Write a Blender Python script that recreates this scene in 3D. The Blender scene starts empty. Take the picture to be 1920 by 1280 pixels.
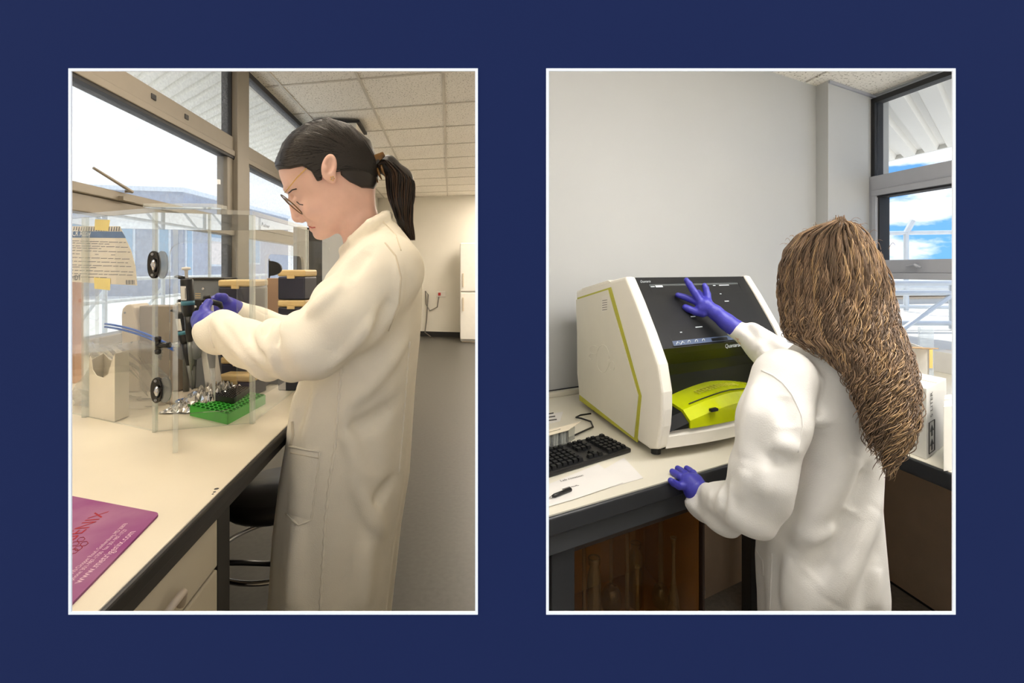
import bpy, bmesh, math, random
import numpy as np
from mathutils import Vector, Matrix

sc = bpy.context.scene
COL = sc.collection
random.seed(7)
RNG = np.random.default_rng(7)

# ---------------------------------------------------------------- camera
F, U0, V0, CZ = 950.0, 960.0, 505.0, 1.38      # focal length in pixels, horizon, eye height
cd = bpy.data.cameras.new('camera')
cd.sensor_fit = 'HORIZONTAL'
cd.sensor_width = 36.0
cd.lens = F * 36.0 / 1920.0
cd.shift_y = -(640.0 - V0) / 1920.0
cd.clip_start = 0.02
cd.clip_end = 500
cam = bpy.data.objects.new('camera', cd)
COL.objects.link(cam)
cam.location = (0, 0, CZ)
cam.rotation_euler = (math.pi / 2, 0, 0)
sc.camera = cam

# ---------------------------------------------------------------- colour management
sc.view_settings.view_transform = 'Standard'
sc.view_settings.look = 'None'
sc.view_settings.exposure = 0.12
sc.view_settings.gamma = 1.0
sc.view_settings.use_curve_mapping = False
cy = sc.cycles
cy.use_denoising = True
cy.max_bounces = 10
cy.diffuse_bounces = 4
cy.glossy_bounces = 4
cy.transmission_bounces = 6
cy.transparent_max_bounces = 40
cy.caustics_reflective = False
cy.caustics_refractive = False
cy.sample_clamp_indirect = 6.0

# ---------------------------------------------------------------- world: blue sky with drifting white cloud
w = bpy.data.worlds.new('world')
sc.world = w
w.use_nodes = True
nt = w.node_tree
nt.nodes.clear()
def N(t, **kw):
    n = nt.nodes.new(t)
    for k, v in kw.items():
        setattr(n, k, v)
    return n
tc = N('ShaderNodeTexCoord')
sep = N('ShaderNodeSeparateXYZ')
nt.links.new(tc.outputs['Generated'], sep.inputs[0])
rampz = N('ShaderNodeValToRGB')
rampz.color_ramp.elements[0].position = 0.0
rampz.color_ramp.elements[0].color = (0.17, 0.45, 0.86, 1)
rampz.color_ramp.elements[1].position = 0.45
rampz.color_ramp.elements[1].color = (0.07, 0.22, 0.60, 1)
nt.links.new(sep.outputs['Z'], rampz.inputs[0])
mp = N('ShaderNodeMapping')
mp.inputs['Scale'].default_value = (3.4, 3.4, 9.0)
mp.inputs['Location'].default_value = (0.35, 0.1, 0.15)
nt.links.new(tc.outputs['Generated'], mp.inputs[0])
noi = N('ShaderNodeTexNoise')
noi.inputs['Scale'].default_value = 1.6
noi.inputs['Detail'].default_value = 9
noi.inputs['Roughness'].default_value = 0.55
nt.links.new(mp.outputs[0], noi.inputs['Vector'])
# more cloud towards the west (-x), open sky to the east
cov = N('ShaderNodeMapRange')
cov.inputs['From Min'].default_value = 0.7
cov.inputs['From Max'].default_value = -0.5
cov.inputs['To Min'].default_value = 0.0
cov.inputs['To Max'].default_value = 0.30
nt.links.new(sep.outputs['X'], cov.inputs['Value'])
add = N('ShaderNodeMath', operation='ADD')
nt.links.new(noi.outputs['Fac'], add.inputs[0])
nt.links.new(cov.outputs[0], add.inputs[1])
cr = N('ShaderNodeValToRGB')
cr.color_ramp.elements[0].position = 0.50
cr.color_ramp.elements[0].color = (0, 0, 0, 1)
cr.color_ramp.elements[1].position = 0.585
cr.color_ramp.elements[1].color = (1, 1, 1, 1)
nt.links.new(add.outputs[0], cr.inputs[0])
cr2 = N('ShaderNodeValToRGB')      # cloud tone, thick parts a little greyer
cr2.color_ramp.elements[0].position = 0.55
cr2.color_ramp.elements[0].color = (0.98, 1.0, 1.03, 1)
cr2.color_ramp.elements[1].position = 0.95
cr2.color_ramp.elements[1].color = (0.70, 0.75, 0.80, 1)
nt.links.new(add.outputs[0], cr2.inputs[0])
mixc = N('ShaderNodeMix', data_type='RGBA')
nt.links.new(cr.outputs[0], mixc.inputs['Factor'])
nt.links.new(rampz.outputs[0], mixc.inputs[6])
nt.links.new(cr2.outputs[0], mixc.inputs[7])
bg = N('ShaderNodeBackground')
bg.inputs['Strength'].default_value = 1.35
nt.links.new(mixc.outputs[2], bg.inputs['Color'])
wo = N('ShaderNodeOutputWorld')
nt.links.new(bg.outputs[0], wo.inputs[0])

# ---------------------------------------------------------------- sun, high over the far side of the building
sd = bpy.data.lights.new('sun', 'SUN')
sd.energy = 3.2
sd.angle = math.radians(2.0)
sd.color = (1.0, 0.96, 0.88)
sun = bpy.data.objects.new('sun', sd)
COL.objects.link(sun)
sun.rotation_euler = Vector((-0.12, -0.55, -0.9)).to_track_quat('-Z', 'Y').to_euler()

# ---------------------------------------------------------------- pixel -> place helpers
def P(u, v, Z):
    return Vector(((u - U0) / F * Z, Z, CZ - (v - V0) / F * Z))
def onz(u, v, z0):
    return P(u, v, (CZ - z0) * F / (v - V0))
def V3(*a):
    return Vector(a)
UP = Vector((0, 0, 1))

# ---------------------------------------------------------------- materials
def lin(c):
    if isinstance(c, str):
        c = tuple(int(c[i:i + 2], 16) for i in (0, 2, 4))
    r = []
    for x in c:
        x = x / 255.0
        r.append(x / 12.92 if x <= 0.04045 else ((x + 0.055) / 1.055) ** 2.4)
    return (r[0], r[1], r[2], 1.0)

def mat(name, rgb, rough=0.5, metal=0.0, var=0.06, vscale=12.0, bump=0.0, bscale=150.0, spec=0.5,
        emit=None, estr=0.0, stretch=(1, 1, 1), sheen=0.0, coat=0.0, sss=0.0, trans=0.0, rgb2=None, detail=3):
    m = bpy.data.materials.new(name)
    m.use_nodes = True
    t = m.node_tree
    b = t.nodes['Principled BSDF']
    b.inputs['Roughness'].default_value = rough
    b.inputs['Metallic'].default_value = metal
    b.inputs['Specular IOR Level'].default_value = spec
    b.inputs['Sheen Weight'].default_value = sheen
    b.inputs['Coat Weight'].default_value = coat
    b.inputs['Transmission Weight'].default_value = trans
    if sss:
        b.inputs['Subsurface Weight'].default_value = sss
        b.inputs['Subsurface Radius'].default_value = (0.012, 0.005, 0.003)
        b.inputs['Subsurface Scale'].default_value = 0.6
    c = lin(rgb)
    tcx = t.nodes.new('ShaderNodeTexCoord')
    mpx = t.nodes.new('ShaderNodeMapping')
    mpx.inputs['Scale'].default_value = stretch
    t.links.new(tcx.outputs['Object'], mpx.inputs[0])
    if var or rgb2:
        n = t.nodes.new('ShaderNodeTexNoise')
        n.inputs['Scale'].default_value = vscale
        n.inputs['Detail'].default_value = detail
        t.links.new(mpx.outputs[0], n.inputs['Vector'])
        r = t.nodes.new('ShaderNodeValToRGB')
        r.color_ramp.elements[0].position = 0.3
        r.color_ramp.elements[1].position = 0.7
        if rgb2:
            r.color_ramp.elements[0].color = c
            r.color_ramp.elements[1].color = lin(rgb2)
        else:
            r.color_ramp.elements[0].color = (c[0] * (1 - var), c[1] * (1 - var), c[2] * (1 - var), 1)
            r.color_ramp.elements[1].color = (min(1, c[0] * (1 + var)), min(1, c[1] * (1 + var)), min(1, c[2] * (1 + var)), 1)
        t.links.new(n.outputs['Fac'], r.inputs[0])
        t.links.new(r.outputs[0], b.inputs['Base Color'])
    else:
        b.inputs['Base Color'].default_value = c
    if bump:
        n2 = t.nodes.new('ShaderNodeTexNoise')
        n2.inputs['Scale'].default_value = bscale
        n2.inputs['Detail'].default_value = 2
        t.links.new(mpx.outputs[0], n2.inputs['Vector'])
        bp = t.nodes.new('ShaderNodeBump')
        bp.inputs['Strength'].default_value = bump
        bp.inputs['Distance'].default_value = 0.002
        t.links.new(n2.outputs['Fac'], bp.inputs['Height'])
        t.links.new(bp.outputs[0], b.inputs['Normal'])
    if emit:
        b.inputs['Emission Color'].default_value = lin(emit)
        b.inputs['Emission Strength'].default_value = estr
    return m

def clear(name, tint=(0.96, 0.97, 0.97), gloss=1.0, rough=0.0, haze=0.0, haze_rgb=(235, 238, 240), ior=1.45, speckle=0.0):
    """thin clear sheet: light passes straight through, fresnel reflection on top, optional milky haze"""
    m = bpy.data.materials.new(name)
    m.use_nodes = True
    t = m.node_tree
    t.nodes.clear()
    out = t.nodes.new('ShaderNodeOutputMaterial')
    tr = t.nodes.new('ShaderNodeBsdfTransparent')
    tr.inputs['Color'].default_value = (*tint, 1)
    gl = t.nodes.new('ShaderNodeBsdfGlossy')
    gl.inputs['Roughness'].default_value = rough
    fr = t.nodes.new('ShaderNodeFresnel')
    fr.inputs['IOR'].default_value = ior
    mu = t.nodes.new('ShaderNodeMath')
    mu.operation = 'MULTIPLY'
    mu.use_clamp = True
    mu.inputs[1].default_value = gloss
    gm = t.nodes.new('ShaderNodeNewGeometry')       # only the outer faces reflect, no internal reflection in the thin sheet
    bf = t.nodes.new('ShaderNodeMath')
    bf.operation = 'SUBTRACT'
    bf.inputs[0].default_value = 1.0
    t.links.new(gm.outputs['Backfacing'], bf.inputs[1])
    fb = t.nodes.new('ShaderNodeMath')
    fb.operation = 'MULTIPLY'
    t.links.new(fr.outputs[0], fb.inputs[0])
    t.links.new(bf.outputs[0], fb.inputs[1])
    t.links.new(fb.outputs[0], mu.inputs[0])
    base = tr.outputs[0]
    if haze or speckle:
        df = t.nodes.new('ShaderNodeBsdfDiffuse')
        df.inputs['Color'].default_value = lin(haze_rgb)
        tl = t.nodes.new('ShaderNodeBsdfTranslucent')
        tl.inputs['Color'].default_value = lin(haze_rgb)
        hx = t.nodes.new('ShaderNodeMixShader')
        hx.inputs[0].default_value = 0.5
        t.links.new(df.outputs[0], hx.inputs[1])
        t.links.new(tl.outputs[0], hx.inputs[2])
        mh = t.nodes.new('ShaderNodeMixShader')
        mh.inputs[0].default_value = haze
        if speckle:
            tcx = t.nodes.new('ShaderNodeTexCoord')
            n = t.nodes.new('ShaderNodeTexNoise')
            n.inputs['Scale'].default_value = 60
            n.inputs['Detail'].default_value = 6
            t.links.new(tcx.outputs['Object'], n.inputs['Vector'])
            mr = t.nodes.new('ShaderNodeMapRange')
            mr.inputs['From Min'].default_value = 0.40
            mr.inputs['From Max'].default_value = 0.75
            mr.inputs['To Min'].default_value = haze
            mr.inputs['To Max'].default_value = haze + speckle
            t.links.new(n.outputs['Fac'], mr.inputs['Value'])
            t.links.new(mr.outputs[0], mh.inputs[0])
        t.links.new(tr.outputs[0], mh.inputs[1])
        t.links.new(hx.outputs[0], mh.inputs[2])
        base = mh.outputs[0]
    mx = t.nodes.new('ShaderNodeMixShader')
    t.links.new(mu.outputs[0], mx.inputs[0])
    t.links.new(base, mx.inputs[1])
    t.links.new(gl.outputs[0], mx.inputs[2])
    t.links.new(mx.outputs[0], out.inputs[0])
    return m

# ---------------------------------------------------------------- mesh builder
class MB:
    def __init__(s):
        s.v, s.f, s.m = [], [], []
    def add(s, pts, faces, mi=0):
        o = len(s.v)
        s.v.extend([tuple(p) for p in pts])
        for f in faces:
            s.f.append([o + i for i in f])
            s.m.append(mi)
        return s
    def poly(s, pts, mi=0):
        return s.add(pts, [list(range(len(pts)))], mi)
    def prism(s, poly, vec, mi=0, side=None, back=None):
        n = len(poly)
        vec = Vector(vec)
        a = [Vector(p) for p in poly]
        b = [p + vec for p in a]
        o = len(s.v)
        s.v.extend([tuple(p) for p in a + b])
        nrm = Vector((0, 0, 0))
        for i in range(n):
            p, q = a[i], a[(i + 1) % n]
            nrm += p.cross(q)
        flip = nrm.dot(vec) > 0
        f0 = list(range(n)); f1 = list(range(n, 2 * n))
        s.f.append([o + i for i in (f0[::-1] if flip else f0)]); s.m.append(mi)
        s.f.append([o + i for i in (f1 if flip else f1[::-1])]); s.m.append(mi if back is None else back)
        for i in range(n):
            j = (i + 1) % n
            q = [i, j, n + j, n + i]
            s.f.append([o + k for k in (q if flip else q[::-1])]); s.m.append(mi if side is None else side)
        return s
    def box(s, o, ax, ay, az, mi=0, side=None):
        o, ax, ay, az = Vector(o), Vector(ax), Vector(ay), Vector(az)
        return s.prism([o, o + ax, o + ax + ay, o + ay], az, mi, side)
    def cbox(s, c, ax, ay, az, mi=0):
        ax, ay, az = Vector(ax), Vector(ay), Vector(az)
        return s.box(Vector(c) - ax / 2 - ay / 2 - az / 2, ax, ay, az, mi)
    def tube(s, pts, r, n=8, mi=0, caps=True, closed=False):
        pts = [Vector(p) for p in pts]
        k = len(pts)
        rr = r if hasattr(r, '__len__') else [r] * k
        o = len(s.v)
        t0 = (pts[1] - pts[0]).normalized()
        ref = Vector((0, 0, 1)) if abs(t0.z) < 0.9 else Vector((1, 0, 0))
        a = t0.cross(ref).normalized()
        for i in range(k):
            if closed:
                t = (pts[(i + 1) % k] - pts[i - 1])
            else:
                t = pts[min(i + 1, k - 1)] - pts[max(i - 1, 0)]
            t = t.normalized() if t.length > 1e-9 else t0
            a = (a - t * a.dot(t))
            a = a.normalized() if a.length > 1e-9 else t.orthogonal().normalized()
            b = t.cross(a)
            for j in range(n):
                an = 2 * math.pi * j / n
                s.v.append(tuple(pts[i] + a * (math.cos(an) * rr[i]) + b * (math.sin(an) * rr[i])))
        last = k if closed else k - 1
        for i in range(last):
            i2 = (i + 1) % k
            for j in range(n):
                j2 = (j + 1) % n
                s.f.append([o + i * n + j, o + i * n + j2, o + i2 * n + j2, o + i2 * n + j]); s.m.append(mi)
        if caps and not closed:
            s.f.append([o + j for j in range(n)][::-1]); s.m.append(mi)
            s.f.append([o + (k - 1) * n + j for j in range(n)]); s.m.append(mi)
        return s
    def lathe(s, c, prof, n=20, mi=0, ax=None, cap=True):
        c = Vector(c)
        az = Vector(ax).normalized() if ax is not None else Vector((0, 0, 1))
        a = az.orthogonal().normalized() if ax is not None else Vector((1, 0, 0))
        b = az.cross(a)
        o = len(s.v)
        for (r, z) in prof:
            for j in range(n):
                an = 2 * math.pi * j / n
                s.v.append(tuple(c + az * z + a * (r * math.cos(an)) + b * (r * math.sin(an))))
        k = len(prof)
        for i in range(k - 1):
            for j in range(n):
                j2 = (j + 1) % n
                s.f.append([o + i * n + j, o + i * n + j2, o + (i + 1) * n + j2, o + (i + 1) * n + j]); s.m.append(mi)
        if cap:
            if prof[0][0] > 1e-6:
                s.f.append([o + j for j in range(n)][::-1]); s.m.append(mi)
            if prof[-1][0] > 1e-6:
                s.f.append([o + (k - 1) * n + j for j in range(n)]); s.m.append(mi)
        return s
    def grid(s, fn, nu, nv, mi=0, wrap=False):
        o = len(s.v)
        for i in range(nu + 1):
            for j in range(nv + 1):
                s.v.append(tuple(fn(i / nu, j / nv)))
        for i in range(nu):
            for j in range(nv):
                q = o + i * (nv + 1) + j
                s.f.append([q, q + 1, q + nv + 2, q + nv + 1]); s.m.append(mi)
        return s
    def mesh(s, name, mats, smooth=False):
        me = bpy.data.meshes.new(name)
        me.from_pydata(s.v, [], s.f)
        for m in (mats if isinstance(mats, (list, tuple)) else [mats]):
            me.materials.append(m)
        if any(s.m):
            me.polygons.foreach_set('material_index', s.m)
        if smooth:
            me.polygons.foreach_set('use_smooth', [True] * len(me.polygons))
        me.update()
        return me
    def build(s, name, mats, parent=None, bevel=0.0, seg=2, smooth=False, fix=True):
        me = s.mesh(name, mats, smooth)
        if fix:
            bm = bmesh.new(); bm.from_mesh(me)
            bmesh.ops.recalc_face_normals(bm, faces=bm.faces)
            bm.to_mesh(me); bm.free()
        return link(name, me, parent, bevel, seg)

def link(name, me, parent=None, bevel=0.0, seg=2):
    o = bpy.data.objects.new(name, me)
    COL.objects.link(o)
    if parent is not None:
        setpar(o, parent)
    if bevel:
        b = o.modifiers.new('bevel', 'BEVEL')
        b.width = bevel; b.segments = seg; b.limit_method = 'ANGLE'; b.angle_limit = math.radians(35)
        b.harden_normals = False
    return o

WLOC = {}
def setpar(o, parent):
    o.parent = parent
    l = WLOC.get(parent.name, Vector((0, 0, 0)))
    o.matrix_parent_inverse = Matrix.Translation(-l)

def thing(name, label, cat, loc=(0, 0, 0), group=None, kind=None):
    o = bpy.data.objects.new(name, None)
    COL.objects.link(o)
    o.empty_display_size = 0.05
    o.location = loc
    WLOC[o.name] = Vector(loc)
    tag(o, label, cat, group, kind)
    return o

def tag(o, label=None, cat=None, group=None, kind=None):
    if label: o['label'] = label
    if cat: o['category'] = cat
    if group: o['group'] = group
    if kind: o['kind'] = kind
    return o

def structure(o, label=None):
    o['kind'] = 'structure'
    if label: o['label'] = label
    return o

_fonts = {}
def text_between(name, s, p0, p1, up, m, parent=None, lift=0.0, thick=0.0004, shear=0.0, hscale=None):
    """lettering whose baseline runs from p0 to p1; real thin letters lying on a surface"""
    p0, p1, up = Vector(p0), Vector(p1), Vector(up).normalized()
    c = bpy.data.curves.new(name, 'FONT')
    c.body = s
    c.extrude = 0.0
    c.resolution_u = 3
    c.shear = shear
    tmp = bpy.data.objects.new('tmp', c)
    COL.objects.link(tmp)
    dg = bpy.context.evaluated_depsgraph_get()
    dg.update()
    me = bpy.data.meshes.new_from_object(tmp.evaluated_get(dg))
    bpy.data.objects.remove(tmp)
    co = np.empty(len(me.vertices) * 3, dtype=np.float32)
    me.vertices.foreach_get('co', co)
    co = co.reshape(-1, 3)
    x0, x1 = co[:, 0].min(), co[:, 0].max()
    d = p1 - p0
    sx = d.length / max(1e-6, x1 - x0)
    sy = sx if hscale is None else hscale
    ex = d.normalized()
    up = (up - ex * up.dot(ex)).normalized()
    nz = ex.cross(up)
    W = np.array(p0)[None] + np.outer((co[:, 0] - x0) * sx, np.array(ex)) + np.outer(co[:, 1] * sy, np.array(up)) + np.array(nz)[None] * lift
    me.vertices.foreach_set('co', W.astype(np.float32).ravel())
    me.name = name
    me.materials.clear()
    me.materials.append(m)
    me.update()
    return link(name, me, parent)

def rounded(pts, r, n=5):
    """round the corners of a 3D polygon"""
    out = []
    k = len(pts)
    pts = [Vector(p) for p in pts]
    for i in range(k):
        p, a, b = pts[i], pts[i - 1], pts[(i + 1) % k]
        da, db = (a - p), (b - p)
        rr = min(r, da.length * 0.45, db.length * 0.45)
        A, B = p + da.normalized() * rr, p + db.normalized() * rr
        for j in range(n + 1):
            t = j / n
            out.append(A * (1 - t) ** 2 + p * 2 * t * (1 - t) + B * t * t)
    return out

def copy_tree(o, loc=None, parent=None):
    c = o.copy(); COL.objects.link(c)
    if parent is not None:
        c.parent = parent
    elif loc is not None:
        c.location = loc
        WLOC[c.name] = Vector(loc)
    for ch in list(o.children):
        copy_tree(ch, None, c)
    return c
# ================================================================ shared materials
M = {}
M['navy'] = mat('navy_paint', (29, 40, 80), rough=0.85, var=0.01, spec=0.1)
M['trim_white'] = mat('white_trim', (255, 255, 255), rough=0.7, var=0.0, spec=0.2)
M['wall_cream'] = mat('cream_wall_paint', (226, 222, 212), rough=0.8, var=0.02, vscale=3, bump=0.05, bscale=90)
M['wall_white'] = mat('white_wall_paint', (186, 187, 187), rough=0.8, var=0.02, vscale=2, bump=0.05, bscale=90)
M['wall_in'] = mat('plain_wall_paint', (205, 200, 190), rough=0.85, var=0.02, vscale=3)
M['floor_l'] = mat('grey_speckled_vinyl', (68, 66, 62), rough=0.42, var=0.14, vscale=40, detail=8, bump=0.04, bscale=60, spec=0.4)
M['floor_r'] = mat('grey_vinyl', (170, 166, 160), rough=0.5, var=0.15, vscale=60)
M['alu'] = mat('beige_window_aluminium', (126, 118, 106), rough=0.45, metal=0.15, var=0.03)
M['alu_grey'] = mat('grey_window_aluminium', (172, 174, 182), rough=0.45, metal=0.15, var=0.03)
M['gasket'] = mat('black_rubber_gasket', (28, 28, 32), rough=0.6, var=0.05)
M['glass_l'] = clear('dusty_window_glass', (0.95, 0.96, 0.97), gloss=0.18, haze=0.04, speckle=0.16, haze_rgb=(225, 228, 235))
M['glass_r'] = clear('window_glass', (0.97, 0.98, 0.99), gloss=0.22, haze=0.01)
M['tbar'] = mat('ceiling_grid_bar', (205, 198, 186), rough=0.5, var=0.02)
M['skirt'] = mat('black_skirting', (24, 24, 25), rough=0.5, var=0.05)
M['concrete'] = mat('pale_concrete', (205, 203, 198), rough=0.9, var=0.05, vscale=2)

def tile_mat():
    m = mat('pitted_ceiling_tile', (246, 241, 232), rough=0.9, var=0.02, vscale=4, spec=0.1)
    t = m.node_tree
    b = t.nodes['Principled BSDF']
    tcx = t.nodes.new('ShaderNodeTexCoord')
    vo = t.nodes.new('ShaderNodeTexNoise')
    vo.inputs['Scale'].default_value = 75
    vo.inputs['Detail'].default_value = 2
    t.links.new(tcx.outputs['Object'], vo.inputs['Vector'])
    r = t.nodes.new('ShaderNodeValToRGB')
    r.color_ramp.elements[0].position = 0.33
    r.color_ramp.elements[0].color = (0.30, 0.27, 0.22, 1)
    r.color_ramp.elements[1].position = 0.40
    r.color_ramp.elements[1].color = (1, 1, 1, 1)
    t.links.new(vo.outputs['Fac'], r.inputs[0])
    mx = t.nodes.new('ShaderNodeMix')
    mx.data_type = 'RGBA'
    mx.blend_type = 'MULTIPLY'
    mx.inputs['Factor'].default_value = 1.0
    src = b.inputs['Base Color'].links[0].from_socket
    t.links.new(src, mx.inputs[6])
    t.links.new(r.outputs[0], mx.inputs[7])
    t.links.new(mx.outputs[2], b.inputs['Base Color'])
    return m
M['tile'] = tile_mat()
M['lamp_l'] = mat('warm_light_diffuser', (255, 250, 240), rough=0.6, var=0, emit=(255, 242, 224), estr=11.0)
M['lamp_far'] = mat('far_light_diffuser', (255, 250, 240), rough=0.6, var=0, emit=(255, 241, 221), estr=36.0)
M['fill_lamp_r'] = mat('light_diffuser', (255, 252, 246), rough=0.6, var=0, emit=(255, 252, 248), estr=16.0)
M['white_metal'] = mat('white_enamel', (232, 230, 224), rough=0.4, var=0.02)

# ================================================================ front wall: navy, two white-edged openings
YF, YB = 0.460, 0.478
OPEN = [(133, 133, 891, 1147), (1029, 133, 1787, 1147)]
def front_wall():
    b = MB()
    xs0, xs1, z0, z1 = -3.3, 3.3, 0.0, 2.95
    for (Y, pad, mi) in ((YF, 0.0, 0), (YB, 4.0, 1)):
        L = [(P(u0 - pad, v0 - pad, Y), P(u1 + pad, v1 + pad, Y)) for (u0, v0, u1, v1) in OPEN]
        zt, zb = L[0][0].z, L[0][1].z
        xx = [xs0, L[0][0].x, L[0][1].x, L[1][0].x, L[1][1].x, xs1]
        for i in range(5):
            if i in (1, 3):
                b.poly([(xx[i], Y, zt), (xx[i + 1], Y, zt), (xx[i + 1], Y, z1), (xx[i], Y, z1)], mi)
                b.poly([(xx[i], Y, z0), (xx[i + 1], Y, z0), (xx[i + 1], Y, zb), (xx[i], Y, zb)], mi)
            else:
                b.poly([(xx[i], Y, z0), (xx[i + 1], Y, z0), (xx[i + 1], Y, z1), (xx[i], Y, z1)], mi)
    for (u0, v0, u1, v1) in OPEN:
        c = [(u0, v0), (u1, v0), (u1, v1), (u0, v1)]
        c2 = [(u0 - 4, v0 - 4), (u1 + 4, v0 - 4), (u1 + 4, v1 + 4), (u0 - 4, v1 + 4)]
        for i in range(4):
            j = (i + 1) % 4
            b.poly([P(*c[i], YF), P(*c[j], YF), P(*c2[j], YB), P(*c2[i], YB)])
    for x in (xs0, xs1):
        b.poly([(x, YF, z0), (x, YB, z0), (x, YB, z1), (x, YF, z1)])
    b.poly([(xs0, YF, z1), (xs1, YF, z1), (xs1, YB, z1), (xs0, YB, z1)])
    return b.build('wall_front', [M['navy'], M['wall_cream']])  # room side made pale to bounce light into both labs
structure(front_wall(), 'flat navy blue wall with two white-edged upright openings')
for k, (u0, v0, u1, v1) in enumerate(OPEN):
    t = 5.0
    b = MB()
    y0 = YF - 0.0012
    for (a0, b0, a1, b1) in ((u0 - t, v0 - t, u1 + t, v0), (u0 - t, v1, u1 + t, v1 + t), (u0 - t, v0, u0, v1), (u1, v0, u1 + t, v1)):
        p, q = P(a0, b1, y0), P(a1, b0, y0)
        b.box(p, (q.x - p.x, 0, 0), (0, 0.0014, 0), (0, 0, q.z - p.z))
    structure(b.build('trim_%d' % (k + 1), M['trim_white']), 'thin white edging around the ' + ('opening onto the window bench' if k == 0 else 'opening onto the corner bench'))

# ================================================================ LEFT ROOM shell
CEIL_L = CZ + 1.51
D1 = Vector((-0.121, 0.9926, 0))                       # along the window bench
C1 = Vector((math.cos(math.radians(12)), -math.sin(math.radians(12)), 0))
N1 = Vector((0.9926, 0.121, 0))                        # off the window wall, into the room
def WL(Z, z, off=0.0):                                 # point on the left window wall
    return Vector((-1.532 - 0.122 * Z, Z, z)) + N1 * off
FARO = Vector((-1.325, 10.4, 0))
far_l = FARO + C1 * (-1.75)
far_r = FARO + C1 * 3.05

b = MB(); b.prism([(-3.4, 0.49, -0.05), (0.0, 0.49, -0.05), (0.0, 2.0, -0.05), (1.72, 3.0, -0.05), (1.72, 11.4, -0.05), (-3.4, 11.4, -0.05)], (0, 0, 0.05))
structure(b.build('floor', M['floor_l']), 'grey speckled vinyl floor beside the window bench')
b = MB(); b.prism([far_l, far_r, far_r + D1 * 0.1, far_l + D1 * 0.1], (0, 0, CEIL_L))
wb = structure(b.build('wall_back', M['wall_cream']), 'cream far wall with a socket and skirting')
b = MB(); b.prism([far_l - D1 * 0.012, far_r - D1 * 0.012, far_r - D1 * 0.001, far_l - D1 * 0.001], (0, 0, 0.10))
structure(b.build('baseboard_back', M['skirt']), 'black skirting along the cream far wall')
b = MB(); b.box((-0.03, 0.48, 0), (0.06, 0, 0), (0, 1.52, 0), (0, 0, CEIL_L)); b.box((1.62, 2.96, 0), (0.06, 0, 0), (0, 7.6, 0), (0, 0, CEIL_L))
structure(b.build('wall_divider', M['wall_in']), 'plain partition between the two labs')

# window wall: solid below the sill and beyond the windows
def wl_box(b, Za, Zb, za, zb, inn, out, mi=0):
    p = [WL(Za, za, inn), WL(Zb, za, inn), WL(Zb, za, -out), WL(Za, za, -out)]
    b.prism(p, (0, 0, zb - za), mi)
b = MB()
wl_box(b, 0.48, 11.0, 0, 1.045, 0.0, 0.12)
wl_box(b, 6.3, 11.0, 1.045, CEIL_L + 0.05, 0.0, 0.12)
wl_box(b, 0.48, 6.3, CEIL_L - 0.02, CEIL_L + 0.05, 0.0, 0.12)
structure(b.build('wall_left', M['wall_cream']), 'cream wall under and beyond the window bench glazing')

win = thing('window_1', 'beige aluminium framed window band above the bench', None, WL(3.6, 1.05))
win['kind'] = 'structure'
def member(name, Za, Zb, za, zb, inn=0.03, out=0.05, m='alu', bevel=0.004):
    b = MB(); wl_box(b, Za, Zb, za, zb, inn, out)
    return b.build(name, M[m], win, bevel=bevel)
BAYS = [(0.9, 3.53), (3.73, 6.12)]
for (Za, Zb) in BAYS:
    member('transom', Za, Zb, 2.205, 2.30, 0.025)
    member('sash_rail', Za, Zb, 2.165, 2.205, 0.035)
    member('sash_rail', Za, Zb, 1.615, 1.69, 0.03)
    member('sash_rail', Za, Zb, 1.69, 1.73, 0.045)
    member('sill_rail', Za, Zb, 1.045, 1.09, 0.03)
    member('head_rail', Za, Zb, CEIL_L - 0.065, CEIL_L - 0.02, 0.02, m='gasket')
    member('gasket', Za, Zb, 2.148, 2.165, 0.028, m='gasket', bevel=0.001)
    for (Zc, sgn) in ((Za, 1), (Zb, -1)):
        for (za, zb) in ((1.09, 1.615), (1.73, 2.165), (2.30, CEIL_L - 0.065)):
            Z2 = Zc + sgn * 0.022
            member('gasket', min(Zc, Z2), max(Zc, Z2), za, zb, 0.012, m='gasket', bevel=0.001)
            if zb < 2.3 and za > 1.5:
                Z3 = Zc + sgn * 0.09
                member('sash_stile', min(Zc, Z3), max(Zc, Z3), za - 0.02, zb, 0.02)
    for (za, zb) in ((1.09, 1.615), (1.73, 2.165), (2.30, CEIL_L - 0.065)):
        b = MB(); wl_box(b, Za, Zb, za, zb, -0.004, 0.010)
        b.build('pane', M['glass_l'], win)
for (Za, Zb) in ((0.78, 0.9), (3.53, 3.73), (6.12, 6.3)):
    member('mullion', Za, Zb, 1.045, CEIL_L - 0.02, 0.05)
b = MB()
wl_box(b, 0.48, 0.78, 1.045, CEIL_L, 0, 0.1)
structure(b.build('wall_left', M['wall_cream']), 'short cream pier at the near end of the glazing')
# little dark slot vents on the transom, window stay on the lower rail
for (u, v, zc) in ((286, 187, 2.255), (348, 222, 2.25)):
    k = (U0 - u) / F
    Z = 1.532 / (k - 0.122) * 0.985
    b = MB(); wl_box(b, Z - 0.02, Z + 0.02, zc - 0.014, zc + 0.014, 0.03, -0.024)
    b.build('vent_slot', M['gasket'], win, bevel=0.002)
b = MB()
a0 = WL(2.30, 1.735, 0.05)
b.tube([a0, a0 + Vector((0.02, 0.02, -0.0)), a0 + Vector((-0.01, -0.16, 0.075))], [0.008, 0.008, 0.006], 6)
b.cbox(WL(2.31, 1.70, 0.055), D1 * 0.09, N1 * 0.02, (0, 0, 0.018))
b.build('window_stay', M['alu'], win)
b = MB(); b.tube([WL(3.30, 1.735, 0.04), WL(3.28, 1.80, 0.05)], 0.006, 6)
b.build('window_stay', M['alu'], win)

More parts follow.
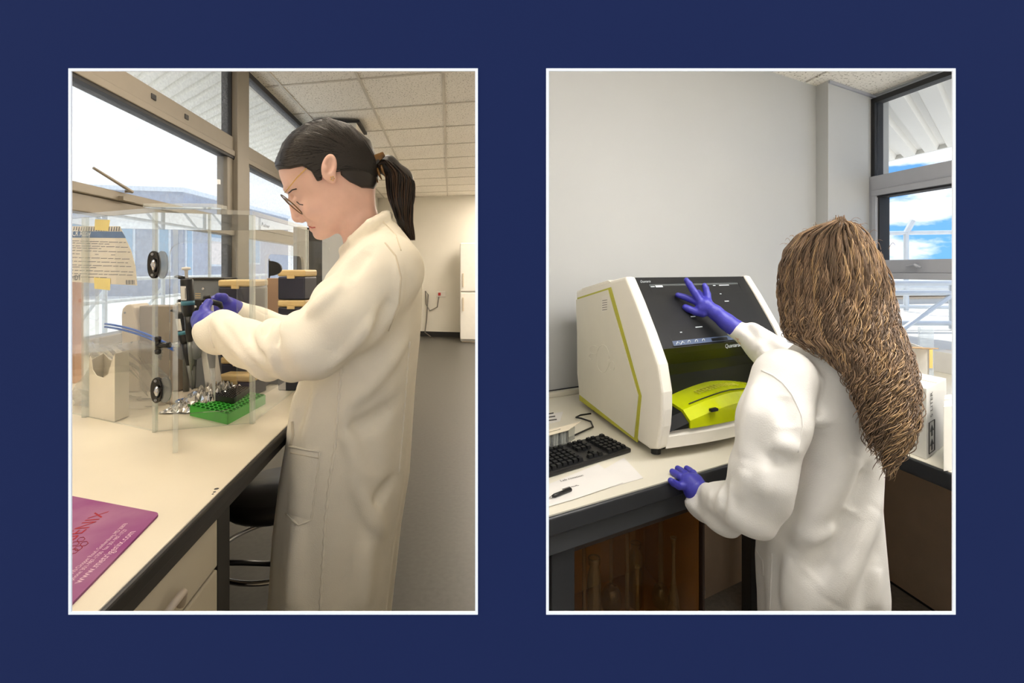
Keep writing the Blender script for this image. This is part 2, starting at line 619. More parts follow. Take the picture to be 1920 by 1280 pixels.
# ceiling of the left room: slab, grid bars, tiles
def clip_poly(poly, w0, n):
    """keep the part of a flat polygon on the room side of a wall line"""
    out = []
    k = len(poly)
    for i in range(k):
        a, c = poly[i], poly[(i + 1) % k]
        da, dc = (a - w0).dot(n), (c - w0).dot(n)
        if da >= 0: out.append(a)
        if (da >= 0) != (dc >= 0): out.append(a + (c - a) * (da / (da - dc)))
    return out
b = MB(); b.prism([WL(0.48, CEIL_L + 0.012, -0.1), Vector((1.7, 0.48, CEIL_L + 0.012)), Vector((1.7, 11.48, CEIL_L + 0.012)), WL(11.48, CEIL_L + 0.012, -0.1)], (0, 0, 0.05))
ceil = structure(b.build('ceiling', M['wall_in']), 'suspended ceiling of pitted square tiles above the window bench')
CO = Vector((-0.528, 3.87, CEIL_L))
TW, TD = 0.70, 0.75
tb = MB()
g = 0.012
tb.prism([C1 * g + D1 * g, C1 * (TW - g) + D1 * g, C1 * (TW - g) + D1 * (TD - g), C1 * g + D1 * (TD - g)], (0, 0, 0.01))
tile_me = tb.mesh('tile', M['tile'])
LAMPS_L = {(1, 1), (1, 3), (1, 5), (1, 7), (2, 2), (2, 4), (2, 6), (-1, -3), (-2, -3)}
for i in range(-5, 4):
    for j in range(-5, 9):
        c = CO + C1 * (i + 0.5) * TW + D1 * (j + 0.5) * TD
        if c.x < -1.532 - 0.122 * c.y - 0.35 or c.x > (-0.3 if c.y < 3.2 else 1.5) or c.y < 0.6 or (i, j) in LAMPS_L:
            continue
        base = CO + C1 * i * TW + D1 * j * TD + Vector((0, 0, 0.001))
        quad = [base + C1 * g + D1 * g, base + C1 * (TW - g) + D1 * g, base + C1 * (TW - g) + D1 * (TD - g), base + C1 * g + D1 * (TD - g)]
        cq_ = clip_poly(quad, WL(2, 0, -0.02), N1)
        if len(cq_) < 3:
            continue
        if all((p - WL(2, 0, -0.02)).dot(N1) >= 0 for p in quad):
            o = link('tile', tile_me, ceil)
            o.location = base
        else:
            b = MB(); b.prism(cq_, (0, 0, 0.01)); b.build('tile', M['tile'], ceil)
bar = MB()
for i in range(-5, 4):
    b = MB()
    z0_ = -4.4 if i < 1 else -0.2
    p = CO + C1 * (i * TW) + D1 * z0_
    cq_ = clip_poly([p - C1 * 0.012, p + C1 * 0.012, p + C1 * 0.012 + D1 * (6.7 - z0_), p - C1 * 0.012 + D1 * (6.7 - z0_)], WL(2, 0, -0.02), N1)
    if len(cq_) > 2:
        b.prism(cq_, (0, 0, -0.006))
        b.build('grid_bar', M['tbar'], ceil)
for j in range(-4, 9):
    b = MB()
    p = CO + D1 * (j * TD) + C1 * (-2.6)
    L_ = 4.6 if j > 0 else 3.0
    b.prism(clip_poly([p - D1 * 0.012, p + D1 * 0.012, p + D1 * 0.012 + C1 * L_, p - D1 * 0.012 + C1 * L_], WL(2, 0, -0.02), N1), (0, 0, -0.005))
    b.build('grid_bar', M['tbar'], ceil)
def ceiling_light(o, ax, ay, matn, label, group):
    """recessed square panel: frame + glowing diffuser"""
    c = o + ax / 2 + ay / 2
    t = thing('ceiling_light', label, 'ceiling light', c, group)
    b = MB()
    x, y = ax.normalized(), ay.normalized()
    fw = 0.03
    for (p, q, r) in ((o, ax, y * fw), (o + ay - y * fw, ax, y * fw), (o, x * fw, ay), (o + ax - x * fw, x * fw, ay)):
        b.box(p, q, r, (0, 0, -0.012))
    b.build('frame', M['white_metal'], t)
    b = MB()
    b.box(o + x * fw + y * fw, ax - 2 * x * fw, ay - 2 * y * fw, (0, 0, -0.006))
    b.build('diffuser', M[matn], t)
    return t
for (i, j) in sorted(LAMPS_L):
    o = CO + C1 * (i * TW + 0.03) + D1 * (j * TD + 0.03)
    ceiling_light(o, C1 * (TW - 0.06), D1 * (TD - 0.06), 'lamp_l' if j < 0 else 'lamp_far', 'unseen square warm white light panel added above the near end of the window bench' if j < 0 else 'square warm white light panel set in the tiled ceiling over the open floor', 'warm ceiling light panels')

for xc in (-0.62, -1.36):                # front row added out of view, throws frontal light on the coat
    o = Vector((xc - 0.30, 0.56, CEIL_L))
    ceiling_light(o, C1 * 0.60, D1 * 0.58, 'lamp_l', 'unseen square warm white light panel added above the near end of the window bench', 'warm ceiling light panels')

# white column by the windows, black strip standing in for the shadow under the ceiling
b = MB()
q0, q1 = P(588, 300, 5.05), P(668, 300, 5.05)
q0.z = q1.z = 0
b.prism([q0, q1, q1 + D1 * 0.45, q0 + D1 * 0.45], (0, 0, CEIL_L - 0.03))
colm = structure(b.build('wall_pier', M['wall_cream']), 'white boxed pier standing by the windows')
b = MB()
d = 0.012
b.prism([q0 - C1 * d - D1 * d + Vector((0, 0, CEIL_L - 0.05)), q1 + C1 * 0.035 - D1 * d + Vector((0, 0, CEIL_L - 0.05)), q1 + C1 * 0.035 + D1 * 0.46 + Vector((0, 0, CEIL_L - 0.05)), q0 + D1 * 0.46 + Vector((0, 0, CEIL_L - 0.05))], (0, 0, 0.025))
b.build('shadow_strip', M['gasket'], colm)

# ================================================================ RIGHT ROOM shell
CEIL_R = CZ + 1.06
E1 = Vector((-0.176, 0.984, 0))
E2 = Vector((0.865, 0.501, 0)).normalized()
B0 = Vector((0.148, 2.0, 0))
CA, CB, CC = Vector((1.76, 2.934, 0)), Vector((1.776, 2.845, 0)), Vector((2.193, 3.087, 0))
def BW(t, z, off=0.0):                                # point on the right room's back wall
    return B0 + E2 * t + Vector((0, 0, z)) - E1 * off
NR = Vector((-0.984, -0.176, 0))                      # from the right window wall into the room
def WR(s, z, off=0.0):                                # point on the right window wall, s metres from the pier
    return CC - E1 * s + Vector((0, 0, z)) + NR * off

b = MB(); b.box((0.03, 0.49, -0.05), (3.0, 0, 0), (0, 3.4, 0), (0, 0, 0.05))
structure(b.build('floor', M['floor_r']), 'grey vinyl floor under the corner bench')
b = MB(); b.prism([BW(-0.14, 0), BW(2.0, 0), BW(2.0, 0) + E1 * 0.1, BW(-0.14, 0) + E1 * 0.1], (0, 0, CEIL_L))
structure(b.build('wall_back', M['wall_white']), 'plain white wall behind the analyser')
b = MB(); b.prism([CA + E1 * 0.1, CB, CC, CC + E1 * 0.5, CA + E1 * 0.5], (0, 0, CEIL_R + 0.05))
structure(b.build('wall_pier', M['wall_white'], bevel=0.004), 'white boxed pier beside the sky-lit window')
b = MB(); zc_ = CEIL_R + 0.012; b.prism([Vector((0.03, 0.48, zc_)), WR(2.66, zc_, -0.1), WR(-0.6, zc_, -0.1), Vector((0.03, 3.7, zc_))], (0, 0, 0.05))
ceil2 = structure(b.build('ceiling', M['wall_in']), 'suspended ceiling of pitted tiles above the corner bench')
tb = MB(); s6 = 0.6
tb.prism([E2 * g - E1 * g, E2 * (s6 - g) - E1 * g, E2 * (s6 - g) - E1 * (s6 - g), E2 * g - E1 * (s6 - g)], (0, 0, 0.01))
tile2 = tb.mesh('tile', M['tile'])
FILL_LAMPS_R = {(0, 2), (1, 2), (2, 3), (3, 3)}  # panels added out of view on the camera side to brighten upright faces
RO = Vector((0.10, 2.0, CEIL_R))
for i in range(0, 5):
    for j in range(-2, 4):
        c = RO + E2 * (i + 0.5) * s6 - E1 * (j + 0.5) * s6
        if c.y < 0.6 or c.x < 0 or c.x > 2.75 or (i, j) in FILL_LAMPS_R:
            continue
        base = RO + E2 * (i * s6) - E1 * (j * s6) + Vector((0, 0, 0.001))
        quad = [base + E2 * g - E1 * g, base + E2 * (s6 - g) - E1 * g, base + E2 * (s6 - g) - E1 * (s6 - g), base + E2 * g - E1 * (s6 - g)]
        cq_ = clip_poly(quad, WR(0, 0, -0.02), NR)
        if len(cq_) < 3:
            continue
        if all((p - WR(0, 0, -0.02)).dot(NR) >= 0 for p in quad):
            o = link('tile', tile2, ceil2)
            o.location = base
        else:
            b = MB(); b.prism(cq_, (0, 0, 0.01)); b.build('tile', M['tile'], ceil2)
for (i, j) in sorted(FILL_LAMPS_R):
    c = RO + E2 * (i * s6 + 0.03) - E1 * (j * s6 + 0.03)
    ceiling_light(c, E2 * (s6 - 0.06), -E1 * (s6 - 0.06), 'fill_lamp_r', 'unseen square white light panel added above the corner bench', 'added light panels over the corner bench')
# dark trim where pier meets the ceiling
b = MB(); b.prism([CB - E1 * 0.012 + Vector((0, 0, CEIL_R - 0.016)), CC - E1 * 0.012 + E2 * 0.03 + Vector((0, 0, CEIL_R - 0.016)), CC + E2 * 0.03 + Vector((0, 0, CEIL_R - 0.016)), CB + Vector((0, 0, CEIL_R - 0.016))], (0, 0, 0.016))
structure(b.build('trim_3', M['alu_grey']), 'grey angle trim where the white pier meets the ceiling')

def wr_box(b, sa, sb, za, zb, inn, out, mi=0):
    b.prism([WR(sa, za, inn), WR(sb, za, inn), WR(sb, za, -out), WR(sa, za, -out)], (0, 0, zb - za), mi)
HEAD_R = CZ + 1.035
b = MB()
wr_box(b, -0.5, 2.75, 0, 0.90, 0.0, 0.12)
wr_box(b, 1.85, 2.75, 0.90, CEIL_R + 0.05, 0.0, 0.12)
wr_box(b, -0.5, 1.85, HEAD_R + 0.02, CEIL_R + 0.05, 0.0, 0.12)
wr_box(b, -0.5, 0.0, 0.9, CEIL_R + 0.05, 0.0, 0.12)
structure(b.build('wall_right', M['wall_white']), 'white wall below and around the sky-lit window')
win2 = thing('window_2', 'grey aluminium window with a high light above, open blue sky outside', None, WR(0.3, 0.9))
win2['kind'] = 'structure'
def member2(name, sa, sb, za, zb, inn=0.03, out=0.05, m='alu_grey', bevel=0.003):
    b = MB(); wr_box(b, sa, sb, za, zb, inn, out)
    return b.build(name, M[m], win2, bevel=bevel)
t0, t1 = CZ + 0.475, CZ + 0.56
member2('transom', 0, 1.85, t0, t1, 0.03)
member2('sash_rail', 0.03, 1.85, t0 - 0.035, t0, 0.04)
member2('gasket', 0.05, 1.85, t0 - 0.046, t0 - 0.035, 0.025, m='gasket', bevel=0.001)
member2('jamb', 0, 0.03, 0.9, t1, 0.03)
member2('sash_stile', 0.03, 0.06, CZ + 0.05, t0 - 0.03, 0.035)
member2('gasket', 0.06, 0.072, CZ + 0.05, t0 - 0.035, 0.02, m='gasket', bevel=0.001)
member2('gasket', 0.0, 0.03, t1, HEAD_R, 0.012, m='gasket', bevel=0.001)
member2('gasket', 0.0, 1.85, HEAD_R - 0.03, HEAD_R, 0.012, m='gasket', bevel=0.001)
member2('sash_rail', 0.03, 1.85, CZ - 0.02, CZ + 0.055, 0.03)
member2('sash_rail', 0.03, 1.85, CZ - 0.055, CZ - 0.02, 0.045)
member2('sill_rail', 0.0, 1.85, 0.90, 0.94, 0.03)
for (za, zb) in ((0.94, CZ - 0.055), (CZ + 0.055, t0 - 0.046), (t1, HEAD_R - 0.03)):
    b = MB(); wr_box(b, 0.03, 1.85, za, zb, -0.004, 0.010)
    b.build('pane', M['glass_r'], win2)
b = MB()
b.tube([WR(0.27, CZ + 0.02, 0.05), WR(0.33, CZ + 0.025, 0.065), WR(0.36, CZ + 0.01, 0.06)], [0.006, 0.008, 0.005], 6)
b.cbox(WR(0.30, CZ + 0.018, 0.04), E1 * 0.05, NR * 0.02, (0, 0, 0.018))
b.build('window_catch', M['alu_grey'], win2)

# ================================================================ OUTSIDE
b = MB(); b.box((-160, -60, -0.3), (320, 0, 0), (0, 260, 0), (0, 0, 0.25))
structure(b.build('ground', M['concrete']), 'pale paved ground outside')
M['soffit'] = mat('pale_ribbed_metal_sheet', (240, 239, 232), rough=0.55, var=0.04, vscale=1.5)
M['soffit_r'] = mat('white_ribbed_metal_sheet', (246, 243, 236), rough=0.5, var=0.04, vscale=1.5)
def ribbed(b, o, along, out, n, pitch, depth, thick=0.01):
    """trapezoid sheet: n pitches along `along`, ribs run in `out`"""
    al = along.normalized()
    prof = []
    for i in range(n):
        for (x, z) in ((0, 0), (0.55, 0), (0.66, depth), (0.89, depth), (1.0, 0)):
            if x < 1.0 or i == n - 1:
                prof.append((i * pitch + x * pitch, z))
    top = [o + al * x + Vector((0, 0, z)) for (x, z) in prof]
    k = len(top)
    pts = top + [p + out for p in top]
    b.add(pts, [[i, i + 1, k + i + 1, k + i] for i in range(k - 1)])
    pts2 = [p + Vector((0, 0, depth + thick)) for p in (top[0], top[-1])]
    return b
# canopy over the left windows
G1 = Vector((-0.77, 0.63, 0))
cz1 = CEIL_L + 0.03
o = WL(-1.2, cz1, -0.13)
b = MB(); ribbed(b, o, D1, G1 * 1.72, 60, 0.17, 0.035)
t = thing('canopy', 'pale ribbed metal canopy soffit outside the bench windows', 'canopy', o)
b.build('ribbed_sheet', M['soffit'], t, fix=False)
b = MB()
e0 = o + G1 * 1.72
b.prism([e0, e0 + D1 * 10.2, e0 + D1 * 10.2 + G1 * 0.04, e0 + G1 * 0.04], (0, 0, 0.16))
b.build('edge_fascia', M['white_metal'], t)
# canopy over the right window
G2 = Vector((0.703, 0.711, 0))
cz2 = CZ + 1.15
o = WR(-4.5, cz2, -0.13)
b = MB(); ribbed(b, o, -E1, G2 * 2.5, 30, 0.22, 0.04)
t = thing('canopy', 'white ribbed metal canopy soffit against blue sky', 'canopy', o)
b.build('ribbed_sheet', M['soffit_r'], t, fix=False)
b = MB()
e0 = o + G2 * 2.5
b.prism([e0, e0 - E1 * 6.6, e0 - E1 * 6.6 + G2 * 0.05, e0 + G2 * 0.05], (0, 0, 0.14))
b.build('edge_fascia', M['white_metal'], t)

M['galv'] = mat('galvanised_rail', (208, 214, 220), rough=0.45, metal=0.2, var=0.05)
def railing(name, label, a, d, n, sp, ztop, zmid, zbase, brace=None, r=0.022):
    """posts with a top and a middle rail, diagonal braces behind"""
    t = thing(name, label, 'railing', a)
    for i in range(n):
        p = a + d * (i * sp)
        b = MB(); b.tube([p + Vector((0, 0, zbase)), p + Vector((0, 0, ztop))], r * 1.15, 8)
        b.build('post', M['galv'], t)
        if brace is not None:
            b = MB(); b.tube([p + Vector((0, 0, ztop - 0.12)), p + brace + Vector((0, 0, zbase + 0.02))], r * 0.8, 6)
            b.build('brace', M['galv'], t)
    for z in (ztop, zmid, zbase + 0.06):
        b = MB(); b.tube([a + d * (-0.4) + Vector((0, 0, z)), a + d * (sp * (n - 1) + 0.4) + Vector((0, 0, z))], r, 8)
        b.build('rail', M['galv'], t)
    return t
# west terrace
b = MB(); b.box((-16, 0.8, -0.04), (13.2, 0, 0), (0, 26, 0), (0, 0, 0.55))
structure(b.build('ground', mat('pale_roof_sheet', (236, 236, 232), rough=0.7, var=0.03, vscale=1)), 'pale flat roof beyond the bench windows')
a = Vector((-4.1, 2.2, 0)); railing('roof_railing', 'white tubular guard rail outside the bench windows', a, Vector((-0.12, 0.99, 0)), 8, 1.15, 1.27, 1.02, 0.51, Vector((-0.55, 0.1, 0)))
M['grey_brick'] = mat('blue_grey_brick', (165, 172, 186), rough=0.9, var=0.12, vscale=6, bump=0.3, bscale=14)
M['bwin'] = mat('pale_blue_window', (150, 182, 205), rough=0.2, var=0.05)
M['bframe'] = mat('pale_frame', (220, 228, 235), rough=0.5, var=0.02)
M['pinkpanel'] = mat('pale_pink_block', (238, 226, 216), rough=0.8, var=0.04, vscale=8)
def building_left():
    K = P(343, 360, 17.0); zt = K.z; K.z = 0
    t = thing('brick_building', 'low blue-grey brick building beyond the guard rail', 'building', K)
    dl = Vector((-0.97, -0.22, 0)); dr = Vector((-0.05, 1.0, 0))
    b = MB(); b.prism([K, K + dl * 7.0, K + dl * 7.0 + dr * 9, K + dr * 9], (0, 0, zt))
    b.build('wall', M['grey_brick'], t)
    b = MB(); b.prism([K - dl * .1 - dr * .1 + Vector((0, 0, zt)), K + dl * 7.1 - dr * .1 + Vector((0, 0, zt)), K + dl * 7.1 + dr * 9 + Vector((0, 0, zt)), K - dl * .1 + dr * 9 + Vector((0, 0, zt))], (0, 0, 0.14))
    b.build('parapet', M['bframe'], t)
    nl = Vector((0.22, -0.97, 0)).normalized(); nr = Vector((1.0, 0.05, 0))
    def wnd(p, d, nn, wdt, z0, z1, m):
        b = MB(); b.prism([p - nn * 0.05, p + d * wdt - nn * 0.05, p + d * wdt + nn * 0.04, p + nn * 0.04], (0, 0, z1 - z0))
        o = b.build('window', M['bframe'], t)
        b = MB(); q = p + d * 0.07 + nn * 0.045 + Vector((0, 0, 0.07)); b.prism([q, q + d * (wdt - 0.14), q + d * (wdt - 0.14) + nn * 0.01, q + nn * 0.01], (0, 0, z1 - z0 - 0.14))
        b.build('pane', M[m], o)
    for k, (s0, wd) in enumerate(((0.35, 0.4), (1.4, 0.5), (2.7, 0.8), (4.2, 0.8), (5.6, 0.8))):
        wnd(K + dl * s0 + Vector((0, 0, 1.3)), dl, nl, wd, 1.3, 2.9, 'bwin')
    for (s0, wd, z0, z1, m) in ((1.6, 1.0, 1.5, 2.5, 'pinkpanel'), (1.6, 1.0, 2.5, 2.95, 'bwin'), (4.5, 1.2, 1.6, 2.9, 'bwin'), (0.1, 0.4, 0.6, 3.4, 'bwin')):
        wnd(K + dr * s0 + Vector((0, 0, z0)), dr, nr, wd, z0, z1, m)
building_left()

# east: fence, louvred plant building, far hill
b = MB(); b.box((3.0, -1.0, -0.04), (22, 0, 0), (0, 26, 0), (0, 0, 0.80))
structure(b.build('ground', mat('pale_terrace_slab', (228, 226, 220), rough=0.8, var=0.04, vscale=1)), 'pale flat roof beyond the sky-lit window')
M['louvre'] = mat('sandy_louvre', (186, 168, 146), rough=0.7, var=0.05)
M['louvre_frame'] = mat('pale_steel', (214, 214, 212), rough=0.5, var=0.03)
def plant_house():
    A = P(1640, 540, 9.0); zt = A.z; A.z = 0.75
    d = (P(1850, 540, 9.6) - P(1640, 540, 9.0)); d.z = 0
    L = d.length; d.normalize(); nn = Vector((d.y, -d.x, 0))
    t = thing('plant_housing', 'sandy louvred plant housing behind the white guard rail', 'plant housing', A)
    b = MB(); b.prism([A, A + d * L, A + d * L - nn * 1.6, A - nn * 1.6], (0, 0, zt - A.z))
    b.build('body', M['louvre_frame'], t)
    k = 0
    z = A.z + 0.12
    sl = MB(); sl.prism([A + d * 0.1 + nn * 0.002, A + d * (L - 0.1) + nn * 0.002, A + d * (L - 0.1) + nn * 0.05 + Vector((0, 0, -0.02)), A + d * 0.1 + nn * 0.05 + Vector((0, 0, -0.02))], (0, 0, 0.03))
    me = sl.mesh('slat', M['louvre'])
    while z < zt - 0.1:
        o = link('slat', me, t); o.location = (0, 0, z - A.z); z += 0.055
plant_house()
ra = Vector((3.6, 3.2, 0))
railing('roof_railing', 'white tubular guard rail in front of the louvred housing', P(1655, 500, 4.9) * Vector((1, 1, 0)) if False else Vector((P(1640, 500, 5.2).x, 5.2, 0)), Vector((0.72, 0.0, 0)).normalized() * 1.0, 4, 0.80, 1.24, 1.14, 0.77, Vector((-0.62, -0.15, 0)), r=0.028)
t = railing('tall_fence', 'tall white fence of posts and rails seen against the clouds', Vector((P(1699, 440, 7.5).x, 7.5, 0)), Vector((1.0, -0.25, 0)).normalized(), 3, 2.6, 1.92, 1.12, 0.77, None, r=0.03)
b = MB()
p = Vector((P(1699, 440, 7.5).x, 7.5, 1.92)); b.tube([p, p + Vector((0.10, 0, 0.18))], 0.04, 6); b.build('post_head', M['galv'], t)
def hill():
    b = MB()
    pts = []
    rs = random.Random(3)
    n = 24
    for i in range(n + 1):
        x = -40 + 120 * i / n + 30
        pts.append((x, 120, 1.0 + 4.0 * math.exp(-((i - 12) / 5.5) ** 2) + rs.uniform(-0.2, 0.2)))
    b.prism([(pts[0][0], 120, -1)] + pts + [(pts[-1][0], 120, -1)], (0, 14, 0))
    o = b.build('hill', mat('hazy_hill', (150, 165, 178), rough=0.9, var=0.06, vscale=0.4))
    structure(o, 'low hazy hill on the horizon')
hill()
# ================================================================ LEFT ROOM: bench and what stands on it
BL = CZ - 0.36                                          # worktop height of the window bench
def BE(Z, z=BL, off=0.0):                               # front edge of the bench
    return Vector((-0.362 - 0.132 * Z - off, Z, z))
M['worktop'] = mat('cream_laminate', (226, 216, 194), rough=0.32, var=0.03, vscale=5, spec=0.4)
M['edge_black'] = mat('black_worktop_edge', (26, 24, 23), rough=0.45, var=0.08)
M['rail_dark'] = mat('dark_grey_steel_rail', (50, 47, 44), rough=0.5, var=0.06)
M['drawer'] = mat('cream_drawer_front', (216, 205, 180), rough=0.45, var=0.02)
M['black'] = mat('black_plastic', (20, 20, 22), rough=0.38, var=0.1)
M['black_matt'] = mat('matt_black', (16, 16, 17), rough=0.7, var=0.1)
M['chrome'] = mat('chrome', (200, 200, 205), rough=0.12, metal=1.0, var=0.0)
M['grey_plastic'] = mat('grey_plastic', (128, 130, 134), rough=0.5, var=0.05)
M['steel_grey'] = mat('grey_painted_steel', (120, 124, 130), rough=0.45, var=0.06)
M['beige_plastic'] = mat('beige_plastic', (206, 192, 172), rough=0.5, var=0.04)
M['paper'] = mat('white_paper', (236, 232, 222), rough=0.8, var=0.02)
M['ink'] = mat('dark_print', (58, 56, 54), rough=0.8, var=0.0)

FRAME0, FARB = 0.49, 2.75
bench = thing('lab_bench', 'long cream topped lab bench with black edge below the windows', 'bench', BE(1.5, 0))
b = MB()
th = 0.018
b.prism([BE(FRAME0, BL - th, 0.004), BE(FARB, BL - th, 0.004), WL(FARB, BL - th, 0.002), WL(FRAME0, BL - th, 0.002)], (0, 0, th))
b.build('worktop', M['worktop'], bench, bevel=0.002)
b = MB()
b.prism([BE(FRAME0, BL - 0.022, -0.004), BE(FARB, BL - 0.022, -0.004), BE(FARB, BL - 0.022, 0.006), BE(FRAME0, BL - 0.022, 0.006)], (0, 0, 0.0215))
b.build('edge_strip', M['edge_black'], bench, bevel=0.005, seg=3)
b = MB()
b.prism([BE(FRAME0, BL - 0.042, 0.004), BE(FARB, BL - 0.042, 0.004), BE(FARB, BL - 0.042, 0.05), BE(FRAME0, BL - 0.042, 0.05)], (0, 0, 0.02))
b.build('apron_rail', M['rail_dark'], bench, bevel=0.002)
for Z in (0.85, 2.65):
    b = MB()
    b.prism([BE(Z, 0, 0.02), BE(Z + 0.05, 0, 0.02), BE(Z + 0.05, 0, 0.07), BE(Z, 0, 0.07)], (0, 0, BL - 0.042))
    b.build('leg', M['edge_black'], bench, bevel=0.002)
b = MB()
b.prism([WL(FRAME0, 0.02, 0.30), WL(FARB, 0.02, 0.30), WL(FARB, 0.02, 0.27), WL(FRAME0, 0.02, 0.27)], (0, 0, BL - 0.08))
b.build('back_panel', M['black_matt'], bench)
b = MB()   # worn chips in the laminate near the edge
for (u, v, r) in ((406, 916, 0.004), (402, 922, 0.0025), (399, 926, 0.0018)):
    c = onz(u, v, BL); b.lathe(c + Vector((0, 0, 0.0)), [(r, 0.0), (r * 0.8, 0.0004)], 7)
b.build('wear_mark', M['edge_black'], bench)

cab = thing('drawer_unit', 'cream drawer unit with recessed pull under the window bench', 'drawer unit', BE(0.66, 0, 0.3))
b = MB()
b.prism([BE(0.50, 0.06, 0.028), BE(0.835, 0.06, 0.028), BE(0.835, 0.06, 0.55), BE(0.50, 0.06, 0.55)], (0, 0, BL - 0.045 - 0.06))
b.build('carcass', M['drawer'], cab, bevel=0.002)
b = MB()
b.prism([BE(0.51, 0.0, 0.08), BE(0.825, 0.0, 0.08), BE(0.825, 0.0, 0.5), BE(0.51, 0.0, 0.5)], (0, 0, 0.062))
b.build('plinth', M['black_matt'], cab)
for (z0, z1) in ((0.893, BL - 0.048), (0.70, 0.888), (0.45, 0.695), (0.08, 0.445)):
    b = MB()
    b.prism([BE(0.502, z0, 0.012), BE(0.833, z0, 0.012), BE(0.833, z0, 0.0275), BE(0.502, z0, 0.0275)], (0, 0, z1 - z0))
    dr = b.build('drawer', M['drawer'], cab, bevel=0.003)
    zc = z0 + (z1 - z0) * 0.42
    b = MB()
    hp = [BE(0.655, zc - 0.014, 0.006), BE(0.655, zc + 0.004, 0.002), BE(0.668, zc + 0.013, -0.004), BE(0.692, zc + 0.013, -0.004), BE(0.705, zc + 0.004, 0.002), BE(0.705, zc - 0.014, 0.006)]
    b.tube(hp, 0.0055, 8)
    b.build('handle', M['beige_plastic'], dr, smooth=True)

# ---- stool in the knee space
so = Vector((-0.775, 1.70, 0))
stool = thing('lab_stool', 'black lab stool with chrome foot ring under the bench', 'stool', so)
b = MB(); b.lathe(so, [(0.165, 0.60), (0.18, 0.615), (0.18, 0.645), (0.165, 0.66), (0, 0.665)], 28); b.build('seat', M['black'], stool, smooth=True)
b = MB(); b.lathe(so, [(0.028, 0.08), (0.028, 0.36), (0.02, 0.37), (0.02, 0.60)], 14); b.build('column', M['black'], stool, smooth=True)
b = MB(); b.tube([so + Vector((0.2 * math.cos(a), 0.2 * math.sin(a), 0.45)) for a in [2 * math.pi * i / 40 for i in range(40)]], 0.008, 8, closed=True); b.build('foot_ring', M['chrome'], stool, smooth=True)
for k in range(4):
    a = 2 * math.pi * k / 4 + 0.5
    dv = Vector((math.cos(a), math.sin(a), 0))
    b = MB(); b.tube([so + dv * 0.025 + Vector((0, 0, 0.40)), so + dv * 0.12 + Vector((0, 0, 0.43)), so + dv * 0.195 + Vector((0, 0, 0.45))], 0.009, 8); b.build('ring_spoke', M['black'], stool, smooth=True)
for k in range(5):
    a = 2 * math.pi * k / 5 + 0.2
    dv = Vector((math.cos(a), math.sin(a), 0)); 
    b = MB(); b.tube([so + dv * 0.02 + Vector((0, 0, 0.10)), so + dv * 0.26 + Vector((0, 0, 0.06))], [0.022, 0.014], 8); leg = b.build('leg', M['black'], stool, smooth=True)
    b = MB(); b.lathe(so + dv * 0.26 - dv.cross(UP) * 0.012 + Vector((0, 0, 0.025)), [(0.012, 0), (0.025, 0.002), (0.025, 0.022), (0.012, 0.024)], 14, ax=dv.cross(UP)); b.build('castor', M['black'], leg, smooth=True)

# ---- mouse mat with printed lettering
M['mat_purple'] = mat('mottled_magenta_print', (128, 44, 112), rough=0.75, var=0, vscale=7, rgb2=(166, 118, 142), detail=6)
M['mat_red'] = mat('red_print', (150, 24, 40), rough=0.8, var=0)
M['mat_pale'] = mat('pale_pink_print', (222, 186, 200), rough=0.8, var=0)
zm = BL + 0.003
c2 = onz(300, 961, zm)
ax = (onz(133, 1139, zm) - onz(299, 967, zm)); ax.z = 0; ax = ax.normalized()       # towards the near side
ay = (onz(133, 927, zm) - onz(295, 958, zm)); ay.z = 0; ay = ay.normalized()        # towards the windows
mm = thing('mouse_mat', 'magenta printed mouse mat lying on the cream worktop', 'mouse mat', c2 + ax * 0.11 + ay * 0.1 + Vector((0, 0, -0.003)))
b = MB()
q = [c2, c2 + ax * 0.235, c2 + ax * 0.235 + ay * 0.22, c2 + ay * 0.22]
b.prism(rounded([p - Vector((0, 0, 0.003)) for p in q], 0.010), (0, 0, 0.003))
b.build('pad', [M['mat_purple']], mm)
zl = 0.0003
def matline(name, s, p0, p1, m, hs=None, sh=0.0):
    p0, p1 = onz(*p0, zm), onz(*p1, zm)
    return text_between(name, s, p0, p1, ay, M[m], mm, lift=zl, hscale=hs, shear=sh)
matline('web_address', 'www.metrigenix.com', (151, 1093), (255, 996), 'mat_pale')
a1, a0 = onz(205, 958, zm), onz(134, 1016, zm)
d = a0 - a1
text_between('printed_name', 'METRIGENIX', a1 + d * 1.95, a1, ay, M['mat_red'], mm, lift=zl, hscale=0.026)
matline('small_print', 'phone 301-987-1700  fax 301-987-1727', (137, 1088), (240, 992), 'mat_pale', 0.0075)
matline('small_print', '910 Clopper Road, Gaithersburg, MD 20878', (137, 1076), (240, 981), 'mat_pale', 0.0075)
b = MB()
for (u, v) in ((141, 1019), (152, 1011), (147, 1027), (139, 1033), (158, 1019)):
    c = onz(u, v, zm + zl)
    b.tube([c + (ax * math.cos(a) + ay * math.sin(a)) * 0.0058 for a in [math.pi * i / 3 for i in range(6)]], 0.0004, 4, closed=True)
b.build('hexagon_emblem', M['mat_red'], mm)

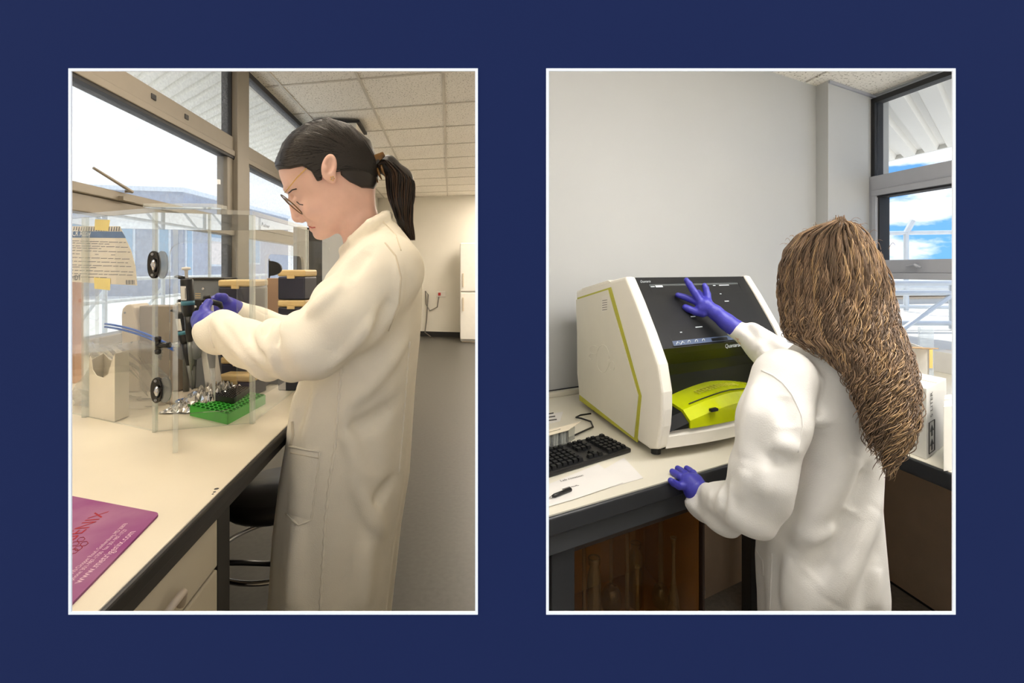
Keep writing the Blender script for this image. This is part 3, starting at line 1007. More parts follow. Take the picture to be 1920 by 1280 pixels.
# ---- clear acrylic enclosure
M['acryl'] = clear('clear_acrylic', (0.972, 0.978, 0.976), gloss=1.3, haze=0.012, haze_rgb=(240, 244, 245))
M['acryl_edge'] = clear('acrylic_cut_edge', (0.92, 0.94, 0.93), gloss=2.0, rough=0.08, haze=0.20, haze_rgb=(236, 238, 236))
HB = 0.487
def pt(x, y, z=BL): return Vector((x, y, z))
eA2, eA, eB, eD, eE, eE2, eF, eG = (pt(-1.18, 1.30), pt(-1.04, 1.235), pt(-0.79, 1.121), pt(-0.606, 1.183), pt(-0.643, 1.50), pt(-0.655, 1.62), pt(-0.985, 1.65), pt(-1.28, 1.56))
enc = thing('acrylic_enclosure', 'clear acrylic splash enclosure with black catches on the bench', 'enclosure', pt(-0.87, 1.38))
def sheet(name, p, q, z0=0.001, z1=HB, t=0.007, parent=enc, inward=None):
    d = (q - p); d.z = 0
    n = Vector((-d.y, d.x, 0)).normalized() * t
    b = MB()
    o = p + Vector((0, 0, z0))
    b.prism([o, o + d, o + d + Vector((0, 0, z1 - z0)), o + Vector((0, 0, z1 - z0))], n, 0, side=1)
    return b.build(name, [M['acryl'], M['acryl_edge']], parent)
def sheet_cut(name, p, q, hole, t=0.007, z1=HB):
    """panel with a rounded arm hole; hole = (fraction0, fraction1, z0, z1)"""
    d = (q - p); d.z = 0
    L = d.length; dn = d / L
    n = Vector((-dn.y, dn.x, 0)) * t
    a0, a1, h0, h1 = hole
    def loc(s, z): return p + dn * s + Vector((0, 0, z))
    outer = [loc(0, 0.001), loc(L, 0.001), loc(L, z1), loc(0, z1)]
    inner = rounded([loc(a0 * L, h0), loc(a1 * L, h0), loc(a1 * L, h1), loc(a0 * L, h1)], 0.03, 5)
    k = len(inner)
    b = MB()
    for off, fl in ((Vector((0, 0, 0)), 0), (n, 1)):
        o4 = [x + off for x in outer]; i4 = [x + off for x in inner]
        base = len(b.v)
        b.v.extend([tuple(x) for x in o4 + i4])
        per = k // 4
        for c in range(4):
            seg = list(range(c * per, (c + 1) * per))
            f = [base + c] + [base + 4 + s for s in seg]
            for s0, s1 in zip(seg[:-1], seg[1:]):
                b.f.append([base + c, base + 4 + s0, base + 4 + s1]); b.m.append(0)
            nx = (c + 1) % 4
            b.f.append([base + c, base + 4 + seg[-1], base + 4 + (seg[-1] + 1) % k, base + nx]); b.m.append(0)
    base2 = 4 + k
    for i in range(4):
        j = (i + 1) % 4
        b.f.append([i, j, base2 + j, base2 + i]); b.m.append(1)
    for i in range(k):
        j = (i + 1) % k
        b.f.append([4 + i, 4 + j, base2 + 4 + j, base2 + 4 + i]); b.m.append(1)
    return b.build(name, [M['acryl'], M['acryl_edge']], enc)
sheet('side_panel', eA2, eB)
sheet_cut('front_panel', eB, eD, (0.14, 0.83, 0.035, 0.42))
sheet_cut('side_panel', eD, eE2, (0.22, 0.92, 0.10, 0.40))
sheet('back_panel', eE2, eF)
sheet('back_panel', eF, eG)
sheet('side_panel', eG, eA2)
b = MB()
top = [eA2, eB, eD, eE2, eF, eG]
b.prism([p + Vector((0, 0, HB)) for p in top], (0, 0, 0.010), 0, side=1)
b.build('top_panel', [M['acryl'], M['acryl_edge']], enc)
# upright corner bars and the lid strip
for (p, r) in ((eA, 0.0055), (eD, 0.005), (eB, 0.004), (eF, 0.004), (eE2, 0.004)):
    b = MB(); b.cbox(p + Vector((0, 0, HB / 2)), (r * 2, 0, 0), (0, r * 2, 0), (0, 0, HB)); b.build('corner_bar', M['acryl_edge'], enc, bevel=0.001)
b = MB()
s0, s1 = P(268, 399, 1.118), P(402, 399, 1.118)
s0.z = s1.z = BL + HB + 0.0105
b.box(s0, s1 - s0, (0, 0.05, 0), (0, 0, 0.008)); b.build('lid_strip', M['acryl_edge'], enc)
# open door, seen almost edge on
h0 = onz(326, 800, BL); h1 = onz(323.5, 852, BL)
dz = 0.002
dv = (h1 - h0); dv.z = 0
nn = Vector((-dv.y, dv.x, 0)).normalized() * 0.009
b = MB()
o = h0 + Vector((0, 0, dz))
b.prism([o, o + dv, o + dv + Vector((0, 0, 0.435)), o + Vector((0, 0, 0.435))], nn, 0, side=1)
door = b.build('door', [M['acryl'], M['acryl_edge']], enc)
M['catch'] = mat('glossy_black_catch', (12, 12, 13), rough=0.2, var=0.1)
M['catch_clear'] = clear('smoky_clear_plastic', (0.55, 0.57, 0.58), gloss=1.5, haze=0.2)
def catch(u, v, Z, hh):
    c = P(u, v, Z)
    sx = Z / F
    b = MB()
    w2, h2 = 11 * sx, hh * sx
    pl = [c + Vector((w2 * math.cos(a), 0, h2 * (abs(math.sin(a)) ** 0.8) * (1 if math.sin(a) >= 0 else -1))) for a in [2 * math.pi * i / 24 for i in range(24)]]
    b.prism(pl, (0, 0.010, 0))
    k = b.build('catch', M['catch'], enc, bevel=0.002)
    b = MB(); b.tube([c + Vector((0.004, -0.001, h2 * 0.45)), c + Vector((0.010, -0.012, 0.0)), c + Vector((0.004, -0.001, -h2 * 0.5))], [0.003, 0.005, 0.003], 8); b.build('pull', M['chrome'], k, smooth=True)
    for s in (-0.75, 0.75):
        b = MB(); b.lathe(c + Vector((0, 0.0, s * h2)), [(0.003, 0), (0.003, 0.002), (0, 0.0022)], 10, ax=(0, -1, 0)); b.build('screw', M['grey_plastic'], k)
    b = MB()
    pl2 = [p + Vector((14 * sx, 0.004, 0)) for p in pl]
    b.prism(pl2, (0, 0.006, 0)); b.build('catch_plate', M['catch_clear'], enc, bevel=0.001)
catch(286, 496, 1.108, 26)
catch(292, 732, 1.108, 24)
c = P(303, 647, 1.095)
b = MB()
b.tube([c + Vector((-0.008, 0, 0.014)), c + Vector((-0.008, 0, -0.014))], [0.0055, 0.0055], 10)
b.lathe(c + Vector((-0.008, 0, 0.014)), [(0.0062, -0.004), (0.0062, 0.004), (0, 0.0065)], 10)
b.lathe(c + Vector((-0.008, 0, -0.014)), [(0, -0.0065), (0.0062, -0.004), (0.0062, 0.004)], 10)
b.tube([c + Vector((-0.008, 0, 0)), c + Vector((0.016, 0.004, 0))], 0.0062, 10)
kn = b.build('door_knob', M['catch'], enc, smooth=True)
b = MB(); b.tube([c + Vector((0.016, 0.004, 0)), c + Vector((0.034, 0.008, 0))], 0.0045, 10); b.build('knob_stem', M['acryl_edge'], kn, smooth=True)
# oval hinge plate on the far side panel
b = MB()
hc = P(512, 503, 1.34)
pl = [hc + Vector((-0.012, 0, -0.026)), hc + Vector((-0.012, 0, 0.026))] + [hc + Vector((-0.010 + 0.032 * math.cos(a), 0, 0.020 * math.sin(a))) for a in [math.pi / 2 - math.pi * i / 10 for i in range(11)]]
b.prism(pl, (0, 0.006, 0)); b.build('hinge_plate', M['black'], enc)
lb = P(489, 424, 1.215); le = P(504, 428, 1.245)
lb.x += 0.002; le.x += 0.002
text_between('maker_label', 'Fisher', lb, le, UP, M['ink'], enc)
# loose splash guard with rounded top standing behind the enclosure's far side
sg = thing('splash_guard', 'small clear acrylic splash guard with rounded top corners, beside the monitor', 'splash guard', onz(570, 712, BL))
b = MB()
g0 = onz(546, 712, BL); g1 = g0 + Vector((0.118, 0.02, 0))
hgt = (712 - 452) * g0.y / F
pp = rounded([g0 + Vector((0, 0, 0.001)), g1 + Vector((0, 0, 0.001)), g1 + Vector((0, 0, hgt)), g0 + Vector((0, 0, hgt))], 0.03, 5)
b.prism(pp, (0.001, -0.005, 0), 0, side=1)
b.build('guard_sheet', [M['acryl'], M['acryl_edge']], sg)

# ---- leaflet taped inside the left panel, with tape pieces
lz0, lz1 = 424, 533
def fpl(u, off=0.0):     # Z on the side panel line A2-B at column u, pushed inward by off
    k = (u - U0) / F
    dx, dy = eB.x - eA2.x, eB.y - eA2.y
    t = (k * eA2.y - eA2.x) / (dx - k * dy)
    return eA2.y + dy * t + off
def LP(u, v, off=0.012): return P(u, v, fpl(u, off))
M['leaf_paper'] = mat('buff_leaflet_paper', (224, 212, 190), rough=0.8, var=0.03)
M['blue_print'] = mat('blue_print', (40, 78, 124), rough=0.7, var=0.1, vscale=25)
M['tape'] = mat('yellow_tape', (232, 205, 70), rough=0.5, var=0.08)
lf = thing('leaflet', 'printed leaflet with a blue heading band taped inside the enclosure', 'leaflet', LP(190, 533))
b = MB()
out = [(104, 424), (225, 424), (234, 444), (246, 470), (254, 500), (257, 535), (180, 531), (104, 526)]
b.prism([LP(u, v) for (u, v) in out], (0, 0.0008, 0)); b.build('sheet', M['leaf_paper'], lf)
b = MB(); b.prism([LP(u, v, 0.0112) for (u, v) in ((104, 433), (229, 434), (236, 446), (104, 445))], (0, 0.0004, 0)); b.build('heading_band', M['blue_print'], lf)
text_between('heading_text', 'Gene qPCR Assay', LP(106, 442, 0.0105), LP(170, 442.5, 0.0105), UP, M['paper'], lf)
b = MB()
rs = random.Random(5)
for i in range(26):
    u = 104 + i * 4.7
    if u < 222:
        b.prism([LP(u, 433, 0.0112), LP(u + 2.2, 433, 0.0112), LP(u + 2.8, 425, 0.0112), LP(u + 1.6, 425, 0.0112)], (0, 0.0003, 0))
b.build('printed_hatch', M['ink'], lf)
b = MB()
rows = [(452, 118, 236), (456, 108, 205), (461, 108, 240), (465, 108, 190), (470, 112, 244), (476, 108, 150), (476, 178, 186), (476, 208, 216), (483, 108, 248), (490, 110, 240), (497, 108, 246), (501, 108, 180), (507, 112, 250), (513, 108, 250), (519, 108, 200)]
for (v, a, e) in rows:
    u = a
    while u < e - 4:
        l = rs.uniform(6, 18); l = min(l, e - u)
        vv = v + (u - 133) * 0.03
        b.prism([LP(u, vv, 0.0112), LP(u + l, vv, 0.0112), LP(u + l, vv - 1.0, 0.0112), LP(u, vv - 1.0, 0.0112)], (0, 0.0002, 0))
        u += l + 2
for i in range(9):
    u = 236 + i * 1.9
    b.prism([LP(u, 533, 0.0112), LP(u + (0.6 if i % 3 else 1.2), 533, 0.0112), LP(u + (0.6 if i % 3 else 1.2), 525, 0.0112), LP(u, 525, 0.0112)], (0, 0.0002, 0))
b.build('printed_lines', M['ink'], lf)
text_between('printed_code', 'IDT', LP(139, 525, 0.0105), LP(151, 525, 0.0105), UP, M['ink'], lf)
b = MB(); b.tube([LP(133 + 6 * t - 2, 522 + 4 * math.sin(t * 6.3), 0.0108) for t in [i / 12 for i in range(13)]], 0.0005, 4); b.build('printed_emblem', M['ink'], lf)
for (q, nm) in ((((178, 411), (206, 412), (203, 433), (177, 431)), 'top'), (((176, 520), (207, 522), (206, 544), (177, 541)), 'bottom')):
    b = MB(); b.prism([LP(u, v, 0.0095) for (u, v) in q], (0, 0.0006, 0))
    o = b.build('yellow_tape', M['tape'])
    tag(o, 'strip of yellow tape across the %s edge of the leaflet' % nm, 'tape', 'yellow tape on the leaflet')

# ---- open white card carton
M['card_white'] = mat('white_card', (228, 220, 204), rough=0.75, var=0.03)
def carton():
    f0 = onz(216, 791, BL); l0 = onz(168, 781, BL); r0 = onz(231, 785, BL)
    dl, dr = l0 - f0, r0 - f0
    dl.z = dr.z = 0
    dr = dr.normalized() * 0.045
    sz = f0.y / F
    t = thing('card_carton', 'open white card carton with a scooped front, inside the enclosure', 'carton', f0)
    def wall(name, p, d, prof):
        b = MB()
        n = Vector((-d.y, d.x, 0)).normalized() * 0.0012
        pts = [p + Vector((0, 0, 0.001)), p + d + Vector((0, 0, 0.001))] + [p + d * s + Vector((0, 0, h * sz)) for (s, h) in prof]
        b.prism(pts, n); b.build(name, M['card_white'], t)
    scoop = [(1.0, 108), (0.96, 118), (0.9, 112), (0.85, 92), (0.7, 82), (0.45, 80), (0.25, 88), (0.12, 112), (0.0, 128)]
    wall('front_flap', f0, dl, scoop)
    wall('side_flap', f0, dr, [(1, 130), (0, 128)])
    wall('back_flap', f0 + dr, dl, [(1.0, 118), (0.75, 106), (0.4, 104), (0.0, 130)])
    wall('side_flap', f0 + dl, dr, [(1, 118), (0, 108)])
    b = MB(); b.prism([f0 + Vector((0, 0, .001)), f0 + dl + Vector((0, 0, .001)), f0 + dl + dr + Vector((0, 0, .001)), f0 + dr + Vector((0, 0, .001))], (0, 0, 0.001)); b.build('base', M['card_white'], t)
carton()

# ---- crumpled clear bag with blue zip
M['bag'] = clear('crumpled_clear_film', (0.93, 0.93, 0.92), gloss=2.2, rough=0.12, haze=0.22, haze_rgb=(236, 232, 226))
M['zip_blue'] = mat('blue_zip', (40, 92, 190), rough=0.35, var=0.08)
def bag():
    c = onz(240, 745, BL)
    t = thing('zip_bag', 'large crumpled clear plastic bag with a blue zip in the enclosure', 'bag', c)
    rs = np.random.default_rng(2)
    ph = rs.uniform(0, 6.28, (8, 2)); fr = rs.uniform(3, 14, (8, 2)); am = rs.uniform(0.003, 0.008, 8)
    A0, A1, A2_, A3 = P(150, 775, 1.38), P(306, 778, 1.33), P(300, 650, 1.33), P(172, 640, 1.39)
    def side(sg):
        def fn(s, r):
            p = A0 * (1 - s) * (1 - r) + A1 * s * (1 - r) + A2_ * s * r + A3 * (1 - s) * r
            bul = 0.055 * math.sin(math.pi * s) ** 0.7 * (1 - r * 0.75) * sg
            n = sum(am[k] * math.sin(fr[k, 0] * s * 3 + ph[k, 0] + fr[k, 1] * r * 2) for k in range(8))
            y = p.y + bul + n
            z = max(p.z + 0.010 * math.sin(9 * s + 2) * r, BL + 0.003 if r > 0 else BL + 0.002)
            return (p.x + 0.012 * math.sin(11 * r + 3 * s), y, z)
        return fn
    b = MB(); b.grid(side(-1), 40, 26); b.grid(side(1), 40, 26)
    b.build('film', M['bag'], t, smooth=False, fix=False)
    b = MB()
    for dvv in (0, 7):
        pts = [P(197 + (326 - 197) * s, 607 + dvv * 0.8 + 14 * s + 30 * s * s, 1.335 - 0.03 * s) for s in [i / 14 for i in range(15)]]
        b.tube(pts, 0.0030, 6)
    b.build('zip', M['zip_blue'], t, smooth=True)
bag()

# ---- green tube rack and black well plate
def holed(b, o, ax, ay, nx, ny, rf, depth, mi=0, md=1, seg=10):
    """plate of square cells each with a round well"""
    cx, cy = ax / nx, ay / ny
    ca = [(math.cos(2 * math.pi * k / seg), math.sin(2 * math.pi * k / seg)) for k in range(seg)]
    r = rf
    sq = []
    for (x, y) in ca:
        m_ = max(abs(x), abs(y)); sq.append((x / m_ * 0.5, y / m_ * 0.5))
    for i in range(nx):
        for j in range(ny):
            c = o + cx * (i + 0.5) + cy * (j + 0.5)
            a = [c + cx * x + cy * y for (x, y) in sq]
            q = [c + cx * (x * r) + cy * (y * r) for (x, y) in ca]
            d = [p - Vector((0, 0, depth)) for p in q]
            fs = [[k, (k + 1) % seg, seg + (k + 1) % seg, seg + k] for k in range(seg)]
            b.add(a + q, fs, mi)
            b.add(q + d, [[k, (k + 1) % seg, seg + (k + 1) % seg, seg + k] for k in range(seg)] + [list(range(seg, 2 * seg))], md)
    return b
M['green'] = mat('bright_green_plastic', (42, 170, 30), rough=0.4, var=0.04)
M['green_dark'] = mat('green_well', (20, 112, 18), rough=0.5, var=0.04)
M['well_black'] = mat('black_well', (10, 10, 12), rough=0.4, var=0.05)
g0 = onz(427, 796, BL)
gl = onz(356, 779, BL) - g0; gr = onz(498, 757, BL) - g0
gl.z = gr.z = 0
rk = thing('tube_rack', 'bright green tube rack lying on the bench in the enclosure', 'tube rack', g0 + (gl + gr) / 2)
b = MB(); hg = 0.024
for (p, d1, d2) in ((g0, gl, gr.normalized() * 0.003), (g0 + gr, gl, -gr.normalized() * 0.003), (g0, gr, gl.normalized() * 0.003), (g0 + gl, gr, -gl.normalized() * 0.003)):
    b.box(p, d1, d2, (0, 0, hg))
b.build('skirt', M['green'], rk)
b = MB(); ins = 0.98
holed(b, g0 + Vector((0, 0, hg + 0.001)), gl, gr, 8, 12, 0.38, 0.018)
b.build('well_plate', [M['green'], M['green_dark']], rk, fix=False)
zt = BL + hg + 0.0015
w0 = onz(438, 757, zt)
wl_ = onz(391, 748, zt) - w0; wr_ = onz(472, 733, zt) - w0
wl_.z = wr_.z = 0
wr_ = wr_.normalized() * 0.12; wl_ = wl_.normalized() * 0.085
wp = thing('well_plate', 'black many-well plate resting on the green tube rack', 'well plate', w0 + (wl_ + wr_) / 2)
b = MB(); hw = 0.014
for (p, d1, d2) in ((w0, wl_, wr_.normalized() * 0.002), (w0 + wr_, wl_, -wr_.normalized() * 0.002), (w0, wr_, wl_.normalized() * 0.002), (w0 + wl_, wr_, -wl_.normalized() * 0.002)):
    b.box(p, d1, d2, (0, 0, hw))
b.build('skirt', M['black'], wp)
b = MB(); holed(b, w0 + Vector((0, 0, hw)), wl_, wr_, 8, 12, 0.40, 0.010); b.build('well_grid', [M['black'], M['well_black']], wp, fix=False)

# ---- crumpled foil and blue tray
M['foil'] = mat('crumpled_foil', (205, 203, 200), rough=0.22, metal=1.0, var=0.0)
def foil():
    c = onz(375, 752, BL)
    rs = np.random.default_rng(11)
    n = 34
    H = rs.uniform(0, 1, (n + 1, n + 1))
    def fn(s, r):
        i, j = int(round(s * n)), int(round(r * n))
        e = math.sin(math.pi * s) * math.sin(math.pi * r)
        p = P(318, 755, 1.30) * (1 - s) + P(432, 748, 1.33) * s
        x = p.x + rs.uniform(-.003, .003); y = 1.26 + 0.19 * r + rs.uniform(-.003, .003)
        z = BL + 0.0015 + (0.004 + 0.085 * e ** 0.6 * (0.35 + 0.65 * s)) * (0.30 + 0.7 * H[i, j])
        return (x, y, z)
    b = MB(); b.grid(fn, n, n)
    o = b.build('foil_sheet', M['foil'])
    tag(o, 'crumpled sheet of silver foil behind the blue tray', 'foil')
foil()
M['tray_blue'] = mat('blue_tray_plastic', (52, 104, 176), rough=0.4, var=0.05)
def tray():
    z = BL + 0.012
    q = [onz(330, 752, z), onz(345, 764, z), onz(393, 749, z), onz(388, 736, z)]
    t = thing('blue_tray', 'shallow blue plastic reagent tray lying on the foil', 'tray', sum(q, Vector()) / 4 - Vector((0, 0, 0.012)))
    b = MB(); b.prism([p - Vector((0, 0, 0.010)) for p in rounded(q, 0.006, 3)], (0, 0, 0.006)); b.build('base', M['tray_blue'], t)
    b = MB(); b.tube(rounded(q, 0.006, 3), 0.0035, 6, closed=True); b.build('rim', M['tray_blue'], t, smooth=True)
    b = MB(); m0, m1 = (q[0] + q[1]) / 2, (q[2] + q[3]) / 2; b.tube([m0 + Vector((0, 0, -.002)), m1 + Vector((0, 0, -.002))], 0.003, 6); b.build('ridge', M['tray_blue'], t)
tray()

# ---- pipette tip boxes: dark base, amber lid
M['tip_base'] = mat('dark_navy_tip_box', (36, 38, 56), rough=0.45, var=0.06)
M['tip_lid'] = mat('amber_tan_lid', (214, 186, 132), rough=0.4, var=0.06)
def tip_box(c, ax, ay, h, label, lidh=0.022):
    t = thing('tip_box', label, 'tip box', c, 'dark tip boxes with tan lids')
    b = MB(); b.cbox(c + Vector((0, 0, (h - lidh) / 2)), ax, ay, (0, 0, h - lidh)); b.build('base', M['tip_base'], t, bevel=0.004)
    b = MB(); b.cbox(c + Vector((0, 0, h - lidh / 2)), ax * 1.03, ay * 1.03, (0, 0, lidh - 0.002)); b.build('lid', M['tip_lid'], t, bevel=0.005)
    b = MB(); b.cbox(c - ay * 0.515 + Vector((0, 0, h - lidh)), ax.normalized() * 0.022, ay.normalized() * 0.004, (0, 0, 0.010)); b.build('latch', M['tip_lid'], t)
tx, ty = Vector((0.99, -0.05, 0)), Vector((0.05, 0.99, 0))
def tb_at(u0, u1, vb, vt, Z, lab, lift=0.0):
    """box whose front spans columns u0..u1, rows vt..vb, at depth Z"""
    p, q = P(u0, vb, Z), P(u1, vb, Z)
    h = (vb - vt) * Z / F
    wdt = (q - p).length
    c = (p + q) / 2 + ty * 0.045
    c.z = p.z
    tip_box(c, tx * wdt, ty * 0.085, h, lab)
# stack A on the bench, three high
zA = 1.485
hpx = 62 * 1.0
vb = V0 + (CZ - BL) * F / zA
tb_at(412, 475, vb, vb - 66, zA, 'lowest tip box of the stack behind the gloved hands')
tb_at(410, 475, vb - 66.5, vb - 134, zA, 'middle tip box of the stack behind the gloved hands')
tb_at(407, 474, vb - 134.5, 524, zA, 'top tip box of the stack behind the gloved hands')
zB = 1.50
vb = V0 + (CZ - BL) * F / zB
hh = (vb - 505) / 4
for k, nm in enumerate(('lowest', 'second lowest', 'second highest', 'top')):
    tb_at(519, 571, vb - hh * k - 0.4, vb - hh * (k + 1), zB, nm + ' tip box of the tall stack by the monitor')
# a single box beside the green rack
c0 = onz(445, 742, BL)
tip_box(c0 + Vector((0.0, 0.03, 0)), Vector((0.098, -0.012, 0)), Vector((0.01, 0.075, 0)), 0.062, 'single tip box standing behind the green rack')
c0 = onz(487, 722, BL)
tip_box(c0 + Vector((0.01, 0.04, 0)), Vector((0.085, 0, 0)), Vector((0, 0.06, 0)), 0.045, 'low tip box at the far end of the green rack')

# ---- instruments at the back of the enclosure
def grey_unit():
    Z = 1.53
    p, q = P(352, 690, Z), P(412, 690, Z)
    z1 = P(0, 524, Z).z
    t = thing('bench_centrifuge', 'grey boxy bench instrument with dark lid behind the pipettes', 'instrument', Vector(((p.x + q.x) / 2, Z + .05, BL)))
    b = MB(); b.box((p.x, Z, BL + .002), (q.x - p.x, 0, 0), (0, 0.07, 0), (0, 0, z1 - BL - .002)); b.build('body', M['steel_grey'], t, bevel=0.004)
    b = MB(); b.box((p.x - .004, Z - .006, z1), (q.x - p.x + .02, 0, 0), (0, 0.08, 0), (0, 0, .006)); b.build('lid', M['rail_dark'], t, bevel=0.002)
    b = MB(); b.lathe(P(381, 541, Z), [(0.004, 0), (0.004, 0.002), (0, .003)], 12, ax=(0, -1, 0)); b.build('lock', M['chrome'], t)
    for i in range(4):
        o = P(366, 551 + i * 4, Z - .001); b = MB(); b.box(o, (0.016, 0, 0), (0, 0.002, 0), (0, 0, 0.002)); b.build('vent_slit', M['tip_lid'], t)
grey_unit()
def beige_unit():
    Z = 1.48
    b = MB()
    sx = Z / F
    c = P(240, 600, Z)
    prof = [(229, 662), (227, 590), (229, 578), (236, 571), (246, 570), (251, 577), (258, 612), (262, 662)]
    t = thing('vortex_mixer', 'beige rounded bench mixer at the back of the enclosure', 'mixer', Vector((c.x, Z + .03, BL)))
    pl = [P(u, v, Z) for (u, v) in prof]
    for i in (0, -1): pl[i].z = BL + .002
    b.prism(pl, (0, 0.07, 0)); b.build('body', M['beige_plastic'], t, bevel=0.004)
    b = MB(); b.lathe(P(234, 586, Z - .0005), [(0.003, 0), (0.003, .0012), (0, .0015)], 10, ax=(0, -1, 0)); b.build('screw', M['grey_plastic'], t)
    q0, q1 = P(256, 620, Z), P(331, 620, Z)
    zt = P(0, 574, Z).z
    b = MB(); b.box((q0.x, Z + .01, BL + .002), (q1.x - q0.x, 0, 0), (0, 0.06, 0), (0, 0, zt - BL - .002)); b.build('drive_housing', mat('taupe_plastic', (150, 138, 124), rough=.5), t, bevel=0.003)
beige_unit()

# ---- pipettes hanging on a stand
M['pip_white'] = mat('white_pipette_plastic', (226, 224, 220), rough=0.35, var=0.03)
M['pip_teal'] = mat('teal_ring', (70, 130, 150), rough=0.4, var=0.03)
M['grey_rod'] = mat('grey_green_rod', (120, 122, 118), rough=0.3, metal=0.5, var=0.1)
def pipette(c_uvz, label, lean=(0, 0), s=1.0, body='black', parentname='pipette'):
    """upright pipette hanging on the stand; c is the top of the body"""
    c = P(*c_uvz)
    ax = Vector((lean[0], lean[1], -1)).normalized()
    px = c_uvz[2] / F * s
    t = thing('pipette', label, 'pipette', c + ax * 0.2, 'pipettes on the stand')
    def seg(name, m, pr, n=12):
        b = MB(); b.lathe(c, [(r * px, -d * px) for (r, d) in pr], n, ax=-ax); return b.build(name, M[m], t, smooth=True)
    seg('plunger', 'pip_white', [(0, -22), (7, -21), (8, -17), (3, -15), (2.5, 2), (2.5, 4)][::1])
    seg('body', body, [(0, 0), (9, 0), (11, 3), (11, 45), (10, 62), (8, 70), (0, 71)])
    seg('band', 'pip_teal', [(10.6, 42), (11.4, 42), (11.4, 50), (10.4, 50)])
    seg('barrel', body, [(7.5, 70), (7, 95), (5, 118), (3, 120)])
    seg('shaft', 'grey_rod', [(4.5, 118), (3.6, 150), (2.2, 172), (0, 173)])
    b = MB(); f0 = c + Vector((-11 * px, -2 * px, -2 * px)); b.tube([f0 + Vector((8 * px, 0, 2 * px)), f0 + Vector((-6 * px, 0, 6 * px)), f0 + Vector((-10 * px, 0, 5 * px))], [4 * px, 3 * px, 1.5 * px], 8); b.build('finger_hook', M[body], t, smooth=True)
    b = MB(); o = c + ax * (14 * px) + Vector((-5 * px, -11.6 * px, 0)); b.box(o, (10 * px, 0, 0), (0, 0.8 * px, 0), ax * (26 * px)); lab = b.build('label_plate', M['pip_white'], t)
    return t
pipette((350, 522, 1.27), 'black and white pipette with a printed label hanging upright', (0.05, 0))
b = MB()
for k, (u, w_) in enumerate(((347.5, 20), (350.5, 24), (353.0, 16))):     # illegible lines of small print
    b.prism([P(u - .5, 560, 1.2535), P(u + .5, 560, 1.2535), P(u + .5, 560 - w_, 1.2535), P(u - .5, 560 - w_, 1.2535)], (0, .0003, 0))
b.build('printed_lines', M['ink'], bpy.data.objects['pipette'])
pipette((338, 585, 1.33), 'grey and black pipette leaning low on the stand', (0.16, 0), 0.85)
pipette((362, 590, 1.36), 'slim grey pipette hanging behind the labelled one', (0.02, 0), 0.8, 'grey_rod')
def stand():
    t = thing('pipette_stand', 'black pipette stand with pale foot behind the foil', 'stand', onz(352, 700, BL))
    Z = 1.40
    b = MB(); b.box(P(330, 592, Z - .02), (0.07, 0, 0), (0, 0.05, 0), (0, 0, 0.045)); b.build('carousel', M['black'], t, bevel=0.004)
    p = P(349, 590, Z); q = Vector((p.x, Z, BL + .01)); b = MB(); b.tube([p, q], 0.008, 10); b.build('column', M['grey_rod'], t, smooth=True)
    b = MB(); b.lathe(Vector((p.x, Z, BL + .0015)), [(0.050, 0), (0.050, 0.006), (0.04, 0.016), (0.012, 0.022), (0, 0.022)], 28); b.build('foot', M['beige_plastic'], t, smooth=True)
    for (u, v) in ((341, 655), (368, 655)):
        b = MB(); b.lathe(P(u, v, 1.34), [(0, -.028), (.010, -.022), (.014, 0), (.010, .022), (0, .028)], 12); b.build('grip_pad', M['grey_plastic'], t, smooth=True)
stand()
M['flask_plastic'] = mat('milky_white_plastic', (232, 228, 222), rough=0.4, var=0.03)
c = onz(383, 716, BL)
t = thing('bottle_rack', 'tall white plastic wedge standing on the bench beside the foil', 'holder', c)
b = MB(); b.prism([P(368, 600, 1.36), P(378, 598, 1.36), P(402, 755, 1.36), P(388, 755, 1.36)], (0, 0.05, 0)); b.build('upright', M['flask_plastic'], t, bevel=0.003)
M['orange_bag'] = mat('orange_peach_film', (226, 150, 112), rough=0.45, var=0, rgb2=(236, 200, 170), vscale=30)
def orange():
    c = onz(396, 722, BL) + Vector((0, 0.05, 0))
    rs = np.random.default_rng(4)
    b = MB()
    k = rs.uniform(0.75, 1.2, (15, 25))
    def fn(s, r):
        th, ph = s * math.pi, r * 2 * math.pi
        q = k[int(round(s * 14)), int(round(r * 24)) % 24]
        return (c.x + 0.036 * q * math.sin(th) * math.cos(ph), c.y + 0.035 * q * math.sin(th) * math.sin(ph), BL + 0.045 - 0.043 * math.cos(th) * -1 * (1 if th > 1.57 else q) if False else BL + 0.046 + 0.044 * math.cos(th) * (q if th < 1.57 else 1))
    b.grid(fn, 14, 24)
    o = b.build('film_pouch', M['orange_bag'])
    tag(o, 'crumpled orange plastic pouch behind the tip box', 'pouch')
orange()

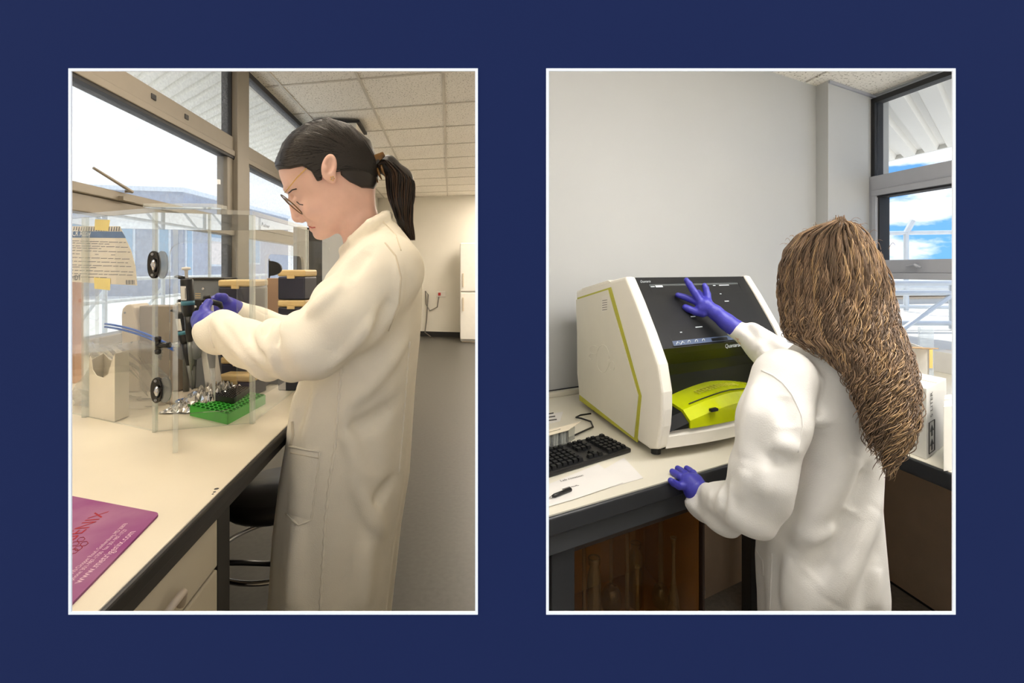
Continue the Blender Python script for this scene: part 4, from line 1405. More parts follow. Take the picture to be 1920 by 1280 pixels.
# ---- monitor behind the enclosure
def monitor():
    Z = 1.78
    t = thing('monitor', 'black monitor turned edge-on beside the enclosure', 'monitor', Vector((P(585, 600, Z).x, Z, BL)))
    q = [P(557, 425, Z), P(605, 442, Z + .11), P(605, 545, Z + .11), P(562, 540, Z)]
    q[2].z = q[3].z = P(0, 545, Z + .05).z
    q[0].z = P(0, 424, Z).z; q[1].z = q[0].z
    q[3].x = q[0].x; q[2].x = q[1].x
    n = Vector((-0.03, 0.035, 0))
    b = MB(); b.prism(q, n); b.build('housing', M['black'], t, bevel=0.006)
    cc = sum(q, Vector()) / 4
    fr = Vector((0.0, -0.0008, 0)) - n.normalized() * 0.0008
    b = MB(); b.prism([cc + (p - cc) * 0.86 + fr for p in q], n.normalized() * 0.001); b.build('screen', mat('dark_grey_screen', (56, 54, 52), rough=0.35), t)
    b = MB(); m0 = (q[2] + q[3]) / 2 + n; b.tube([m0 + Vector((0, 0, .03)), Vector((m0.x, m0.y, BL + .01))], 0.016, 10); b.build('neck', M['black'], t)
    b = MB(); b.lathe(Vector((m0.x, m0.y, BL + .0015)), [(0.1, 0), (0.1, .006), (.03, .012), (0, .012)], 24); b.build('foot', M['black'], t)
    for du in (0.0, 0.02):
        b = MB(); b.tube([q[2] + Vector((-0.03 + du, 0, 0.01)), q[2] + Vector((-0.03 + du, -.01, -0.05)), q[2] + Vector((-0.06 + du, -.02, -0.09)), q[2] + Vector((-0.05 + du, 0, -0.12))], 0.0025, 6); b.build('cable', M['black'], t)
monitor()
# brown card folder upright by the tip stack, small notice on the wall panel
b = MB(); p0 = P(500, 612, 1.70); p0.z = BL + .001
b.box(p0, (0.055, 0, 0), (0, 0.03, 0), (0, 0, P(0, 522, 1.70).z - BL))
o = b.build('card_folder', mat('brown_card', (196, 158, 128), rough=.8, var=.05)); tag(o, 'upright brown card box between the tip box stacks', 'card box')
b = MB(); p0 = P(126, 640, 1.60); p0.z = BL + .001
b.box(p0, (0.026, 0, 0), (0, 0.03, 0), (0, 0, P(0, 528, 1.60).z - BL))
o = b.build('card_folder', mat('tan_card', (188, 132, 92), rough=.8, var=.05)); tag(o, 'tan card box standing behind the leaflet', 'card box')

# ---- far end of the room: socket, plug, cable, fridge
n_in = -D1
def FW(u, v, off=0.0):                    # point on the far wall at a pixel
    k = (u - U0) / F
    dx, dy = C1.x, C1.y
    t = (k * FARO.y - FARO.x) / (dx - k * dy)
    Z = FARO.y + dy * t
    return P(u, v, Z) + n_in * off
sk = thing('wall_socket', 'white double wall socket with a red plug on the far wall', 'socket', FW(828, 551))
b = MB(); c = FW(827, 551, 0.012); b.cbox(c, C1 * 0.20, D1 * 0.024, (0, 0, 0.12)); b.build('face_plate', M['white_metal'], sk, bevel=0.006)
b = MB(); b.cbox(FW(824, 551, 0.045), C1 * 0.055, D1 * 0.045, (0, 0, 0.06)); b.build('plug', mat('red_plug', (180, 40, 40), rough=.4), sk, bevel=0.006)
b = MB(); b.tube([FW(823, 556, .05), FW(820, 575, .06), FW(806, 582, .05), FW(799, 570, .05), FW(798, 545, .05), FW(803, 552, .05), FW(800, 600, .05), FW(797, 622, .08), FW(815, 632, .3)], 0.011, 6)
o = b.build('cable', mat('grey_cable', (110, 105, 98), rough=.5)); tag(o, 'thin grey cable looping down the far wall from the red plug', 'cable')
fr0 = onz(863, 642, 0.0)
fz = fr0.y
fd = thing('fridge_freezer', 'tall white two-door fridge freezer against the far wall', 'fridge', fr0)
zt = P(0, 455, fz).z; zm_ = P(0, 547, fz).z
b = MB(); b.box(fr0 + Vector((0, .05, .02)), C1 * 0.62, D1 * 0.55, (0, 0, zt - .02)); b.build('body', M['white_metal'], fd, bevel=0.01)
for (z0, z1) in ((0.06, zm_ - .012), (zm_ + .012, zt - .005)):
    b = MB(); b.box(fr0 + Vector((0.0, 0, z0)), C1 * 0.62, D1 * 0.055, (0, 0, z1 - z0)); dd = b.build('door', M['white_metal'], fd, bevel=0.012)
    b = MB(); hz = z1 - .35 if z0 < .5 else z0 + .08
    b.box(fr0 + C1 * 0.04 - D1 * 0.03 + Vector((0, 0, hz)), C1 * 0.03, D1 * 0.03, (0, 0, 0.26)); b.build('handle', M['beige_plastic'], dd, bevel=.005)
b = MB(); b.box(fr0 + Vector((0.02, .07, 0)), C1 * 0.58, D1 * 0.5, (0, 0, .06)); b.build('plinth', M['beige_plastic'], fd)
# ================================================================ RIGHT ROOM: corner bench and what stands on it
BR = 0.88
FE0 = onz(1030, 968, BR)                                  # front edge of the back-wall bench
def FB(t, z=BR, off=0.0):                                 # along the front edge, off = towards the wall
    p = FE0 + E2 * t + E1 * off
    p.z = z
    return p
SE0 = Vector((1.07, 1.32, 0))                             # front edge of the window-side bench
def SB(s, z=BR, off=0.0):                                 # s towards the camera, off = towards the window
    p = SE0 - E1 * s - NR * off
    p.z = z
    return p
def meet(p, d, q, e):
    den = d.x * e.y - d.y * e.x
    t = ((q.x - p.x) * e.y - (q.y - p.y) * e.x) / den
    return t
tin = meet(FE0, E2, SE0, E1)                               # inner corner on the front edge
M['worktop_r'] = mat('pale_cream_laminate', (226, 220, 204), rough=0.35, var=0.03, vscale=5)
M['slate_edge'] = mat('slate_grey_edge', (44, 46, 50), rough=0.4, var=0.08)
M['fascia'] = mat('dark_grey_steel', (58, 60, 64), rough=0.5, var=0.06)
M['taupe'] = mat('taupe_wall_panel', (216, 192, 168), rough=0.7, var=0.04)

rb = thing('corner_bench', 'pale topped corner lab bench with dark edge below the white wall', 'bench', FB(0.4, 0, 0.3))
inner = FB(tin)
tb0 = -0.10
outer_c = BW(meet(B0, E2, WR(0, 0), E1), BR)
b = MB()
poly = [FB(tb0, BR - 0.03, 0.004), FB(tin, BR - 0.03, 0.004), SB(0.9, BR - 0.03, 0.004), WR(2.45, BR - 0.03, 0.003), CC - E1 * 0.003 + Vector((0, 0, BR - 0.03)), CB - E1 * 0.003 - E2 * 0.0 + Vector((0, 0, BR - 0.03)), BW(1.86, BR - 0.03, 0.003), BW(-0.11, BR - 0.03, 0.003)]
b.prism(poly, (0, 0, 0.03)); b.build('worktop', M['worktop_r'], rb)
b = MB(); b.prism([FB(tb0, BR - 0.04, -0.006), FB(tin - 0.01, BR - 0.04, -0.006), FB(tin - 0.01, BR - 0.04, 0.004), FB(tb0, BR - 0.04, 0.004)], (0, 0, 0.039)); b.build('edge_strip', M['slate_edge'], rb, bevel=0.006, seg=3)
s_in = -(inner - Vector((SE0.x, SE0.y, BR))).dot(E1) + 0.004
b = MB(); b.prism([SB(0.9, BR - 0.045, -0.006), SB(s_in, BR - 0.045, -0.006), SB(s_in, BR - 0.045, 0.004), SB(0.9, BR - 0.045, 0.004)], (0, 0, 0.044)); b.build('edge_strip', M['slate_edge'], rb, bevel=0.006, seg=3)
b = MB(); b.prism([FB(tb0, BR - 0.085, 0.006), FB(tin, BR - 0.085, 0.006), FB(tin, BR - 0.085, 0.03), FB(tb0, BR - 0.085, 0.03)], (0, 0, 0.045)); b.build('fascia', M['fascia'], rb, bevel=0.002)
b = MB(); b.prism([BW(-0.13, BR, 0.0), BW(1.86, BR, 0.0), BW(1.86, BR, 0.03), BW(-0.13, BR, 0.03)], (0, 0, 0.02)); b.build('upstand', M['worktop_r'], rb, bevel=0.002)
b = MB(); b.prism([BW(-0.13, BR + 0.02, 0.001), BW(1.86, BR + 0.02, 0.001), BW(1.86, BR + 0.02, 0.006), BW(-0.13, BR + 0.02, 0.006)], (0, 0, 0.004)); b.build('seal_line', M['slate_edge'], rb)
for (t_, o_) in ((0.012, 0.02), (tin - 0.02, 0.42)):
    b = MB(); b.prism([FB(t_, 0, o_), FB(t_ + 0.06, 0, o_), FB(t_ + 0.06, 0, o_ + 0.06), FB(t_, 0, o_ + 0.06)], (0, 0, BR - 0.045)); b.build('leg', M['slate_edge'], rb, bevel=0.003)

# taupe service panels in the knee space
pA = onz(1661, 1086, 0.0); pB = pA - E1 * 1.7; pA2 = pA + E1 * 0.55
b = MB(); b.prism([pA2, pB, pB - NR * 0.03, pA2 - NR * 0.03], (0, 0, BR - 0.046)); structure(b.build('wall_right', M['taupe']), 'taupe service panel under the window side of the corner bench')
b = MB(); b.prism([pA2 + NR * 0.004, pB + NR * 0.004, pB - NR * 0.001, pA2 - NR * 0.001], (0, 0, 0.008)); structure(b.build('baseboard_right', M['skirt']), 'black skirting under the taupe panel')
kA = FB(-0.09, 0, 0.62); kB = FB(1.9, 0, 0.62)
b = MB(); b.prism([kA, kB, kB + E1 * 0.02, kA + E1 * 0.02], (0, 0, BR - 0.046)); structure(b.build('wall_back', M['taupe']), 'taupe service panel under the back of the corner bench')

# ---- under-bench cabinet with smoked sliding glass, volumetric glassware inside
M['amber'] = clear('smoked_amber_glass', (0.90, 0.82, 0.68), gloss=0.7)
M['cab_dark'] = mat('dark_brown_cabinet', (52, 38, 30), rough=0.5, var=0.08)
M['cab_in'] = mat('brown_cabinet_lining', (196, 154, 114), rough=0.6, var=0.06, vscale=8, stretch=(1, 1, .2))
t_a = meet(FE0, E2, Vector((0, 0, 0)), Vector(((1068 - U0) / F, 1, 0)))
t_b = meet(FE0, E2, Vector((0, 0, 0)), Vector(((1336 - U0) / F, 1, 0)))
gz1 = BR - 0.10
cabt = thing('glass_cabinet', 'under-bench cabinet with dark frame and smoked glass sliding doors', 'cabinet', FB((t_a + t_b) / 2, 0, 0.25))
O1 = 0.035
def fbox(name, ta, tb, z0, z1, oa, ob, m, parent=cabt, bevel=0.002):
    b = MB(); b.prism([FB(ta, z0, oa), FB(tb, z0, oa), FB(tb, z0, ob), FB(ta, z0, ob)], (0, 0, z1 - z0)); return b.build(name, M[m], parent, bevel=bevel)
fbox('frame_top', t_a, t_b, gz1 - 0.012, gz1 + 0.012, O1, 0.40, 'cab_dark')
fbox('frame_side', t_a, t_a + 0.018, 0.0, gz1 - 0.012, O1, 0.40, 'cab_dark')
fbox('frame_side', t_b - 0.008, t_b, 0.0, gz1 - 0.012, O1, O1 + 0.02, 'cab_dark')
fbox('side_lining', t_b - 0.008, t_b, 0.0, gz1 - 0.012, O1 + 0.0205, 0.40, 'cab_in')
fbox('back', t_a + .018, t_b - .008, 0.02, gz1 - 0.012, 0.38, 0.40, 'cab_in')
fbox('base', t_a + .018, t_b - .008, 0.0, 0.04, O1, 0.38, 'cab_in')
SHZ = 0.42
fbox('shelf', t_a + .019, t_b - .009, SHZ - 0.015, SHZ, O1 + .03, 0.378, 'cab_in')
fbox('sliding_door', t_a + .018, (t_a + t_b) / 2 + .01, 0.041, gz1 - 0.012, O1 + 0.004, O1 + 0.008, 'amber', bevel=0)
fbox('sliding_door', (t_a + t_b) / 2 - .01, t_b - .008, 0.041, gz1 - 0.012, O1 + 0.012, O1 + 0.016, 'amber', bevel=0)
M['labglass'] = clear('lab_glass', (0.90, 0.92, 0.91), gloss=3.2, rough=0.03, haze=0.12)
M['red_cap'] = mat('red_stopper', (170, 40, 30), rough=.5)
def flask(name, u, v_top, v_bulb, v_base, rb_px, rn_px, off, label, kind='flask', cap=None):
    tt = meet(FE0 + E1 * off, E2, Vector((0, 0, 0)), Vector(((u - U0) / F, 1, 0)))
    base = FB(tt, 0, off)
    Z = base.y
    zt = P(u, v_top, Z).z
    s = Z / F
    zb = SHZ + 0.001
    base.z = zb
    H = zt - zb
    R, r = rb_px * s, rn_px * s
    t = thing(name, label, 'glassware', base, 'glassware in the cabinet')
    if kind == 'flask':
        hb = min(0.45 * H, R * 2.0)
        prof = [(R * 0.7, 0.0)] + [(R * math.sin(a), hb * 0.5 - hb * 0.5 * math.cos(a)) for a in [math.pi * (0.28 + 0.10 * i) for i in range(6)]]
        prof = [(R * 0.7, 0.0)] + [(R * math.sin(math.pi * (0.27 + 0.07 * i)), hb * 0.5 * (1 - math.cos(math.pi * (0.27 + 0.07 * i)) / math.cos(math.pi * 0.27))) for i in range(9)]
        prof += [(r * 1.4, hb * 1.12), (r, hb * 1.3), (r, H * 0.97), (r * 1.35, H * 0.975), (r * 1.35, H)]
    elif kind == 'cone':
        prof = [(R, 0), (R, 0.006), (r * 1.2, H * 0.5), (r, H * 0.56), (r, H * 0.96), (r * 1.4, H * 0.97), (r * 1.4, H)]
    else:
        prof = [(R, 0), (R, H * 0.82), (r * 1.1, H * 0.88), (r, H * 0.93), (r * 1.25, H * 0.94), (r * 1.25, H)]
    b = MB(); b.lathe(base, prof, 18, cap=False); b.lathe(base, [(0, 0.0005), (prof[0][0], 0.0005)], 18, cap=False)
    b.build('vessel', M['labglass'], t, smooth=True, fix=False)
    b = MB(); b.lathe(base, [(prof[-1][0], H - 0.004), (prof[-1][0] + .001, H - .002), (prof[-1][0], H), (prof[-1][0] * .8, H), (prof[-1][0] * .8, H - .004)], 18, cap=False); b.build('rim', M['labglass'], t, smooth=True, fix=False)
    if cap:
        b = MB(); b.lathe(base, [(r * 0.8, H - .004), (r * .95, H + .001), (r * 1.5, H + .004), (r * 1.4, H + .012), (0, H + .013)], 16); b.build('stopper', M['red_cap'], t, smooth=True)
G = [('volumetric_flask', 1095, 1020, 0, 0, 17, 4, .20, 'slim-necked flask against the left end of the smoked cabinet', 'flask', None),
     ('reagent_bottle', 1114, 1044, 0, 0, 13, 9, .12, 'narrow wide-mouthed glass bottle behind the smoked door', 'bottle', None),
     ('volumetric_flask', 1146, 990, 0, 0, 20, 4, .26, 'long-necked flask with a pear bulb beside the wide-mouthed bottle', 'flask', None),
     ('volumetric_flask', 1176, 985, 0, 0, 17, 4, .16, 'thin-necked flask between the pear bulb flask and the short bottle', 'flask', None),
     ('reagent_bottle', 1192, 1016, 0, 0, 12, 8, .24, 'short glass bottle in the middle of the smoked cabinet', 'bottle', None),
     ('conical_flask', 1195, 1060, 0, 0, 20, 4, .09, 'cone-shaped flask at the front of the cabinet, middle of the shelf', 'cone', None),
     ('volumetric_flask', 1239, 972, 0, 0, 17, 5, .20, 'long-necked flask with a red stopper in the smoked cabinet', 'flask', True),
     ('conical_flask', 1263, 1006, 0, 0, 20, 4, .11, 'tall cone-shaped flask in front of the red-stoppered one', 'cone', None),
     ('volumetric_flask', 1288, 975, 0, 0, 12, 3.5, .27, 'slender flask at the back right of the smoked cabinet', 'flask', None),
     ('volumetric_flask', 1307, 988, 0, 0, 15, 4, .17, 'slim flask standing by the right frame of the cabinet', 'flask', None)]
for g_ in G: flask(*g_)

# ================================================================ analyser
M['an_white'] = mat('warm_white_shell', (244, 239, 228), rough=0.35, var=0.015)
M['an_panel'] = mat('pale_grey_side_panel', (232, 228, 214), rough=0.45, var=0.015)
M['an_line'] = mat('olive_yellow_line', (186, 184, 52), rough=0.5, var=0.03)
M['an_black'] = mat('satin_black_fascia', (20, 21, 23), rough=0.45, var=0.06, spec=0.3)
M['an_screen'] = mat('dark_glossy_screen', (78, 83, 85), rough=0.12, var=0.05, vscale=4, coat=0.3)
M['an_yellow'] = mat('yellow_green_acrylic', (196, 208, 10), rough=0.18, var=0.04, coat=0.4)
M['an_yellow_t'] = clear('yellow_green_window', (0.62, 0.72, 0.06), gloss=1.4, haze=0.25, haze_rgb=(190, 205, 20))
M['ui_pale'] = mat('screen_pale', (196, 202, 206), rough=0.2, var=0, emit=(196, 202, 206), estr=0.25)
M['ui_bar'] = mat('screen_bar', (84, 96, 122), rough=0.15, var=0, emit=(84, 96, 122), estr=0.15)
AO = Vector((0.372, 1.335, BR))
AS = Vector((-0.22, 0.975, 0)).normalized()
AWD = E2.copy()
AW = 0.585
def AP(x, s, h):                        # x across the front, s depth from the front, h above the bench
    return AO + AWD * x + AS * s + Vector((0, 0, h))
def side_px(u, v, x=0.0):               # pixel -> (s,h) on the cheek plane
    k = (u - U0) / F
    o = AO + AWD * x
    s = (k * o.y - o.x) / (AS.x - k * AS.y)
    Z = o.y + AS.y * s
    return s, CZ - (v - V0) / F * Z - BR
prof_px = [(1173, 518), (1191, 562), (1214, 624), (1234, 683), (1242, 736), (1242, 770), (1240, 801), (1233, 843), (1217, 856), (1205, 850), (1150, 805), (1086, 752), (1081, 700), (1080, 545), (1095, 538)]
prof = [side_px(u, v) for (u, v) in prof_px]
prof = [(s, max(h, 0.018)) for (s, h) in prof]
an = thing('analyser', 'white desktop analyser with black touchscreen fascia and yellow-green drawer', 'analyser', AP(AW / 2, .25, 0))
def cheek(x0, x1, name):
    b = MB(); b.prism([AP(x0, s, h) for (s, h) in prof], AWD * (x1 - x0)); return b.build(name, M['an_white'], an, bevel=0.010, seg=3)
cheek(0.0, 0.040, 'cheek')
cheek(AW - 0.032, AW, 'cheek')
# main body between the cheeks (set back behind the black fascia)
top_s, top_h = prof[0]
bs, bh = prof[13]
body = [(top_s + 0.01, top_h - 0.004), (0.10, 0.24), (0.14, 0.10), (0.10, 0.06), (0.03, 0.03), (bs - 0.04, 0.03), (bs, bh - 0.01)]
b = MB(); b.prism([AP(0.038, s, h) for (s, h) in body], AWD * (AW - 0.068)); b.build('body', M['an_white'], an)
# black fascia: slanted screen part, then curving in to the bay
def front_s(h):                          # front of the cheek at height h
    pr = sorted([(hh, ss) for (ss, hh) in prof[:8]])
    return float(np.interp(h, [p_[0] for p_ in pr], [p_[1] for p_ in pr]))
hs_top, h_knee = top_h - 0.004, 0.285
b = MB()
fas = [(front_s(h) + 0.012, h) for h in np.linspace(hs_top, h_knee, 8)] + [(front_s(h_knee) + 0.03, h_knee - 0.02), (front_s(h_knee) + 0.075, h_knee - 0.06), (front_s(h_knee) + 0.09, 0.19), (front_s(h_knee) + 0.09, 0.06)]
ins = [(s + 0.02, h - 0.004) for (s, h) in fas[::-1]]
b.prism([AP(0.036, s, h) for (s, h) in fas + ins], AWD * (AW - 0.064)); b.build('fascia', M['an_black'], an)
# bay floor block either side of the drawer (dark, curved top)
def bay(x0, x1, name, m, fr_in=0.0, htop=0.148, hbot=0.078):
    b = MB()
    n = 14
    pts_b, pts_t = [], []
    for i in range(n + 1):
        x = x0 + (x1 - x0) * i / n
        bul = 0.022 * math.sin(math.pi * (x - 0.036) / (AW - 0.07))
        sf = front_s(0.11) + 0.012 - bul + fr_in
        pts_b.append((x, sf))
    back = front_s(h_knee) + 0.092
    for i in range(n):
        (xa, sa), (xb, sb_) = pts_b[i], pts_b[i + 1]
        hh = lambda x: htop - 0.055 * abs((x - 0.30) / 0.30) ** 1.6
        f0 = [AP(xa, sa, hbot), AP(xb, sb_, hbot), AP(xb, sb_, hh(xb) - 0.028), AP(xa, sa, hh(xa) - 0.028)]
        b.poly(f0)
        m0, m1 = AP(xa, sa + 0.035, hh(xa) - 0.008), AP(xb, sb_ + 0.035, hh(xb) - 0.008)
        b.poly([f0[3], f0[2], m1, m0])
        b.poly([m0, m1, AP(xb, back, hh(xb)), AP(xa, back, hh(xa))])
    for (x, sf) in (pts_b[0], pts_b[-1]):
        h_ = htop - 0.055 * abs((x - 0.30) / 0.30) ** 1.6
        b.poly([AP(x, sf, hbot), AP(x, sf, h_ - 0.028), AP(x, sf + 0.035, h_ - 0.008), AP(x, back, h_), AP(x, back, hbot)])
    return b.build(name, M[m], an, fix=True)
XD = 0.105
bay(0.038, XD - 0.002, 'bay_shoulder', 'an_black')
dr = bay(XD, AW - 0.075, 'drawer', 'an_yellow', -0.004, 0.154)
bay(AW - 0.073, AW - 0.034, 'bay_shoulder', 'an_black')
# drawer lid line, latch and grille
b = MB(); pts = []
for i in range(13):
    x = XD + 0.03 + (AW - 0.15 - XD) * i / 12
    pts.append(AP(x, front_s(.11) + 0.055 - 0.022 * math.sin(math.pi * (x - .036) / (AW - .07)), 0.154 - 0.055 * abs((x - .30) / .30) ** 1.6 - 0.004))
b.tube(pts, 0.0015, 5); b.build('lid_seam', M['an_black'], dr)
b = MB()
for i in range(13):
    for r_ in range(4):
        x = 0.20 + i * 0.014; s_ = front_s(.11) + 0.066 + r_ * 0.008
        b.cbox(AP(x, s_, 0.154 - 0.055 * abs((x - .30) / .30) ** 1.6 + 0.000), AWD * 0.010, AS * 0.003, (0, 0, 0.002))
b.build('lid_grille', M['an_line'], dr)
b = MB(); xl = 0.185; b.cbox(AP(xl, front_s(.11) + 0.002 - 0.022 * math.sin(math.pi * (xl - .036) / (AW - .07)), 0.121), AWD * 0.028, AS * 0.014, (0, 0, 0.008)); b.build('latch', M['an_black'], dr, bevel=.002)
# white lower lip
b = MB(); n = 16
for i in range(n):
    xs = [0.03 + (AW - 0.056) * k / n for k in (i, i + 1)]
    q = []
    for x in xs:
        bul = 0.030 * math.sin(math.pi * (x - 0.03) / (AW - 0.056))
        sf = front_s(0.05) + 0.002 - bul
        q.append([AP(x, sf + 0.03, 0.02), AP(x, sf + 0.004, 0.03), AP(x, sf, 0.062), AP(x, sf + 0.010, 0.078 + 0.004 * math.sin(math.pi * x / AW)), AP(x, sf + 0.12, 0.077), AP(x, sf + 0.12, 0.02)])
    for k in range(6):
        k2 = (k + 1) % 6
        b.poly([q[0][k], q[1][k], q[1][k2], q[0][k2]])
b.build('lower_lip', M['an_white'], an, smooth=False)
# side panel with olive lines on the near cheek
sp = [(1083, 558), (1146, 538), (1203, 742), (1195, 829), (1087, 750)]
sp2 = [side_px(u, v) for (u, v) in sp]
def spoly(px, x0, x1): return [AP(x0, *side_px(u, v)) for (u, v) in px]
cx_, cy_ = 1140, 690
def shrink(px, f): return [(cx_ + (u - cx_) * f, cy_ + (v - cy_) * f) for (u, v) in px]
b = MB(); b.prism(spoly(sp, -0.0015, 0), AWD * 0.004); b.build('panel_border', M['an_line'], an)
b = MB(); b.prism(spoly([(1081, 562), (1141, 543), (1198, 741), (1190, 820), (1087, 739)], -0.003, 0), AWD * 0.0015); spn = b.build('side_panel', M['an_panel'], an)
b = MB(); b.prism(spoly([(1130, 556), (1142, 552), (1143, 580), (1129, 585)], -0.0036, 0), AWD * 0.0005); st = b.build('label_sticker', M['paper'], spn)
b = MB()
for i in range(5):
    v = 562 + i * 4.4
    b.prism(spoly([(1131, v + 1), (1140, v - .5), (1140, v + .4), (1131, v + 1.9)], -0.0040, 0), AWD * 0.0003)
b.build('printed_lines', M['ink'], st)
b = MB()   # moulded ribbon emblem on the panel
def loop(c, rx, ry, a0=0, a1=2 * math.pi, n=22):
    return [AP(-0.0032, *side_px(c[0] + rx * math.cos(a), c[1] + ry * math.sin(a))) for a in [a0 + (a1 - a0) * i / n for i in range(n + 1)]]
b.tube(loop((1132, 672), 12, 26), 0.0011, 5)
b.tube(loop((1115, 656), 8, 8, 0.5, 5.5), 0.0011, 5)
b.tube(loop((1149, 686), 5, 9, 2.0, 7.2), 0.0011, 5)
b.tube(loop((1110, 668), 4, 5, 1.0, 5.5), 0.0011, 5)
b.build('moulded_emblem', M['an_panel'], spn, smooth=True)
# top vents ridge on the near cheek
b = MB(); b.prism(spoly([(1090, 541), (1140, 525), (1146, 529), (1092, 546)], -0.0005, 0), AWD * 0.030); b.build('top_ridge', M['an_white'], an, bevel=.002)
# screen on the slanted fascia
def slant(x, f):                        # f 0 top .. 1 knee
    h = hs_top + (h_knee - hs_top) * f
    return x, front_s(h) + 0.012, h
def SL(x, f, out=0.0):
    p = AP(*slant(x, f)); return p - AS * out
b = MB()
q = [SL(0.085, 0.10, .0006), SL(0.505, 0.10, .0006), SL(0.505, 0.98, .0006), SL(0.085, 0.98, .0006)]
b.prism(q, AS * 0.003); scr = b.build('touchscreen', M['an_screen'], an)
b = MB()
for (a, c_) in ((q[0], q[1]), (q[1], q[2]), (q[2], q[3]), (q[3], q[0])): b.tube([a, c_], 0.0016, 5)
b.build('screen_bezel', M['an_black'], an)
b = MB(); b.prism([SL(0.087, .91, .0014), SL(0.503, .91, .0014), SL(0.503, .975, .0014), SL(0.087, .975, .0014)], AS * .0005); b.build('screen_bar', M['ui_bar'], scr)
b = MB(); b.prism([SL(0.110, .125, .0014), SL(0.140, .125, .0014), SL(0.140, .155, .0014), SL(0.110, .155, .0014)], AS * .0005)
b.build('screen_button', M['ui_pale'], scr)
for (x, f, wd_) in ((.0895, .138, .016), (.37, .14, .012), (.40, .14, .05), (.38, .28, .008), (.385, .40, .02), (.20, .60, .02), (.20, .75, .03), (.13, .80, .008)):
    b = MB(); b.prism([SL(x, f, .0014), SL(x + wd_, f, .0014), SL(x + wd_, f + .012, .0014), SL(x, f + .012, .0014)], AS * .0004); b.build('screen_caption', M['ui_pale'], scr)
for k in range(3):
    c_ = SL(0.15 + k * 0.03, .943, .002); b = MB(); b.tube([c_ + AWD * (.005 * math.cos(a)) + Vector((0, 0, .005 * math.sin(a))) for a in [2 * math.pi * i / 10 for i in range(10)]], .0009, 4, closed=True); b.build('screen_icon', M['ui_pale'], scr)
b = MB(); b.tube([SL(0.098, .955, .002), SL(0.105, .925, .002), SL(0.115, .96, .002), SL(0.125, .925, .002), SL(0.13, .95, .002)], .0012, 4); b.build('screen_logo', M['ui_pale'], scr)
b = MB(); b.prism([SL(0.245, .925, .0019), SL(0.315, .925, .0019), SL(0.315, .965, .0019), SL(0.245, .965, .0019)], AS * .0004); b.build('screen_pill', M['an_black'], scr)
text_between('maker_name', 'Quanterix', SL(0.055, .078, .0006), SL(0.098, .078, .0006), UP, M['ui_pale'], an)
hq = h_knee - 0.012
text_between('maker_name', 'Quanterix', AP(0.305, front_s(h_knee) + 0.0175, hq - 0.006), AP(0.375, front_s(h_knee) + 0.0175, hq - 0.006), UP, M['ui_pale'], an)
text_between('model_name', '| SR-X', AP(0.380, front_s(h_knee) + 0.0175, hq - 0.005), AP(0.410, front_s(h_knee) + 0.0175, hq - 0.005), UP, M['grey_plastic'], an)
for (x, s_) in ((0.03, 0.03), (AW - .05, 0.05), (0.03, 0.45), (AW - .05, .45)):
    b = MB(); b.lathe(AP(x, s_, 0.0005), [(0.013, 0), (0.013, 0.014), (0.010, 0.02)], 14); b.build('foot', M['black'], an, smooth=False)

# ================================================================ small things on the corner bench
# keyboard
kr = onz(1180, 850, BR); kl = onz(1030, 896, BR)
kx = (onz(1182, 846, BR) - onz(1031, 893, BR)); kx.z = 0; kx.normalize()          # long side, left to right
kyv = (onz(1128, 818, BR) - onz(1183, 846, BR)); kyv.z = 0; kyv.normalize()
KC = onz(1184, 848, BR)
kb = thing('keyboard', 'black computer keyboard beside the analyser', 'keyboard', KC - kx * .2)
KW, KD = 0.40, 0.135
b = MB()
b.prism([KC, KC - kx * KW, KC - kx * KW + Vector((0, 0, .012)), KC + Vector((0, 0, .012))], kyv * KD); kbase = b
kbase.build('base', M['black'], kb, bevel=.004)
key = MB(); kw_ = 0.0150
e = 0.0022
bt = [Vector((0, 0, 0)), kx * kw_, kx * kw_ + kyv * kw_, kyv * kw_]
cc = (kx + kyv) * (kw_ / 2)
tp = [cc + (p - cc) * 0.74 + Vector((0, 0, .008)) for p in bt]
key.add(bt + tp, [[0, 1, 5, 4], [1, 2, 6, 5], [2, 3, 7, 6], [3, 0, 4, 7], [4, 5, 6, 7]])
kme = key.mesh('key', M['an_black'])
for r_ in range(6):
    yy = .010 + r_ * 0.0182 + (0.006 if r_ == 5 else 0)
    for c_ in range(21):
        xx = .012 + c_ * 0.0178
        if c_ in (4, 8) or (r_ in (2,) and c_ in (5, 6, 7)) or (r_ == 1 and c_ in (5, 7)) or (r_ == 5 and c_ in (1,)):
            continue
        o = link('key', kme, kb)
        o.location = KC - kx * (xx + kw_) + kyv * yy + Vector((0, 0, .0118))
# cable
b = MB(); b.tube([KC - kx * .20 + kyv * .15 + Vector((0, 0, .008)), onz(1112, 800, BR + .006), onz(1108, 790, BR + .006), onz(1090, 784, BR + .006), onz(1080, 782, BR + .006), onz(1088, 778, BR + .008), onz(1108, 775, BR + .01)], .0028, 7)
o = b.build('cable', M['black'], None, smooth=True); tag(o, 'black cable running from the keyboard behind the analyser', 'cable')
